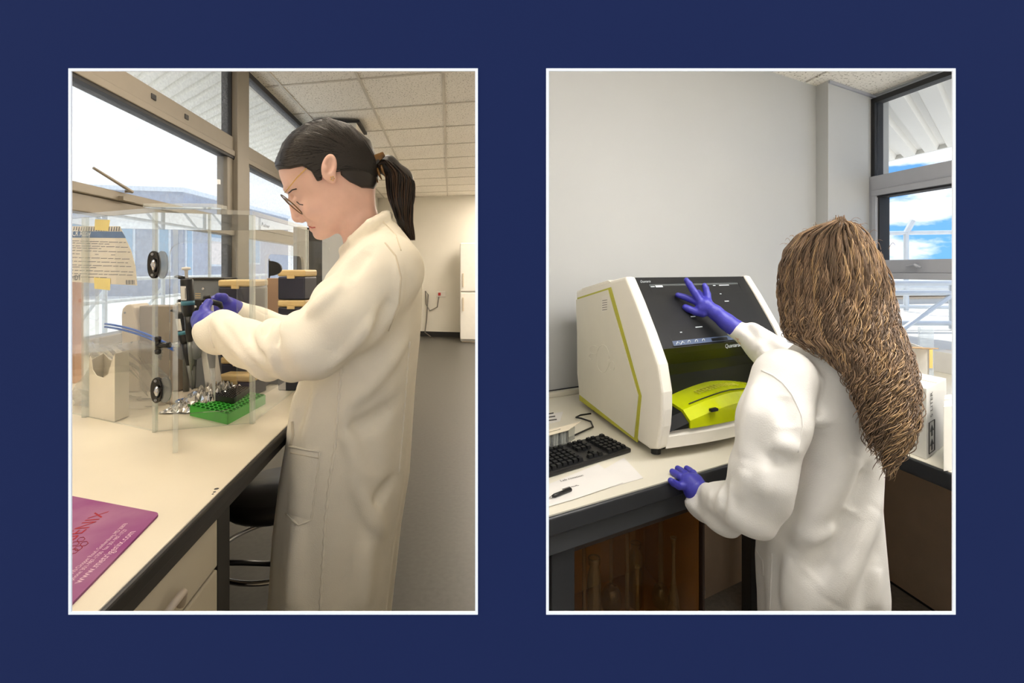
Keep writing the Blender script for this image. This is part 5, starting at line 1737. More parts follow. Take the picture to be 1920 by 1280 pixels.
# papers, pen, card on tube rack
M['paper_w'] = mat('white_note_paper', (232, 228, 224), rough=.8, var=.02)
def sheet_on(name, pts, z, label, th_=.0006):
    b = MB(); b.prism([onz(u, v, z) for (u, v) in pts], (0, 0, th_)); o = b.build(name, M['paper_w']); tag(o, label, 'paper'); return o
pz = BR + .0006
sheet_on('note_sheet', [(1118, 888), (1170, 858), (1206, 896), (1150, 912)], pz, 'blank white paper sheet partly under the written note')
nt_ = thing('note_sheet', 'white note sheet with handwriting in front of the keyboard', 'paper', onz(1090, 920, BR))
b = MB(); b.prism([onz(u, v, pz + .0012) for (u, v) in [(985, 962), (1010, 915), (1122, 870), (1168, 905), (1076, 936), (1034, 948)]], (0, 0, .0006)); b.build('sheet', M['paper_w'], nt_)
text_between('handwriting', 'Lab rotation', onz(1052, 903, pz + .002), onz(1095, 892, pz + .002), kyv, M['ink'], nt_, lift=.0003, shear=.3)
pn = thing('pen', 'black ballpoint pen lying on the written note', 'pen', onz(1052, 924, BR + .006))
p0, p1 = onz(1034, 931, BR + .007), onz(1070, 917, BR + .007)
b = MB(); b.tube([p0, p0 + (p1 - p0) * .15, p1], [.002, .0045, .0045], 8); b.build('barrel', M['black'], pn, smooth=True)
b = MB(); b.tube([p1 - (p1 - p0) * .05 + Vector((0, 0, .006)), p1 - (p1 - p0) * .45 + Vector((0, 0, .007))], .0013, 6); b.build('clip', M['chrome'], pn)
b = MB(); b.tube([p0, p0 - (p1 - p0) * .12], [.002, .0006], 8); b.build('tip', M['chrome'], pn)
def scribble(parent, p0, p1, up, h, n=26):
    """a line of illegible handwriting"""
    p0, p1, up = Vector(p0), Vector(p1), Vector(up).normalized()
    rs = random.Random(n)
    b = MB(); b.tube([p0.lerp(p1, i / n) + up * (h * (rs.uniform(.2, 1) if i % 2 else rs.uniform(-.1, .25))) for i in range(n + 1)], .0004, 4)
    return b.build('handwriting', M['ink'], parent)
def card_rack():
    c0 = onz(1063, 834, BR)
    dl = onz(1010, 850, BR) - c0; dl.z = 0; dl = dl.normalized() * .12
    db = onz(1080, 820, BR) - c0; db.z = 0; db = db.normalized() * .06
    t = thing('tube_rack', 'clear tube rack under a handwritten card behind the keyboard', 'tube rack', c0 + (dl + db) / 2)
    M['tub'] = clear('clear_rack_plastic', (.9, .91, .9), gloss=1.5, haze=.2)
    b = MB(); b.prism([c0, c0 + dl, c0 + dl + db, c0 + db], (0, 0, .004)); b.build('base', M['tub'], t)
    for (p, d) in ((c0, dl), (c0 + db, dl), (c0, db), (c0 + dl, db)):
        b = MB(); n = Vector((-d.y, d.x, 0)).normalized() * .0012; b.prism([p, p + d, p + d + Vector((0, 0, .042)), p + Vector((0, 0, .042))], n); b.build('rack_side', M['tub'], t)
    for i in range(11):
        p = c0 + dl * (.06 + i * .085) + db * .25 + Vector((0, 0, .006)); b = MB(); b.tube([p, p + Vector((0, 0, .034))], .0035, 7); b.build('tube', M['paper'] if i % 3 else M['black'], t)
    z = c0.z + .043
    b = MB(); q = [c0 - dl * .12 - db * .25, c0 + dl * 1.1 - db * .25, c0 + dl * 1.1 + db * 1.2, c0 - dl * .18 + db * 1.2]
    b.prism([p + Vector((0, 0, .043)) for p in q], (0, 0, .0015)); b.build('card', M['leaf_paper'], t)
    scribble(t, q[1] + (q[0] - q[1]) * .30 + db * .7 + Vector((0, 0, .0452)), q[1] + (q[0] - q[1]) * .62 + db * .7 + Vector((0, 0, .0452)), db, .008)
card_rack()
scribble(nt_, onz(1068, 914, pz + .0022), onz(1086, 910, pz + .0022), kyv, .006, 18)
t = thing('printed_card', 'small white card with black printed bars by the wall', 'card', onz(1034, 778, BR))
b = MB(); b.prism([onz(u, v, BR) for (u, v) in [(1000, 800), (1050, 790), (1056, 772), (1006, 780)]], (0, 0, .001)); b.build('card', M['paper_w'], t)
b = MB()
for k in range(3):
    v = 776 + k * 6; b.prism([onz(u, vv, BR + .001) for (u, vv) in [(1016, v + 3), (1038 + k * 3, v - 1), (1038 + k * 3, v - 3), (1016, v + 1)]], (0, 0, .0004))
b.build('printed_bars', M['ink'], t)

# ---- cardboard boxes on the window side
M['carton_w'] = mat('white_carton', (224, 222, 218), rough=.75, var=.03)
M['carton_b'] = mat('brown_carton', (196, 166, 132), rough=.8, var=.05)
def carton_box(name, label, c, dl, dr, h, m, grp=None, open_=False):
    t = thing(name, label, 'box', c, grp)
    th_ = .004
    if not open_:
        b = MB(); b.prism([c, c + dl, c + dl + dr, c + dr], (0, 0, h)); b.build('body', M[m], t, bevel=.002)
        b = MB(); z = Vector((0, 0, h)); b.prism([c + dr * .49 + z, c + dl + dr * .49 + z, c + dl + dr * .51 + z, c + dr * .51 + z], (0, 0, .0006)); b.build('lid_seam', M['carton_b'], t)
    else:
        for (p, d) in ((c, dl), (c + dr, dl), (c, dr), (c + dl, dr)):
            n = (dr if d is dl else dl).normalized() * th_ * (1 if (p - c).length < 1e-6 else -1)
            b = MB(); b.prism([p, p + d, p + d + Vector((0, 0, h)), p + Vector((0, 0, h))], n); b.build('side', M[m], t)
        b = MB(); b.prism([c, c + dl, c + dl + dr, c + dr], (0, 0, .004)); b.build('base', M[m], t)
        b = MB(); z = Vector((0, 0, h)); b.prism([c + z, c + dl + z, c + dl - dr * .35 + z * 1.05, c - dr * .35 + z * 1.05], (0, 0, .003)); b.build('flap', M['carton_b'], t)
        b = MB(); b.prism([c + dr + z, c + dl + dr + z, c + dl + dr * 1.5 + z * 1.02, c + dr * 1.5 + z * 1.02], (0, 0, .003)); b.build('flap', M['carton_b'], t)
    return t
c = onz(1737, 862, BR)
c.y += 0.0
dl = onz(1672, 838, BR) - c; dl.z = 0
dr = onz(1787, 822, BR) - c; dr.z = 0
dr = dr.normalized() * .20; dl = dl.normalized() * .16
hbx = (862 - 728) * c.y / F
t = carton_box('liquid_carton', 'white five litre liquid carton with handling arrows behind the long-haired person', c, dl, dr, hbx, 'carton_w', 'white cartons on the window side')
en = -Vector((-dr.y, dr.x, 0)).normalized()
if en.dot(Vector((0, -1, 0))) < 0: en = -en
def RF(a, h, o=.0012): return c + dr * a + Vector((0, 0, h * hbx)) + en * o
text_between('volume_print', '5 LITER', RF(.27, .56), RF(.27, .92), -dr, M['ink'], t, hscale=.032)
b = MB(); fr_ = [RF(.10, .06), RF(.36, .06), RF(.36, .50), RF(.10, .50)]; b.tube(fr_, .0012, 4, closed=True)
b.build('arrow_frame', M['ink'], t)
for k in range(2):
    y0 = .09 + k * .20
    b = MB(); b.prism([RF(.14, y0 + .07), RF(.23, y0 + .16), RF(.32, y0 + .07), RF(.26, y0 + .07), RF(.26, y0), RF(.20, y0), RF(.20, y0 + .07)], en * .0004); b.build('up_arrow', M['ink'], t)
ln = Vector((-dl.y, dl.x, 0)).normalized()
if ln.dot(Vector((0, -1, 0))) < 0: ln = -ln
text_between('side_up_print', 'THIS SIDE UP', c + dl * .98 + Vector((0, 0, .10 * hbx)) + ln * .0012, c + dl * .30 + Vector((0, 0, .06 * hbx)) + ln * .0012, UP, M['ink'], t)
b = MB()
tp0 = c + dl * .05 + Vector((0, 0, hbx)); b.prism([c + dl * .25 + Vector((0, 0, hbx + .0004)), c + dl * .75 + Vector((0, 0, hbx + .0004)), c + dl * .75 + ln * .0008 + Vector((0, 0, hbx * .55)), c + dl * .25 + ln * .0008 + Vector((0, 0, hbx * .55))], ln * .0004); b.build('tape_strip', clear('clear_tape', (.9, .9, .88), gloss=1.5, haze=.2), t)
c = onz(1762, 890, BR) if False else onz(1769, 884, BR)
dl = Vector((c.x + .03, c.y, 0)).normalized() * .15; dr = Vector((.17, .035, 0))
carton_box('white_carton', 'plain white carton next to the five litre carton', c, dr, dl, (880 - 757) * c.y / F, 'carton_w', 'white cartons on the window side')
c = onz(1742, 800, BR)
dl = Vector((-.22, .10, 0)); dr = Vector((.08, .20, 0))
carton_box('open_carton', 'open carton with brown inner flaps by the window', c, dl, dr, (800 - 655) * c.y / F, 'carton_w', None, True)
# clear graduated column standing on the carton pile
c = onz(1730, 770, BR)
zt = (770 - 612) * c.y / F
b = MB(); b.box(c + Vector((-.024, -.02, 0)), (.048, 0, 0), (0, .012, 0), (0, 0, zt)); 
t = thing('clear_column', 'tall clear plastic holder with an orange sticker between the cartons', 'holder', c)
b.build('column', clear('frosted_clear_plastic', (.88, .92, .96), gloss=1.4, haze=.35, haze_rgb=(232, 240, 248)), t, bevel=.002)
b = MB(); b.box(c + Vector((.006, -.0215, zt * .52)), (.012, 0, 0), (0, .001, 0), (0, 0, zt * .22)); b.build('sticker', mat('orange_sticker', (238, 186, 110), rough=.6), t)
c = SB(-.75, BR, .52)
b = MB(); carton_box('flat_carton', 'flat pale carton with brown edge on the window ledge', WR(1.05, BR, .22), E1 * .5, -NR * .18, .10, 'carton_w')
# ================================================================ PEOPLE
from mathutils.bvhtree import BVHTree

def surface_nets(Fv):
    nx, ny, nz = Fv.shape
    s = Fv < 0
    cnt = np.zeros((nx - 1, ny - 1, nz - 1), np.int8)
    for i in (0, 1):
        for j in (0, 1):
            for k in (0, 1):
                cnt += s[i:nx - 1 + i, j:ny - 1 + j, k:nz - 1 + k]
    act = (cnt > 0) & (cnt < 8)
    idx = np.full(act.shape, -1, np.int64)
    ci = np.argwhere(act)
    idx[act] = np.arange(len(ci))
    acc = np.zeros((len(ci), 3)); num = np.zeros(len(ci))
    corners = [(i, j, k) for i in (0, 1) for j in (0, 1) for k in (0, 1)]
    for a in corners:
        for b_ in corners:
            if a < b_ and sum(abs(x - y) for x, y in zip(a, b_)) == 1:
                fa = Fv[ci[:, 0] + a[0], ci[:, 1] + a[1], ci[:, 2] + a[2]]
                fb = Fv[ci[:, 0] + b_[0], ci[:, 1] + b_[1], ci[:, 2] + b_[2]]
                m = (fa < 0) != (fb < 0)
                t = np.where(m, fa / np.where(m, fa - fb, 1), 0)
                p = np.array(a)[None] + t[:, None] * (np.array(b_) - np.array(a))[None]
                acc[m] += p[m]; num[m] += 1
    verts = ci + acc / num[:, None]
    quads = []
    e = np.argwhere(s[:-1, 1:-1, 1:-1] != s[1:, 1:-1, 1:-1])
    if len(e):
        i, j, k = e[:, 0], e[:, 1] + 1, e[:, 2] + 1
        q = np.stack([idx[i, j - 1, k - 1], idx[i, j, k - 1], idx[i, j, k], idx[i, j - 1, k]], 1)
        fl = ~s[i, j, k]; q[fl] = q[fl][:, ::-1]; quads.append(q)
    e = np.argwhere(s[1:-1, :-1, 1:-1] != s[1:-1, 1:, 1:-1])
    if len(e):
        i, j, k = e[:, 0] + 1, e[:, 1], e[:, 2] + 1
        q = np.stack([idx[i - 1, j, k - 1], idx[i - 1, j, k], idx[i, j, k], idx[i, j, k - 1]], 1)
        fl = ~s[i, j, k]; q[fl] = q[fl][:, ::-1]; quads.append(q)
    e = np.argwhere(s[1:-1, 1:-1, :-1] != s[1:-1, 1:-1, 1:])
    if len(e):
        i, j, k = e[:, 0] + 1, e[:, 1] + 1, e[:, 2]
        q = np.stack([idx[i - 1, j - 1, k], idx[i, j - 1, k], idx[i, j, k], idx[i - 1, j, k]], 1)
        fl = ~s[i, j, k]; q[fl] = q[fl][:, ::-1]; quads.append(q)
    return verts, np.concatenate(quads)

def sdf_mesh(fn, lo, hi, h):
    lo, hi = np.array(lo, float), np.array(hi, float)
    n = np.ceil((hi - lo) / h).astype(int) + 1
    xs = [lo[a] + h * np.arange(n[a]) for a in range(3)]
    X, Y, Zg = np.meshgrid(*[x.astype(np.float32) for x in xs], indexing='ij')
    Fv = fn(X.ravel(), Y.ravel(), Zg.ravel()).reshape(X.shape)
    v, q = surface_nets(Fv)
    return lo[None] + v * h, q

def smin(a, b_, k):
    hh = np.clip(0.5 + 0.5 * (b_ - a) / k, 0, 1)
    return b_ + (a - b_) * hh - k * hh * (1 - hh)
def smax(a, b_, k):
    return -smin(-a, -b_, k)
def cap(x, y, z, a, b_, ra, rb_):
    ax_, ay_, az_ = b_[0] - a[0], b_[1] - a[1], b_[2] - a[2]
    L2 = ax_ * ax_ + ay_ * ay_ + az_ * az_ + 1e-12
    t = np.clip(((x - a[0]) * ax_ + (y - a[1]) * ay_ + (z - a[2]) * az_) / L2, 0, 1)
    dx, dy, dz_ = x - a[0] - t * ax_, y - a[1] - t * ay_, z - a[2] - t * az_
    return np.sqrt(dx * dx + dy * dy + dz_ * dz_) - (ra + (rb_ - ra) * t)
def chain(x, y, z, pts, rs, k=0.01):
    d = None
    for i in range(len(pts) - 1):
        c = cap(x, y, z, pts[i], pts[i + 1], rs[i], rs[i + 1])
        d = c if d is None else smin(d, c, k)
    return d
def ell(x, y, z, c, r):
    k0 = np.sqrt(((x - c[0]) / r[0]) ** 2 + ((y - c[1]) / r[1]) ** 2 + ((z - c[2]) / r[2]) ** 2)
    return (k0 - 1) * min(r)
def poly_sd(u, v, poly):
    d = np.full(u.shape, 1e9, np.float32)
    s = np.ones(u.shape, np.float32)
    n = len(poly)
    for i in range(n):
        a, b_ = poly[i], poly[i - 1]
        ex, ey = b_[0] - a[0], b_[1] - a[1]
        wx, wy = u - a[0], v - a[1]
        t = np.clip((wx * ex + wy * ey) / (ex * ex + ey * ey + 1e-9), 0, 1)
        d = np.minimum(d, (wx - ex * t) ** 2 + (wy - ey * t) ** 2)
        c1, c2_, c3 = v >= a[1], v < b_[1], ex * wy > ey * wx
        fl = (c1 & c2_ & c3) | (~c1 & ~c2_ & ~c3)
        s = np.where(fl, -s, s)
    return s * np.sqrt(d)

def np_mesh(name, v, q, mats, parent=None, smooth=True, mi=None):
    me = bpy.data.meshes.new(name)
    me.from_pydata([tuple(p) for p in v.tolist()], [], q.tolist())
    for m in (mats if isinstance(mats, (list, tuple)) else [mats]): me.materials.append(m)
    if mi is not None: me.polygons.foreach_set('material_index', mi.astype(np.int32))
    if smooth: me.polygons.foreach_set('use_smooth', [True] * len(me.polygons))
    me.update()
    return link(name, me, parent)
def bvh_of(v, q):
    return BVHTree.FromPolygons([tuple(p) for p in v.tolist()], q.tolist())
CAMP = Vector((0, 0, CZ))
def hit(bvh, u, v, lift=0.0):
    d = (P(u, v, 1.0) - CAMP).normalized()
    loc, nrm, i, dist = bvh.ray_cast(CAMP, d)
    if loc is None: return None
    return loc + nrm * lift
def resample(px, step=6.0):
    out = []
    for (a, b_) in zip(px[:-1], px[1:]):
        n = max(1, int(math.hypot(b_[0] - a[0], b_[1] - a[1]) / step))
        out += [(a[0] + (b_[0] - a[0]) * i / n, a[1] + (b_[1] - a[1]) * i / n) for i in range(n)]
    return out + [px[-1]]
def seam(name, bvh, px, r, m, parent, lift=0.0, pucker=0.0):
    pts = []
    for i, (u, v) in enumerate(resample(px)):
        p = hit(bvh, u, v, lift)
        if p is not None and (not pts or (p - pts[-1]).length < 0.05): pts.append(p)
    if len(pts) < 2: return None
    rr = [r * (1 + pucker * math.sin(i * 1.7)) for i in range(len(pts))]
    b = MB(); b.tube(pts, rr, 6); return b.build(name, m, parent, smooth=True)

M['skin'] = mat('skin', (224, 184, 170), rough=0.5, var=0.05, vscale=30, sss=0.08)
M['trousers'] = mat('dark_trousers', (34, 34, 40), rough=0.8)
def coat_mat(name, rgb):
    m = mat(name, rgb, rough=0.85, var=0.03, vscale=14, bump=0.25, bscale=420, sheen=0.05, spec=0.1)
    return m
M['coat_l'] = coat_mat('cream_cotton_coat', (242, 236, 222))
M['coat_r'] = coat_mat('white_cotton_coat', (236, 233, 229))
M['stitch'] = mat('coat_stitching', (222, 212, 192), rough=.9)
M['glove'] = mat('violet_blue_nitrile', (62, 60, 172), rough=0.42, var=0.08, vscale=60, bump=0.2, bscale=260)
M['hair_dark'] = mat('dark_brown_hair', (24, 19, 18), rough=0.42, var=0.2, vscale=30, spec=0.5)
M['hair_dark2'] = mat('dark_brown_hair_strands', (38, 30, 27), rough=0.38, var=0.2, vscale=30)
M['hair_brown'] = mat('brown_hair_strands', (64, 44, 30), rough=0.42, var=0.2, vscale=30)
M['gold'] = mat('gold_metal', (224, 186, 110), rough=0.25, metal=1.0, var=0)
M['tortoise'] = mat('tortoiseshell', (70, 44, 20), rough=0.2, var=0, rgb2=(120, 84, 34), vscale=60)
M['lens'] = clear('spectacle_lens', (.95, .95, .95), gloss=1.0)

def P3(u, v, Z): p = P(u, v, Z); return (p.x, p.y, p.z)

def loft_sdf(table, Zc, FA, RA, scale):
    """stack of ellipses given by pixel rows: (v, u_left, u_right, half_depth)"""
    vs = np.array([t[0] for t in table], float)
    cu = np.array([(t[1] + t[2]) / 2 for t in table]); hw = np.array([abs(t[2] - t[1]) / 2 for t in table]) * Zc / F / scale
    bb = np.array([t[3] for t in table], float)
    def fn(x, y, z):
        v = V0 + (CZ - z) * F / Zc
        c = np.interp(v, vs, cu); a = np.interp(v, vs, hw); d = np.interp(v, vs, bb)
        cx = (c - U0) / F * Zc
        qx, qy = x - cx, y - Zc
        lx = qx * FA[0] + qy * FA[1]; ly = qx * RA[0] + qy * RA[1]
        k0 = np.sqrt((lx / a) ** 2 + (ly / d) ** 2)
        e = (k0 - 1) * np.minimum(a, d)
        top = (vs[0] - v) * Zc / F
        bot = (v - vs[-1]) * Zc / F
        return np.maximum(np.maximum(e, top), bot), np.arctan2(ly / d, lx / a), v
    return fn

# ---------------------------------------------------------------- person at the window bench
FL = (-0.95, -0.31, 0.0); RL = (-0.31, 0.95, 0.0)
ZH = 1.17
mv_ = ZH / F; mh_ = mv_ / 1.063
def HQ(uvw):                               # head pixel space -> world
    c = P(620, 340, ZH)
    a = np.asarray(uvw, float)
    return np.array(c)[None] + np.outer((620 - a[:, 0]) * mh_, FL) + np.outer((340 - a[:, 1]) * mv_, (0, 0, 1)) + np.outer(a[:, 2] * mh_, RL)
def HQ1(u, v, w_): return Vector(HQ([(u, v, w_)])[0])
face_poly = [(524, 318), (527, 336), (533, 352), (541, 367), (550, 384), (560, 400), (571, 414), (578, 420), (583, 428), (588, 437), (594, 445), (604, 449), (616, 446), (632, 436), (652, 422), (676, 402), (697, 380), (707, 345), (708, 305), (692, 264), (655, 238), (615, 230), (575, 244), (545, 272), (530, 298)]
def head_base(u, v, w_, grow=0.0):
    d2 = poly_sd(u, v, face_poly) - grow
    Wm = 66 - 22 * np.exp(-((u - 592) ** 2 + (v - 428) ** 2) / (2 * 42.0 ** 2)) + grow
    t = np.minimum(-d2 / 62.0, 1.0)
    t = np.maximum(t, -1.0)
    return (w_ ** 2 - Wm ** 2 * (1 - (1 - t) ** 2)) / (2 * Wm)
def head_l(u, v, w_):
    d = head_base(u, v, w_)
    d = smin(d, cap(u, v, w_, (546, 378, 0), (556, 407, 0), 4.5, 8), 7)
    d = smin(d, ell(u, v, w_, (559, 411, 0), (8.5, 8, 9)), 5)
    for s in (-1, 1):
        d = smin(d, ell(u, v, w_, (566, 414, 8.5 * s), (6, 5, 5)), 4)
        d = smax(d, -ell(u, v, w_, (552, 380, 25 * s), (9, 8, 10)), 6)
        d = smin(d, ell(u, v, w_, (561, 381, 23 * s), (9, 9, 10)), 3)
        d = smin(d, ell(u, v, w_, (590, 396, 36 * s), (22, 20, 14)), 10)
        d = smin(d, cap(u, v, w_, (538, 360, 8 * s), (546, 356, 32 * s), 4.5, 3.5), 5)
        # ear
        eu, ev = u - 620, v - 324
        ca, sa = math.cos(-0.18), math.sin(-0.18)
        ru, rv = eu * ca - ev * sa, eu * sa + ev * ca
        ear = ell(ru, rv, w_, (0, 3, 74 * s), (13.5, 24, 8))
        ear = smax(ear, -ell(ru, rv, w_, (0, 0, 83 * s), (8.5, 16, 9)), 3)
        ear = smin(ear, ell(ru, rv, w_, (-6, 8, 76 * s), (4.5, 6, 5)), 3)
        ear = smin(ear, ell(u, v, w_, (625, 346, 71 * s), (8, 8, 8)), 5)
        d = smin(d, ear, 4)
    d = smin(d, ell(u, v, w_, (582, 423, 0), (5.5, 4, 15)), 3)
    d = smin(d, ell(u, v, w_, (585.5, 431, 0), (5.5, 4, 13)), 3)
    d = smin(d, ell(u, v, w_, (599, 440, 0), (11, 9, 14)), 6)
    d = smin(d, chain(u, v, w_, [(664, 372, 0), (676, 420, 0), (694, 480, 0)], [40, 38, 46], 8), 14)
    return d
pl = thing('person', 'person in a cream lab coat and glasses pipetting at the window bench', 'person', (-0.40, 1.2, 0))
hv, hq = sdf_mesh(head_l, (508, 216, -92), (748, 488, 92), 2.1)
hv = HQ(hv)
def lower_body(hip, nk, fwd, side, zc, arms):
    """trunk, arms and legs under the coat, standing on the floor"""
    hip = np.array(hip); nk = np.array(nk); side = np.array(side); fwd = np.array(fwd)
    def fn(x, y, z):
        d = chain(x, y, z, [hip, hip * .5 + nk * .5, nk], [.075, .080, .045], .03)
        for s in (-1, 1):
            h = hip + side * .048 * s
            kn = np.array([h[0], h[1], h[2] * .53]) + fwd * .015
            an_ = np.array([h[0], h[1], .07])
            d = smin(d, chain(x, y, z, [h, kn, an_], [.060, .048, .035], .02), .03)
            d = smin(d, cap(x, y, z, an_ + np.array([0, 0, -.03]), an_ + fwd * .14 + np.array([0, 0, -.04]), .036, .028), .02)
        for (pts, rs) in arms:
            d = smin(d, chain(x, y, z, pts, rs, .015), .02)
        return d
    return fn
armN = [P3(718, 510, 1.10), P3(585, 652, 1.02), P3(398, 618, 1.12)]
armF = [P3(705, 515, 1.33), P3(560, 640, 1.37), P3(480, 612, 1.33), P3(432, 584, 1.28)]
lo_b = lower_body((-0.40, 1.2, .78), P3(690, 470, 1.19), FL, RL, 1.2, [(armN, [.045, .036, .024]), (armF, [.045, .036, .028, .022])])
bv, bq = sdf_mesh(lo_b, (-.80, .90, -.01), (-.12, 1.50, 1.46), .011)
allv = np.concatenate([hv, bv]); allq = np.concatenate([hq[:, ::-1], bq + len(hv)])
zf = allv[allq[:, 0], 2]
np_mesh('body', allv, allq, [M['skin'], M['trousers']], pl, mi=(zf < 1.0))

# coat
tabL = [(418, 700, 742, .05), (436, 684, 758, .085), (455, 664, 773, .125), (480, 640, 785, .158), (515, 613, 792, .172), (560, 592, 795, .168), (640, 576, 790, .152), (720, 560, 782, .142), (800, 541, 776, .142), (900, 525, 769, .150), (1000, 514, 752, .160), (1145, 507, 735, .168), (1290, 502, 722, .172)]
ltL = loft_sdf(tabL, 1.2, FL, RL, 1.05)
slN = ([P3(726, 508, 1.075), P3(655, 588, 1.03), P3(580, 650, 1.005), P3(520, 656, 1.03), P3(468, 646, 1.06), P3(412, 622, 1.10), P3(394, 617, 1.115)], [.078, .073, .062, .054, .047, .038, .035])
slF = ([P3(705, 515, 1.33), P3(560, 640, 1.37), P3(480, 612, 1.33), P3(432, 584, 1.28)], [.072, .058, .045, .034])
def ridge_field(x, y, z, d, ridges, k):
    """soft cloth folds: raise or sink the surface along a line, fading towards its ends"""
    for (pts, r, sg) in ridges:
        pts = np.array(pts)
        lo_ = pts.min(0) - 3.2 * r; hi_ = pts.max(0) + 3.2 * r
        m = (x > lo_[0]) & (x < hi_[0]) & (y > lo_[1]) & (y < hi_[1]) & (z > lo_[2]) & (z < hi_[2]) & (np.abs(d) < .05)
        if not m.any(): continue
        xm, ym, zm_ = x[m], y[m], z[m]
        best = np.full(xm.shape, 1e9); par = np.zeros(xm.shape)
        n = len(pts) - 1
        for i in range(n):
            a, b_ = pts[i], pts[i + 1]
            e = b_ - a
            t = np.clip(((xm - a[0]) * e[0] + (ym - a[1]) * e[1] + (zm_ - a[2]) * e[2]) / (e @ e + 1e-12), 0, 1)
            dd = (xm - a[0] - t * e[0]) ** 2 + (ym - a[1] - t * e[1]) ** 2 + (zm_ - a[2] - t * e[2]) ** 2
            up_ = dd < best
            best = np.where(up_, dd, best); par = np.where(up_, (i + t) / n, par)
        d[m] -= sg * 1.45 * r * np.exp(-best / (2 * (.72 * r) ** 2)) * np.sqrt(np.clip(np.sin(np.pi * np.clip(par, 0.02, .98)), 0, 1))
    return d
def cutplane(x, y, z, d, p0, inside):
    n = np.array(p0) - np.array(inside); n /= np.linalg.norm(n)
    return smax(d, (x - p0[0]) * n[0] + (y - p0[1]) * n[1] + (z - p0[2]) * n[2], .004)
def coat_l(x, y, z, ridges=()):
    d, th, v = ltL(x, y, z)
    low = np.clip((v - 640) / 500, 0, 1)
    d = d + low * (.007 * np.sin(5 * th + 0.7 + v * .002) + .004 * np.sin(11 * th + 2.0))
    a = chain(x, y, z, slN[0], slN[1], .03)
    a = cutplane(x, y, z, a, P3(397, 617, 1.113), P3(430, 630, 1.09))
    a = a + .0042 * np.sin(x * 70 + z * 46 + 1.4 * np.sin(x * 27)) * np.clip((-.30 - x) / .1, 0, 1)
    d = smin(d, a, .030)
    d = smin(d, cutplane(x, y, z, chain(x, y, z, slF[0], slF[1], .03), P3(434, 585, 1.282), P3(480, 612, 1.33)), .03)
    # collar band around the neck
    col = chain(x, y, z, [P3(645, 470, 1.20), P3(662, 450, 1.14), P3(695, 420, 1.115), P3(722, 405, 1.16), P3(726, 404, 1.22), P3(700, 420, 1.27), P3(665, 450, 1.25), P3(645, 470, 1.20)], [.012] * 8, .004)
    d = smin(d, col, .016)
    d = ridge_field(x, y, z, d, ridges, .012)
    # open neck
    d = smax(d, -chain(x, y, z, [P3(672, 400, 1.18), P3(690, 455, 1.19)], [.052, .046], .01), .008)
    # cuff opening
    return d
LOC, HIC = (-.74, .86, CZ - (1290 - V0) * 1.2 / F + .01), (-.10, 1.50, 1.53)
cv, cq = sdf_mesh(coat_l, LOC, HIC, .013)
bv0 = bvh_of(cv, cq)
def surf(bvh, px, depth):
    out = []
    for (u, v) in px:
        p = hit(bvh, u, v, -depth)
        if p is not None: out.append((p.x, p.y, p.z))
    return out
RID = []
for (px, r, dep, sg) in [
    ([(402, 600), (430, 640), (470, 682)], .006, .002, 1), ([(440, 600), (452, 632), (500, 690)], .006, .002, 1), ([(425, 598), (440, 618)], .005, .001, 1),
    ([(490, 612), (482, 640), (500, 660)], .005, .001, 1), ([(522, 606), (512, 640), (512, 688)], .007, .002, 1), ([(535, 600), (528, 630)], .006, .001, 1),
    ([(505, 604), (500, 630)], .005, -.002, -1), ([(463, 610), (468, 640), (500, 672)], .006, -.003, -1), ([(528, 612), (520, 650)], .005, -.002, -1),
    ([(640, 530), (610, 560), (575, 590)], .008, .003, 1), ([(700, 600), (660, 650), (610, 690)], .008, .004, 1), ([(735, 560), (700, 640)], .010, -.004, -1),
    ([(745, 490), (752, 540), (735, 600)], .006, .002, 1), ([(690, 470), (650, 520)], .009, -.004, -1),
    ([(560, 730), (552, 790), (545, 830)], .010, .002, 1), ([(595, 730), (570, 830)], .007, .001, 1), ([(580, 720), (560, 800)], .008, -.003, -1),
    ([(760, 640), (700, 720), (650, 760)], .010, .005, 1), ([(640, 760), (660, 850), (690, 900)], .010, .004, 1), ([(735, 760), (690, 800), (650, 800)], .012, -.005, -1),
    ([(660, 880), (690, 960), (720, 1000)], .010, .004, 1), ([(735, 900), (700, 950)], .010, -.005, -1), ([(620, 900), (628, 1020), (640, 1140)], .010, .002, 1), ([(560, 980), (548, 1140)], .010, .002, 1), ([(690, 1010), (680, 1140)], .010, .002, 1)]:
    if len(px) == 2: px = [px[0], ((px[0][0] + px[1][0]) / 2, (px[0][1] + px[1][1]) / 2), px[1]]
    px = [px[0]] + [p_ for a_, b_ in zip(px[:-1], px[1:]) for p_ in (((a_[0] * 2 + b_[0]) / 3, (a_[1] * 2 + b_[1]) / 3), ((a_[0] + b_[0] * 2) / 3, (a_[1] + b_[1] * 2) / 3))] + [px[-1]]
    pts = surf(bv0, px, 0)
    if len(pts) >= 2 and max(np.linalg.norm(np.diff(np.array(pts), axis=0), axis=1)) < .07: RID.append((pts, r * 1.5, sg))
cv, cq = sdf_mesh(lambda x, y, z: coat_l(x, y, z, RID), LOC, HIC, .0047)
coat = np_mesh('lab_coat', cv, cq, M['coat_l'], pl)
bv1 = bvh_of(cv, cq)
seam('side_seam', bv1, [(640, 690), (634, 760), (628, 840), (618, 900), (610, 980), (600, 1145)], .0030, M['coat_l'], coat, 0, .45)
seam('back_seam', bv1, [(768, 640), (762, 720), (756, 800), (748, 888)], .0026, M['coat_l'], coat, 0, .5)
seam('armhole_seam', bv1, [(722, 455), (742, 480), (752, 520), (748, 570), (728, 620)], .0018, M['stitch'], coat)
seam('yoke_seam', bv1, [(718, 415), (742, 440), (752, 470)], .0014, M['stitch'], coat)
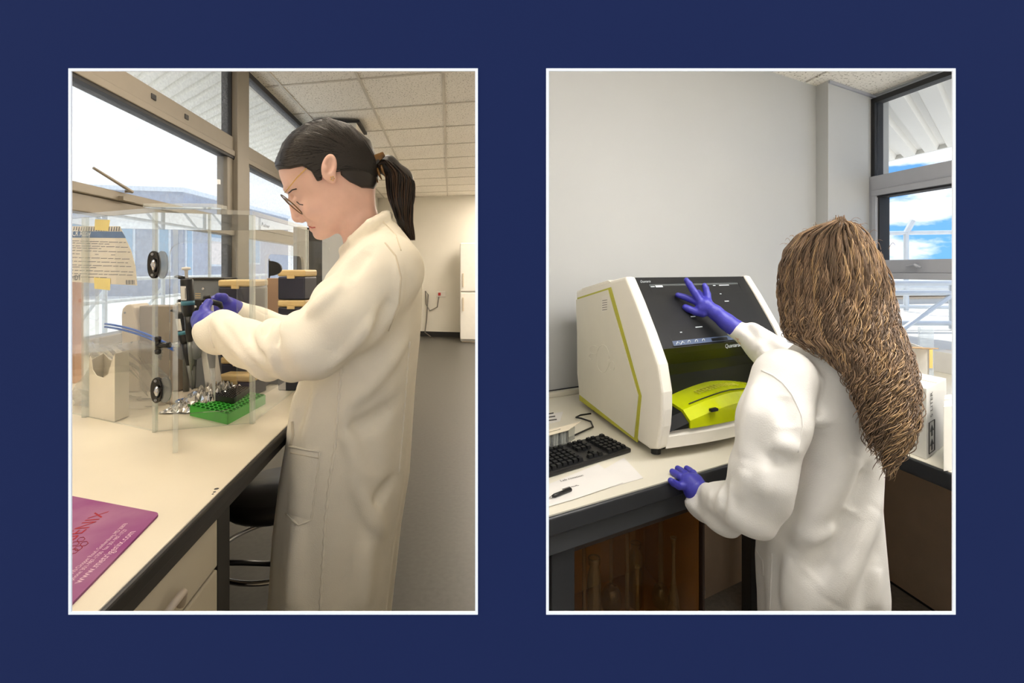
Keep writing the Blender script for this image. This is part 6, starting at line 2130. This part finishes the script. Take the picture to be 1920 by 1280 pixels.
def pocket(name, bvh, px, parent, m):
    n = 8
    (u0, v0), (u1, v1), (u2, v2), (u3, v3) = px
    def fn(s, r):
        u = (u0 * (1 - s) + u1 * s) * (1 - r) + (u3 * (1 - s) + u2 * s) * r
        v = (v0 * (1 - s) + v1 * s) * (1 - r) + (v3 * (1 - s) + v2 * s) * r
        p = hit(bvh, u, v, .0035 if 0 < s < 1 and 0 < r < 1 else .0008)
        return p if p is not None else P(u, v, 1.1)
    b = MB(); b.grid(fn, n, n + 4); return b.build(name, m, parent, smooth=True)
pocket('pocket', bv1, [(545, 836), (600, 846), (584, 976), (538, 962)], coat, M['coat_l'])
seam('pocket_hem', bv1, [(545, 836), (600, 846)], .0024, M['coat_l'], coat, .003)
seam('pocket_hem', bv1, [(547, 848), (599, 858)], .0012, M['stitch'], coat, .003)
seam('pocket_edge', bv1, [(600, 846), (594, 900), (584, 974), (560, 984), (538, 962)], .0018, M['coat_l'], coat, .002, .5)
seam('side_vent', bv1, [(548, 790), (550, 815), (545, 836)], .0030, M['stitch'], coat, .001)
seam('cuff_edge', bv1, [(398, 585), (392, 610), (396, 640), (402, 652)], .0022, M['coat_l'], coat)

# gloves
def hand_mesh(name, palm, fingers, cuff, parent, h=.0019, k=.006, rscale=1.0):
    prims = []
    def fn(x, y, z):
        d = chain(x, y, z, [p for p, r in palm], [r for p, r in palm], .01)
        d = smin(d, chain(x, y, z, [p for p, r in cuff], [r for p, r in cuff], .008), .010)
        for f in fingers:
            d = smin(d, chain(x, y, z, [p for p, r in f], [r for p, r in f], .002), k)
        return d
    al = np.array([p for grp in [palm, cuff] + fingers for p, r in grp])
    v, q = sdf_mesh(fn, al.min(0) - .045, al.max(0) + .045, h)
    return np_mesh(name, v, q, M['glove'], parent)
def fg(*pts): return [(P3(u, v, Z), r) for (u, v, Z, r) in pts]
palm = fg((392, 603, 1.118, .024), (380, 600, 1.145, .021)) + fg((384, 628, 1.140, .021), (394, 632, 1.118, .022))
fing = [fg((378, 592, 1.145, .0105), (370, 590, 1.168, .0098), (378, 590, 1.188, .0088), (390, 592, 1.192, .0080)),
        fg((376, 606, 1.145, .0108), (368, 606, 1.170, .0100), (376, 608, 1.190, .0090), (390, 608, 1.194, .0082)),
        fg((377, 621, 1.143, .0105), (370, 624, 1.166, .0098), (378, 627, 1.186, .0088), (391, 627, 1.190, .0080)),
        fg((381, 635, 1.138, .0098), (376, 640, 1.156, .0090), (382, 644, 1.174, .0080), (392, 644, 1.180, .0072)),
        fg((386, 594, 1.130, .0115), (384, 578, 1.145, .0105), (391, 567, 1.160, .0092))]
hand_mesh('glove', palm, fing, fg((400, 618, 1.108, .030), (388, 614, 1.128, .027)), pl)
palm = fg((432, 580, 1.275, .026), (416, 570, 1.262, .024))
fing = [fg((418, 566, 1.262, .0125), (408, 559, 1.245, .0105), (398, 563, 1.228, .0092)),
        fg((415, 568, 1.255, .0125), (403, 565, 1.236, .0105), (396, 571, 1.224, .0092)),
        fg((417, 574, 1.252, .0120), (405, 575, 1.232, .0100), (397, 579, 1.222, .0088)),
        fg((421, 580, 1.252, .0110), (410, 583, 1.236, .0092), (402, 586, 1.226, .0080)),
        fg((424, 566, 1.255, .0130), (419, 558, 1.238, .0110), (410, 556, 1.224, .0094))]
hand_mesh('glove', palm, fing, fg((440, 584, 1.285, .028), (430, 580, 1.272, .026)), pl)
# pipette held in the gloved hand
hp = thing('pipette', 'pipette held in the violet gloved hand with its clear tip over the rack', 'pipette', P(398, 700, 1.178))
a0, a1 = P(388, 556, 1.178), P(403, 752, 1.178)
axp = (a0 - a1).normalized()
def hseg(name, m, pr, n=14):
    b = MB(); b.lathe(a0, [(r, -d) for (r, d) in pr], n, ax=axp); return b.build(name, m, hp, smooth=True)
hseg('plunger', M['black'], [(0, -.004), (.008, -.003), (.009, .004), (.004, .006), (.004, .016)])
hseg('body', M['pip_white'], [(0, .012), (.011, .013), (.012, .02), (.0115, .10), (.012, .115), (.009, .125), (0, .126)])
hseg('shaft', M['grey_plastic'], [(.010, .112), (.0095, .13), (.006, .165), (.004, .168), (0, .169)])
hseg('tip', clear('clear_tip', (.9, .9, .9), gloss=1.6, haze=.35), [(.0055, .158), (.0045, .19), (.0012, .242)])
b = MB(); b.tube([P(384, 572, 1.165), P(398, 566, 1.17), P(412, 570, 1.18), P(416, 578, 1.185)], [.004, .007, .007, .004], 8); b.build('finger_hook', M['black'], hp, smooth=True)

# hair
hair_poly = [(519, 320), (526, 327), (550, 330), (573, 326), (588, 334), (598, 351), (607, 348), (603, 312), (613, 297), (628, 297), (637, 318), (640, 338), (655, 349), (678, 357), (702, 354), (716, 330), (718, 300), (698, 260), (656, 228), (610, 219), (568, 234), (536, 264), (521, 298)]
def hair_cap(u, v, w_):
    return smax(head_base(u, v, w_, 6.0), poly_sd(u, v, hair_poly), 4)
v_, q_ = sdf_mesh(hair_cap, (508, 208, -84), (730, 366, 84), 2.4)
hair = np_mesh('hair', HQ(v_), q_[:, ::-1], M['hair_dark'], pl)
def strands(name, paths, r, m, parent, sides=3):
    """paths: (n, k, 3) world points -> one mesh of thin tubes"""
    pts = np.asarray(paths, float)
    n, k, _ = pts.shape
    t = np.gradient(pts, axis=1)
    t /= np.linalg.norm(t, axis=2, keepdims=True) + 1e-12
    ref = np.array([0.31, 0.42, 0.85])
    a = np.cross(t, ref); a /= np.linalg.norm(a, axis=2, keepdims=True) + 1e-12
    bb = np.cross(t, a)
    rr = np.asarray(r, float)
    taper = np.ones(k); taper[-1] = .25; taper[-2] = .6
    V = []
    for s in range(sides):
        an = 2 * math.pi * s / sides
        V.append(pts + (a * math.cos(an) + bb * math.sin(an)) * (rr[:, None, None] if rr.ndim else rr) * taper[None, :, None])
    V = np.stack(V, 2).reshape(-1, 3)
    base = (np.arange(n)[:, None, None] * k + np.arange(k - 1)[None, :, None]) * sides
    s = np.arange(sides)[None, None, :]; s2 = (s + 1) % sides
    q = np.stack([base + s, base + s2, base + sides + s2, base + sides + s], -1).reshape(-1, 4)
    return np_mesh(name, V, q, m, parent)
rs = np.random.default_rng(9)
def cap_half(u, v):
    d2 = poly_sd(np.asarray(u, float), np.asarray(v, float), face_poly) - 6.0
    Wm = 72 - 22 * np.exp(-((u - 592) ** 2 + (v - 428) ** 2) / (2 * 42.0 ** 2))
    t = np.clip(-d2 / 62.0, 0, 1)
    return Wm * np.sqrt(np.clip(1 - (1 - t) ** 2, 0, 1))
front = [(521, 318), (523, 300), (532, 275), (548, 254), (570, 237), (592, 227), (612, 222), (635, 226), (655, 232)]
low = [(523, 322), (550, 327), (573, 323), (590, 332), (600, 346)]
fl_, fw_ = [], []
def lerp_poly(pl_, t):
    k = t * (len(pl_) - 1); i = min(int(k), len(pl_) - 2); f = k - i
    return pl_[i][0] * (1 - f) + pl_[i + 1][0] * f, pl_[i][1] * (1 - f) + pl_[i + 1][1] * f
paths = []
for n_ in range(420):
    if n_ % 5 < 3: s0 = lerp_poly(front, rs.uniform(0, 1))
    else: s0 = lerp_poly(low, rs.uniform(0, 1))
    e0 = (702 + rs.uniform(-6, 8), 312 + rs.uniform(-16, 20))
    tt = np.linspace(0, 1, 16)
    mid = ((s0[0] + e0[0]) / 2 + rs.uniform(-3, 3), (s0[1] + e0[1]) / 2 - 0.13 * (e0[0] - s0[0]) * (1 if s0[1] > 290 else .55))
    uu = s0[0] * (1 - tt) ** 2 + 2 * mid[0] * tt * (1 - tt) + e0[0] * tt ** 2
    vv = s0[1] * (1 - tt) ** 2 + 2 * mid[1] * tt * (1 - tt) + e0[1] * tt ** 2
    ww = -cap_half(uu, vv) - .3
    paths.append(HQ(np.stack([uu, vv, ww], 1)))
paths = np.array(paths)
strands('hair_strands', paths[::2], np.full(len(paths[::2]), .0011), M['hair_dark'], hair)
strands('hair_strands', paths[1::2], np.full(len(paths[1::2]), .0010), M['hair_dark2'], hair)
# ponytail
pt_c = [(706, 308, -4), (732, 304, -4), (757, 330, -4), (757, 372, -4), (763, 410, -4), (779, 447, -4)]
pt_r = [15, 21, 27, 24, 15, 3]
v_, q_ = sdf_mesh(lambda u, v, w_: chain(u, v, w_, pt_c, [r * .86 for r in pt_r], 9), (680, 270, -44), (800, 458, 40), 2.6)
pony = np_mesh('ponytail', HQ(v_), q_[:, ::-1], M['hair_dark'], pl)
for (cnt_, mm_, seed) in ((190, 'hair_dark2', 1), (170, 'hair_brown', 2), (120, 'hair_dark', 3)):
    r2 = np.random.default_rng(seed)
    tt = np.linspace(0, 1, 22)
    ks = np.linspace(0, 1, len(pt_c))
    cu, cvv, cw = [np.interp(tt, ks, [c_[i] for c_ in pt_c]) for i in range(3)]
    rr_ = np.interp(tt, ks, pt_r)
    ps = []
    for _ in range(cnt_):
        an = r2.uniform(0, 2 * math.pi); f = r2.uniform(.75, 1.12); ph = r2.uniform(0, 6.28)
        ln_ = r2.uniform(.82, 1.04)
        off_u = np.cos(an) * rr_ * f + np.sin(tt * 9 + ph) * 1.5; off_w = np.sin(an) * rr_ * f + np.cos(tt * 8 + ph) * 1.5
        off_u += np.maximum(0, tt - .7) * r2.uniform(-14, 14)
        tl = tt * ln_
        uu = np.interp(tl, tt, cu) + off_u; vv = np.interp(tl, tt, cvv) + np.sin(an + 1) * rr_ * .35 * f; ww = np.interp(tl, tt, cw) + off_w
        ps.append(HQ(np.stack([uu, vv, ww], 1)))
    strands('hair_strands', np.array(ps), np.full(cnt_, .0012), M[mm_], pony)
# claw clip
cl = thing('hair_clip', 'brown tortoiseshell claw clip holding the ponytail', 'hair clip', HQ1(702, 318, -20))
def hprism(b, px, w0, w1):
    a = [HQ1(u, v, w0) for (u, v) in px]; d = HQ1(0, 0, w1) - HQ1(0, 0, w0); b.prism(a, d)
b = MB(); hprism(b, [(682, 322), (687, 306), (700, 292), (719, 284), (724, 292), (712, 303), (700, 316), (690, 334)], -34, -26); b.build('claw', M['tortoise'], cl, bevel=.002)
b = MB(); hprism(b, [(693, 320), (697, 310), (710, 299), (713, 303), (702, 314), (697, 324)], -36, -34.2); b.build('slot', M['black'], cl)
for k in range(4):
    b = MB(); u0, v0 = 694 + k * 7, 328 - k * 6; b.tube([HQ1(u0, v0, -30), HQ1(u0 + 4, v0 + 12, -32), HQ1(u0 + 9, v0 + 20, -28)], [.0035, .003, .0012], 7); b.build('tooth', M['tortoise'], cl, smooth=True)
# glasses
gl_ = thing('glasses', 'thin gold and dark rimmed glasses worn at the bench', 'glasses', HQ1(552, 388, 0))
b = MB(); b.tube([HQ1(604, 306, -70), HQ1(588, 321, -69), HQ1(562, 347, -60), HQ1(541, 371, -47)], .0010, 7); b.build('temple', M['gold'], gl_, smooth=True)
b = MB(); b.tube([HQ1(604, 306, 70), HQ1(588, 321, 69), HQ1(562, 347, 60), HQ1(541, 371, 47)], .0010, 7); b.build('temple', M['gold'], gl_, smooth=True)
for s in (-1, 1):
    c_ = (551, 389, 27 * s); dvx = (19, 16.5)     # rim plane: steep with the face, spread sideways
    ring = []
    for i in range(28):
        a = 2 * math.pi * i / 28
        ring.append(HQ1(c_[0] + dvx[0] * math.sin(a) + 3.0 * math.cos(a) * -s * s, c_[1] + dvx[1] * math.sin(a), c_[2] + 21 * math.cos(a)))
    b = MB(); b.tube(ring, .0012, 6, closed=True); rim = b.build('rim', M['tortoise'], gl_, smooth=True)
    b = MB(); b.poly(ring); b.build('lens', M['lens'], rim, fix=False)
b = MB(); b.tube([HQ1(546, 380, -7), HQ1(543, 377, 0), HQ1(546, 380, 7)], .0010, 6); b.build('bridge', M['gold'], gl_, smooth=True)
# lashes, brow, lips, earring
M['lash'] = mat('dark_lash', (40, 28, 24), rough=.6)
hb_ = bvh_of(hv, hq)
def face_line(name, px, r, m, par, lift=.0006):
    pts = [hit(hb_, u, v, 0) for (u, v) in resample(px, 2.0)]
    pts = [p for p in pts if p is not None]
    if len(pts) > 1:
        cpt = [p + (CAMP - p).normalized() * lift for p in pts]
        b = MB(); b.tube(cpt, r, 6); b.build(name, m, par, smooth=True)
face_line('eyelash', [(556, 378), (562, 383), (568, 384)], .0011, M['lash'], pl)
face_line('eyebrow', [(541, 362), (548, 356), (556, 354)], .0014, M['hair_dark2'], pl)
M['lip'] = mat('lip', (188, 104, 100), rough=.4, var=.03)
face_line('lip', [(580, 424.5), (585, 427), (591, 426)], .0016, M['lip'], pl, .0003)
er = thing('earring', 'small gold flower stud earring in the visible ear', 'earring', HQ1(626, 347, -80))
for k in range(5):
    a = 2 * math.pi * k / 5; b = MB(); b.lathe(HQ1(625 + 3.2 * math.cos(a), 347 + 3.2 * math.sin(a), -80), [(0, -.0018), (.0018, 0), (0, .0018)], 8); b.build('petal', M['gold'], er, smooth=True)

# ---------------------------------------------------------------- person at the analyser
LR = (0.846, -0.533, 0.0); RR = (0.533, 0.846, 0.0)
ZR = 1.10
ms = ZR / F; ml = ms / 1.18
def RQ(uvw):
    c = P(1575, 600, ZR); a = np.asarray(uvw, float)
    return np.array(c)[None] + np.outer((a[:, 0] - 1575) * ml, LR) + np.outer((600 - a[:, 1]) * ms, (0, 0, 1)) + np.outer(a[:, 2] * ms, RR)
def RQp(uvw):                             # same, for points read off the photograph in front of or behind the body's middle
    a = np.array(uvw, float)
    sc_ = 1 + a[:, 2] * ms * .846 / ZR
    a[:, 0] = 1566 + (a[:, 0] - 1566) * sc_
    a[:, 1] = V0 + (a[:, 1] - V0) * sc_
    return RQ(a)
pr = thing('person', 'person with long curly hair and white lab coat touching the analyser screen', 'person', (0.68, 1.12, 0))
def head_r(u, v, w_):
    d = ell(u, v, w_, (1562, 505, 0), (86, 84, 78))
    d = smin(d, ell(u, v, w_, (1520, 560, 34), (36, 52, 46)), 20)
    d = smin(d, ell(u, v, w_, (1487, 552, 60), (10, 14, 10)), 10)          # nose, turned to the screen
    d = smin(d, ell(u, v, w_, (1496, 580, 56), (8, 6, 14)), 6)             # mouth
    d = smin(d, ell(u, v, w_, (1506, 601, 44), (16, 12, 16)), 10)          # chin
    d = smin(d, ell(u, v, w_, (1530, 545, -30), (12, 20, 8)), 5)           # ear
    for s in (-1, 1):
        d = smax(d, -ell(u, v, w_, (1490 + 10 * s, 525, 62 + 12 * s), (9, 8, 9)), 6)
    d = smin(d, chain(u, v, w_, [(1556, 560, 0), (1556, 610, -6), (1560, 665, -10)], [44, 42, 56], 10), 14)
    return d
v_, q_ = sdf_mesh(head_r, (1450, 415, -90), (1660, 680, 112), 3.0)
hv2 = RQ(v_)
arm2 = [P3(1470, 715, 1.06), P3(1420, 945, 1.02), P3(1322, 944, 1.18)]
arm2f = [P3(1610, 705, 1.20), P3(1470, 690, 1.33), P3(1384, 622, 1.46)]
lo2 = lower_body((0.70, 1.12, .72), P3(1558, 660, 1.11), RR, LR, 1.1, [(arm2, [.042, .034, .023]), (arm2f, [.042, .034, .023])])
bv, bq = sdf_mesh(lo2, (.35, .85, -.01), (.95, 1.55, 1.30), .011)
allv = np.concatenate([hv2, bv]); allq = np.concatenate([q_[:, ::-1], bq + len(hv2)])
zf = allv[allq[:, 0], 2]
np_mesh('body', allv, allq, [M['skin'], M['trousers']], pr, mi=(zf < .85))
tabR = [(622, 1532, 1590, .045), (640, 1497, 1632, .080), (662, 1472, 1648, .105), (695, 1452, 1656, .120), (760, 1448, 1660, .128), (850, 1452, 1655, .120), (930, 1440, 1650, .120), (1000, 1418, 1655, .128), (1070, 1414, 1660, .138), (1145, 1418, 1657, .142), (1290, 1420, 1655, .148)]
ltR = loft_sdf(tabR, 1.12, LR, RR, 1.18)
slA = ([P3(1470, 712, 1.05), P3(1450, 790, 1.015), P3(1430, 890, 1.0), P3(1412, 945, 1.01), P3(1366, 950, 1.09), P3(1325, 945, 1.17), P3(1316, 942, 1.185)], [.064, .063, .056, .054, .049, .035, .033])
slB = ([P3(1610, 705, 1.20), P3(1478, 690, 1.33), P3(1432, 650, 1.40), P3(1398, 628, 1.445)], [.066, .056, .042, .030])
def coat_r(x, y, z, ridges=()):
    d, th, v = ltR(x, y, z)
    low = np.clip((v - 760) / 360, 0, 1)
    d = d + low * (.006 * np.sin(4 * th + 1.1 + v * .004) + .004 * np.sin(9 * th + 2.0))
    a = chain(x, y, z, slA[0], slA[1], .03)
    a = cutplane(x, y, z, a, P3(1314, 941, 1.19), P3(1340, 946, 1.14))
    a = a + .0040 * np.sin(z * 74 + x * 44 + 1.3 * np.sin(z * 23)) * np.clip((1.02 - z) / .1, 0, 1)
    d = smin(d, a, .022)
    d = smin(d, chain(x, y, z, slB[0], slB[1], .03) + .0035 * np.sin(x * 120 + z * 60), .03)
    cl_ = cap(x, y, z, P3(1390, 623, 1.455), P3(1379, 617, 1.468), .0285, .027)
    d = smin(d, cl_, .006)
    d = ridge_field(x, y, z, d, ridges, .014)
    return d
LOR, HIR = (.30, .84, CZ - (1290 - V0) * 1.12 / F + .01), (1.0, 1.53, 1.32)
cv, cq = sdf_mesh(coat_r, LOR, HIR, .013)
bv0 = bvh_of(cv, cq)
RID = []
for (px, r, dep, sg) in [
    ([(1570, 760), (1540, 830), (1500, 900), (1470, 985)], .014, .006, 1), ([(1530, 770), (1540, 800)], .010, .003, 1), ([(1600, 850), (1560, 930), (1500, 1010)], .012, .005, 1),
    ([(1490, 1000), (1545, 1012), (1570, 985)], .010, .004, 1), ([(1640, 950), (1600, 1040), (1560, 1130)], .014, .006, 1), ([(1520, 850), (1490, 920)], .014, -.006, -1), ([(1600, 960), (1560, 1040), (1520, 1080)], .014, -.007, -1),
    ([(1625, 880), (1600, 960)], .010, -.004, -1), ([(1480, 1040), (1475, 1140)], .010, .003, 1), ([(1640, 1060), (1635, 1140)], .010, .003, 1),
    ([(1452, 838), (1470, 832), (1494, 848)], .009, .003, 1), ([(1446, 858), (1470, 862)], .008, -.003, -1), ([(1432, 870), (1426, 930)], .008, .003, 1), ([(1400, 880), (1388, 935)], .007, .003, 1),
    ([(1355, 915), (1345, 965)], .006, .002, 1), ([(1375, 905), (1370, 985)], .006, .002, 1), ([(1335, 920), (1330, 955)], .005, .002, 1), ([(1363, 910), (1358, 975)], .005, -.002, -1),
    ([(1420, 720), (1400, 800), (1395, 860)], .010, .004, 1), ([(1470, 740), (1480, 800)], .010, -.004, -1), ([(1410, 660), (1430, 640)], .005, .002, 1), ([(1400, 610), (1420, 612), (1432, 640)], .008, .002, 1)]:
    if len(px) == 2: px = [px[0], ((px[0][0] + px[1][0]) / 2, (px[0][1] + px[1][1]) / 2), px[1]]
    px = [px[0]] + [p_ for a_, b_ in zip(px[:-1], px[1:]) for p_ in (((a_[0] * 2 + b_[0]) / 3, (a_[1] * 2 + b_[1]) / 3), ((a_[0] + b_[0] * 2) / 3, (a_[1] + b_[1] * 2) / 3))] + [px[-1]]
    pts = surf(bv0, px, 0)
    if len(pts) >= 2 and max(np.linalg.norm(np.diff(np.array(pts), axis=0), axis=1)) < .07: RID.append((pts, r * 1.5, sg))
cv, cq = sdf_mesh(lambda x, y, z: coat_r(x, y, z, RID), LOR, HIR, .0047)
coat2 = np_mesh('lab_coat', cv, cq, M['coat_r'], pr)
bv2 = bvh_of(cv, cq)
seam('armhole_seam', bv2, [(1428, 694), (1450, 704), (1468, 718), (1484, 738), (1494, 758), (1503, 780), (1505, 800), (1496, 848)], .0018, M['coat_r'], coat2)
seam('side_seam', bv2, [(1448, 1036), (1446, 1080), (1444, 1143)], .0018, M['coat_r'], coat2, 0, .3)
seam('pocket_edge', bv2, [(1414, 1016), (1420, 1035), (1431, 1052), (1432, 1078)], .0020, M['coat_r'], coat2)

# gloved hand on the bench edge (left hand, thumb under the edge)
def rb_pt(u, Z, z): p = P(u, V0, Z); return (p.x, p.y, z)
zt_ = BR
palm = fg((1303, 915, 1.185, .024), (1293, 905, 1.196, .020), (1304, 903, 1.204, .019))
fing = [fg((1287, 910, 1.186, .0105), (1273, 910, 1.187, .0092), (1263, 905, 1.183, .0084), (1258, 901, 1.181, .0074)),
        fg((1287, 902, 1.200, .0105), (1275, 893, 1.211, .0092), (1266, 887, 1.226, .0084), (1261, 884, 1.232, .0074)),
        fg((1294, 897, 1.206, .0105), (1284, 888, 1.222, .0092), (1276, 882, 1.242, .0084), (1271, 878, 1.250, .0074)),
        fg((1304, 896, 1.212, .0105), (1299, 887, 1.225, .0092), (1293, 882, 1.242, .0084), (1288, 878, 1.250, .0074)),
        fg((1310, 918, 1.200, .0125), (1306, 928, 1.210, .0112), (1298, 932, 1.214, .0098))]
hand_mesh('glove', palm, fing, fg((1318, 938, 1.178, .031), (1306, 921, 1.188, .028)), pr, h=.0016, k=.0024)
# gloved hand spread over the screen
Zs = 1.50
palm = fg((1338, 583, Zs - .01, .020), (1322, 572, Zs, .020), (1316, 578, Zs, .018))
fing = [fg((1313, 565, Zs, .0115), (1302, 548, Zs + .006, .0105), (1292, 532, Zs + .012, .0095), (1287, 525, Zs + .014, .0075)),
        fg((1311, 568, Zs + .004, .0115), (1298, 562, Zs + .016, .0105), (1284, 557, Zs + .026, .0095), (1271, 553, Zs + .032, .0080)),
        fg((1327, 563, Zs + .004, .0110), (1326, 551, Zs + .012, .0100), (1323, 540, Zs + .018, .0090), (1321, 535, Zs + .020, .0075)),
        fg((1320, 562, Zs + .012, .0110), (1315, 554, Zs + .026, .0100), (1310, 548, Zs + .038, .0085)),
        fg((1318, 587, Zs - .004, .0125), (1304, 584, Zs + .002, .0115), (1291, 579, Zs + .010, .0105), (1285, 576, Zs + .014, .0095))]
hand_mesh('glove', palm, fing, fg((1344, 588, Zs - .012, .022), (1362, 603, 1.478, .0235), (1378, 615, 1.467, .027)), pr, k=.0055)

# long curly hair
outl = [(413, 1566, 1584), (421, 1530, 1609), (437, 1493, 1626), (465, 1469, 1643), (498, 1458, 1657), (534, 1456, 1668), (565, 1459, 1671), (600, 1464, 1678), (640, 1478, 1690), (656, 1510, 1697), (681, 1536, 1701), (705, 1566, 1704), (746, 1582, 1706), (787, 1595, 1706), (819, 1609, 1692), (845, 1622, 1680), (866, 1634, 1666)]
ov = np.array([o[0] for o in outl], float); oL = np.array([o[1] for o in outl], float); oR = np.array([o[2] for o in outl], float)
vol = [(1575, 418), (1535, 425), (1498, 442), (1476, 470), (1466, 505), (1470, 540), (1490, 562), (1514, 592), (1526, 640), (1556, 684), (1590, 720), (1606, 765), (1620, 810), (1638, 836), (1656, 836), (1676, 800), (1684, 740), (1680, 660), (1672, 600), (1660, 530), (1650, 490), (1628, 450), (1606, 426)]
def wc_of(v): return np.interp(v, [415, 560, 640, 720, 800, 870], [0, -8, -45, -84, -102, -106])
def wm_of(v): return np.interp(v, [415, 560, 640, 720, 870], [86, 84, 66, 44, 32])
def hair_vol(u, v, w_):
    d2 = poly_sd(u, v, vol)
    Wm = wm_of(v)
    t = np.clip(-d2 / 52.0, -1, 1)
    d = ((w_ - wc_of(v)) ** 2 - Wm ** 2 * (1 - (1 - t) ** 2)) / (2 * Wm)
    d = d + 4.0 + 1.4 * np.sin(u * .21 + 2.6 * np.sin(v * .035)) + .8 * np.sin(v * .11 + u * .05)
    face = ell(u, v, w_, (1492, 560, 70), (36, 60, 48))
    return smax(d, -face, 6)
v_, q_ = sdf_mesh(hair_vol, (1445, 404, -150), (1715, 874, 100), 3.4)
M['curl_base'] = mat('brown_curly_hair_mass', (90, 71, 55), rough=.5, var=.25, vscale=40)
M['curl_dark'] = mat('brown_curls', (114, 92, 73), rough=.42, var=.2, vscale=40)
M['curl_mid'] = mat('light_brown_curls', (150, 122, 96), rough=.42, var=.2, vscale=40)
M['curl_gold'] = mat('golden_brown_curls', (188, 154, 114), rough=.42, var=.15, vscale=40)
hair2 = np_mesh('hair', RQp(v_), q_[:, ::-1], M['curl_base'], pr)
def curls(nl, per, seed, mname, r0, amp, only=None):
    """nl locks of `per` strands; a lock shares its wave, its strands spread a little"""
    r2 = np.random.default_rng(seed)
    K = 60
    ps, rad = [], []
    t = np.linspace(0, 1, K)
    for i in range(nl):
        q0 = r2.uniform(-1, 1)
        v0 = r2.uniform(412, 470) if r2.uniform() < .45 else r2.uniform(440, 640)
        v1 = r2.uniform(max(v0 + 120, 660), 868)
        if q0 < -.6: v1 = min(v1, r2.uniform(610, 668))
        elif q0 < 0: v1 = min(v1, r2.uniform(700, 860))
        if only == 'left': q0 = r2.uniform(-1.0, -.80); v0, v1 = r2.uniform(470, 540), r2.uniform(600, 656)
        lam = r2.uniform(46, 88); ph = r2.uniform(0, 6.28); drf = r2.uniform(-.16, .16)
        am = amp * r2.uniform(.6, 1.3); lay = r2.uniform(.95, 1.10); cur = r2.uniform(-1, 1); crl = r2.uniform(3, 8)
        for k in range(per):
            vv = v0 + r2.uniform(-10, 10) + (v1 + r2.uniform(-16, 16) - v0) * t
            L = np.interp(vv, ov, oL); R_ = np.interp(vv, ov, oR)
            d_ = np.clip(q0 + drf * t, -1.0, 1.0)
            uu = (L + R_) / 2 + d_ * (R_ - L) / 2
            A = am * (0.22 + np.clip((vv - 440) / 300, 0, .85)) * r2.uniform(.8, 1.2)
            f = 2 * math.pi * vv / (lam * r2.uniform(.97, 1.03)) + ph + r2.uniform(-.35, .35)
            e_ = np.clip((t - .78) / .22, 0, 1)
            uu = uu + A * np.sin(f) + r2.uniform(-3.2, 3.2) * (0.5 + t) + crl * e_ * np.sin(e_ * 7 * (1 if cur > 0 else -1))
            vv2 = vv - crl * e_ * (1 - np.cos(e_ * 7)) * .7
            sw = np.sqrt(np.clip(1 - (np.abs(d_) * .97) ** 2, 0.02, 1))
            ww = wc_of(vv) - wm_of(vv) * sw * lay - 1.0 + r2.uniform(-3, 2) + A * .6 * np.cos(f)
            ps.append(RQp(np.stack([uu, vv2, ww], 1))); rad.append(r0 * r2.uniform(.7, 1.3))
    return strands('hair_strands', np.array(ps), np.array(rad), M[mname], hair2)
curls(190, 9, 21, 'curl_dark', .00085, 8.0)
curls(120, 9, 22, 'curl_mid', .00080, 9.0)
curls(62, 8, 23, 'curl_gold', .00075, 10.0)
curls(9, 7, 24, 'curl_mid', .0007, 6.0, 'left')
# flyaway hairs on top
r2 = np.random.default_rng(5); ps = []
for i in range(60):
    q0 = r2.uniform(-.95, .95); u0 = 1570 + q0 * 95; v0 = np.interp(u0, [1469, 1493, 1530, 1575, 1609, 1626, 1643], [470, 440, 424, 416, 424, 440, 466]); t = np.linspace(0, 1, 10)
    uu = u0 + t * r2.uniform(-26, 26); vv = v0 + 4 - np.sin(t * 2.6) * r2.uniform(5, 13)
    ps.append(RQ(np.stack([uu, vv, np.full(10, r2.uniform(-40, 30))], 1)))
strands('hair_strands', np.array(ps), np.full(60, .0005), M['curl_mid'], hair2)
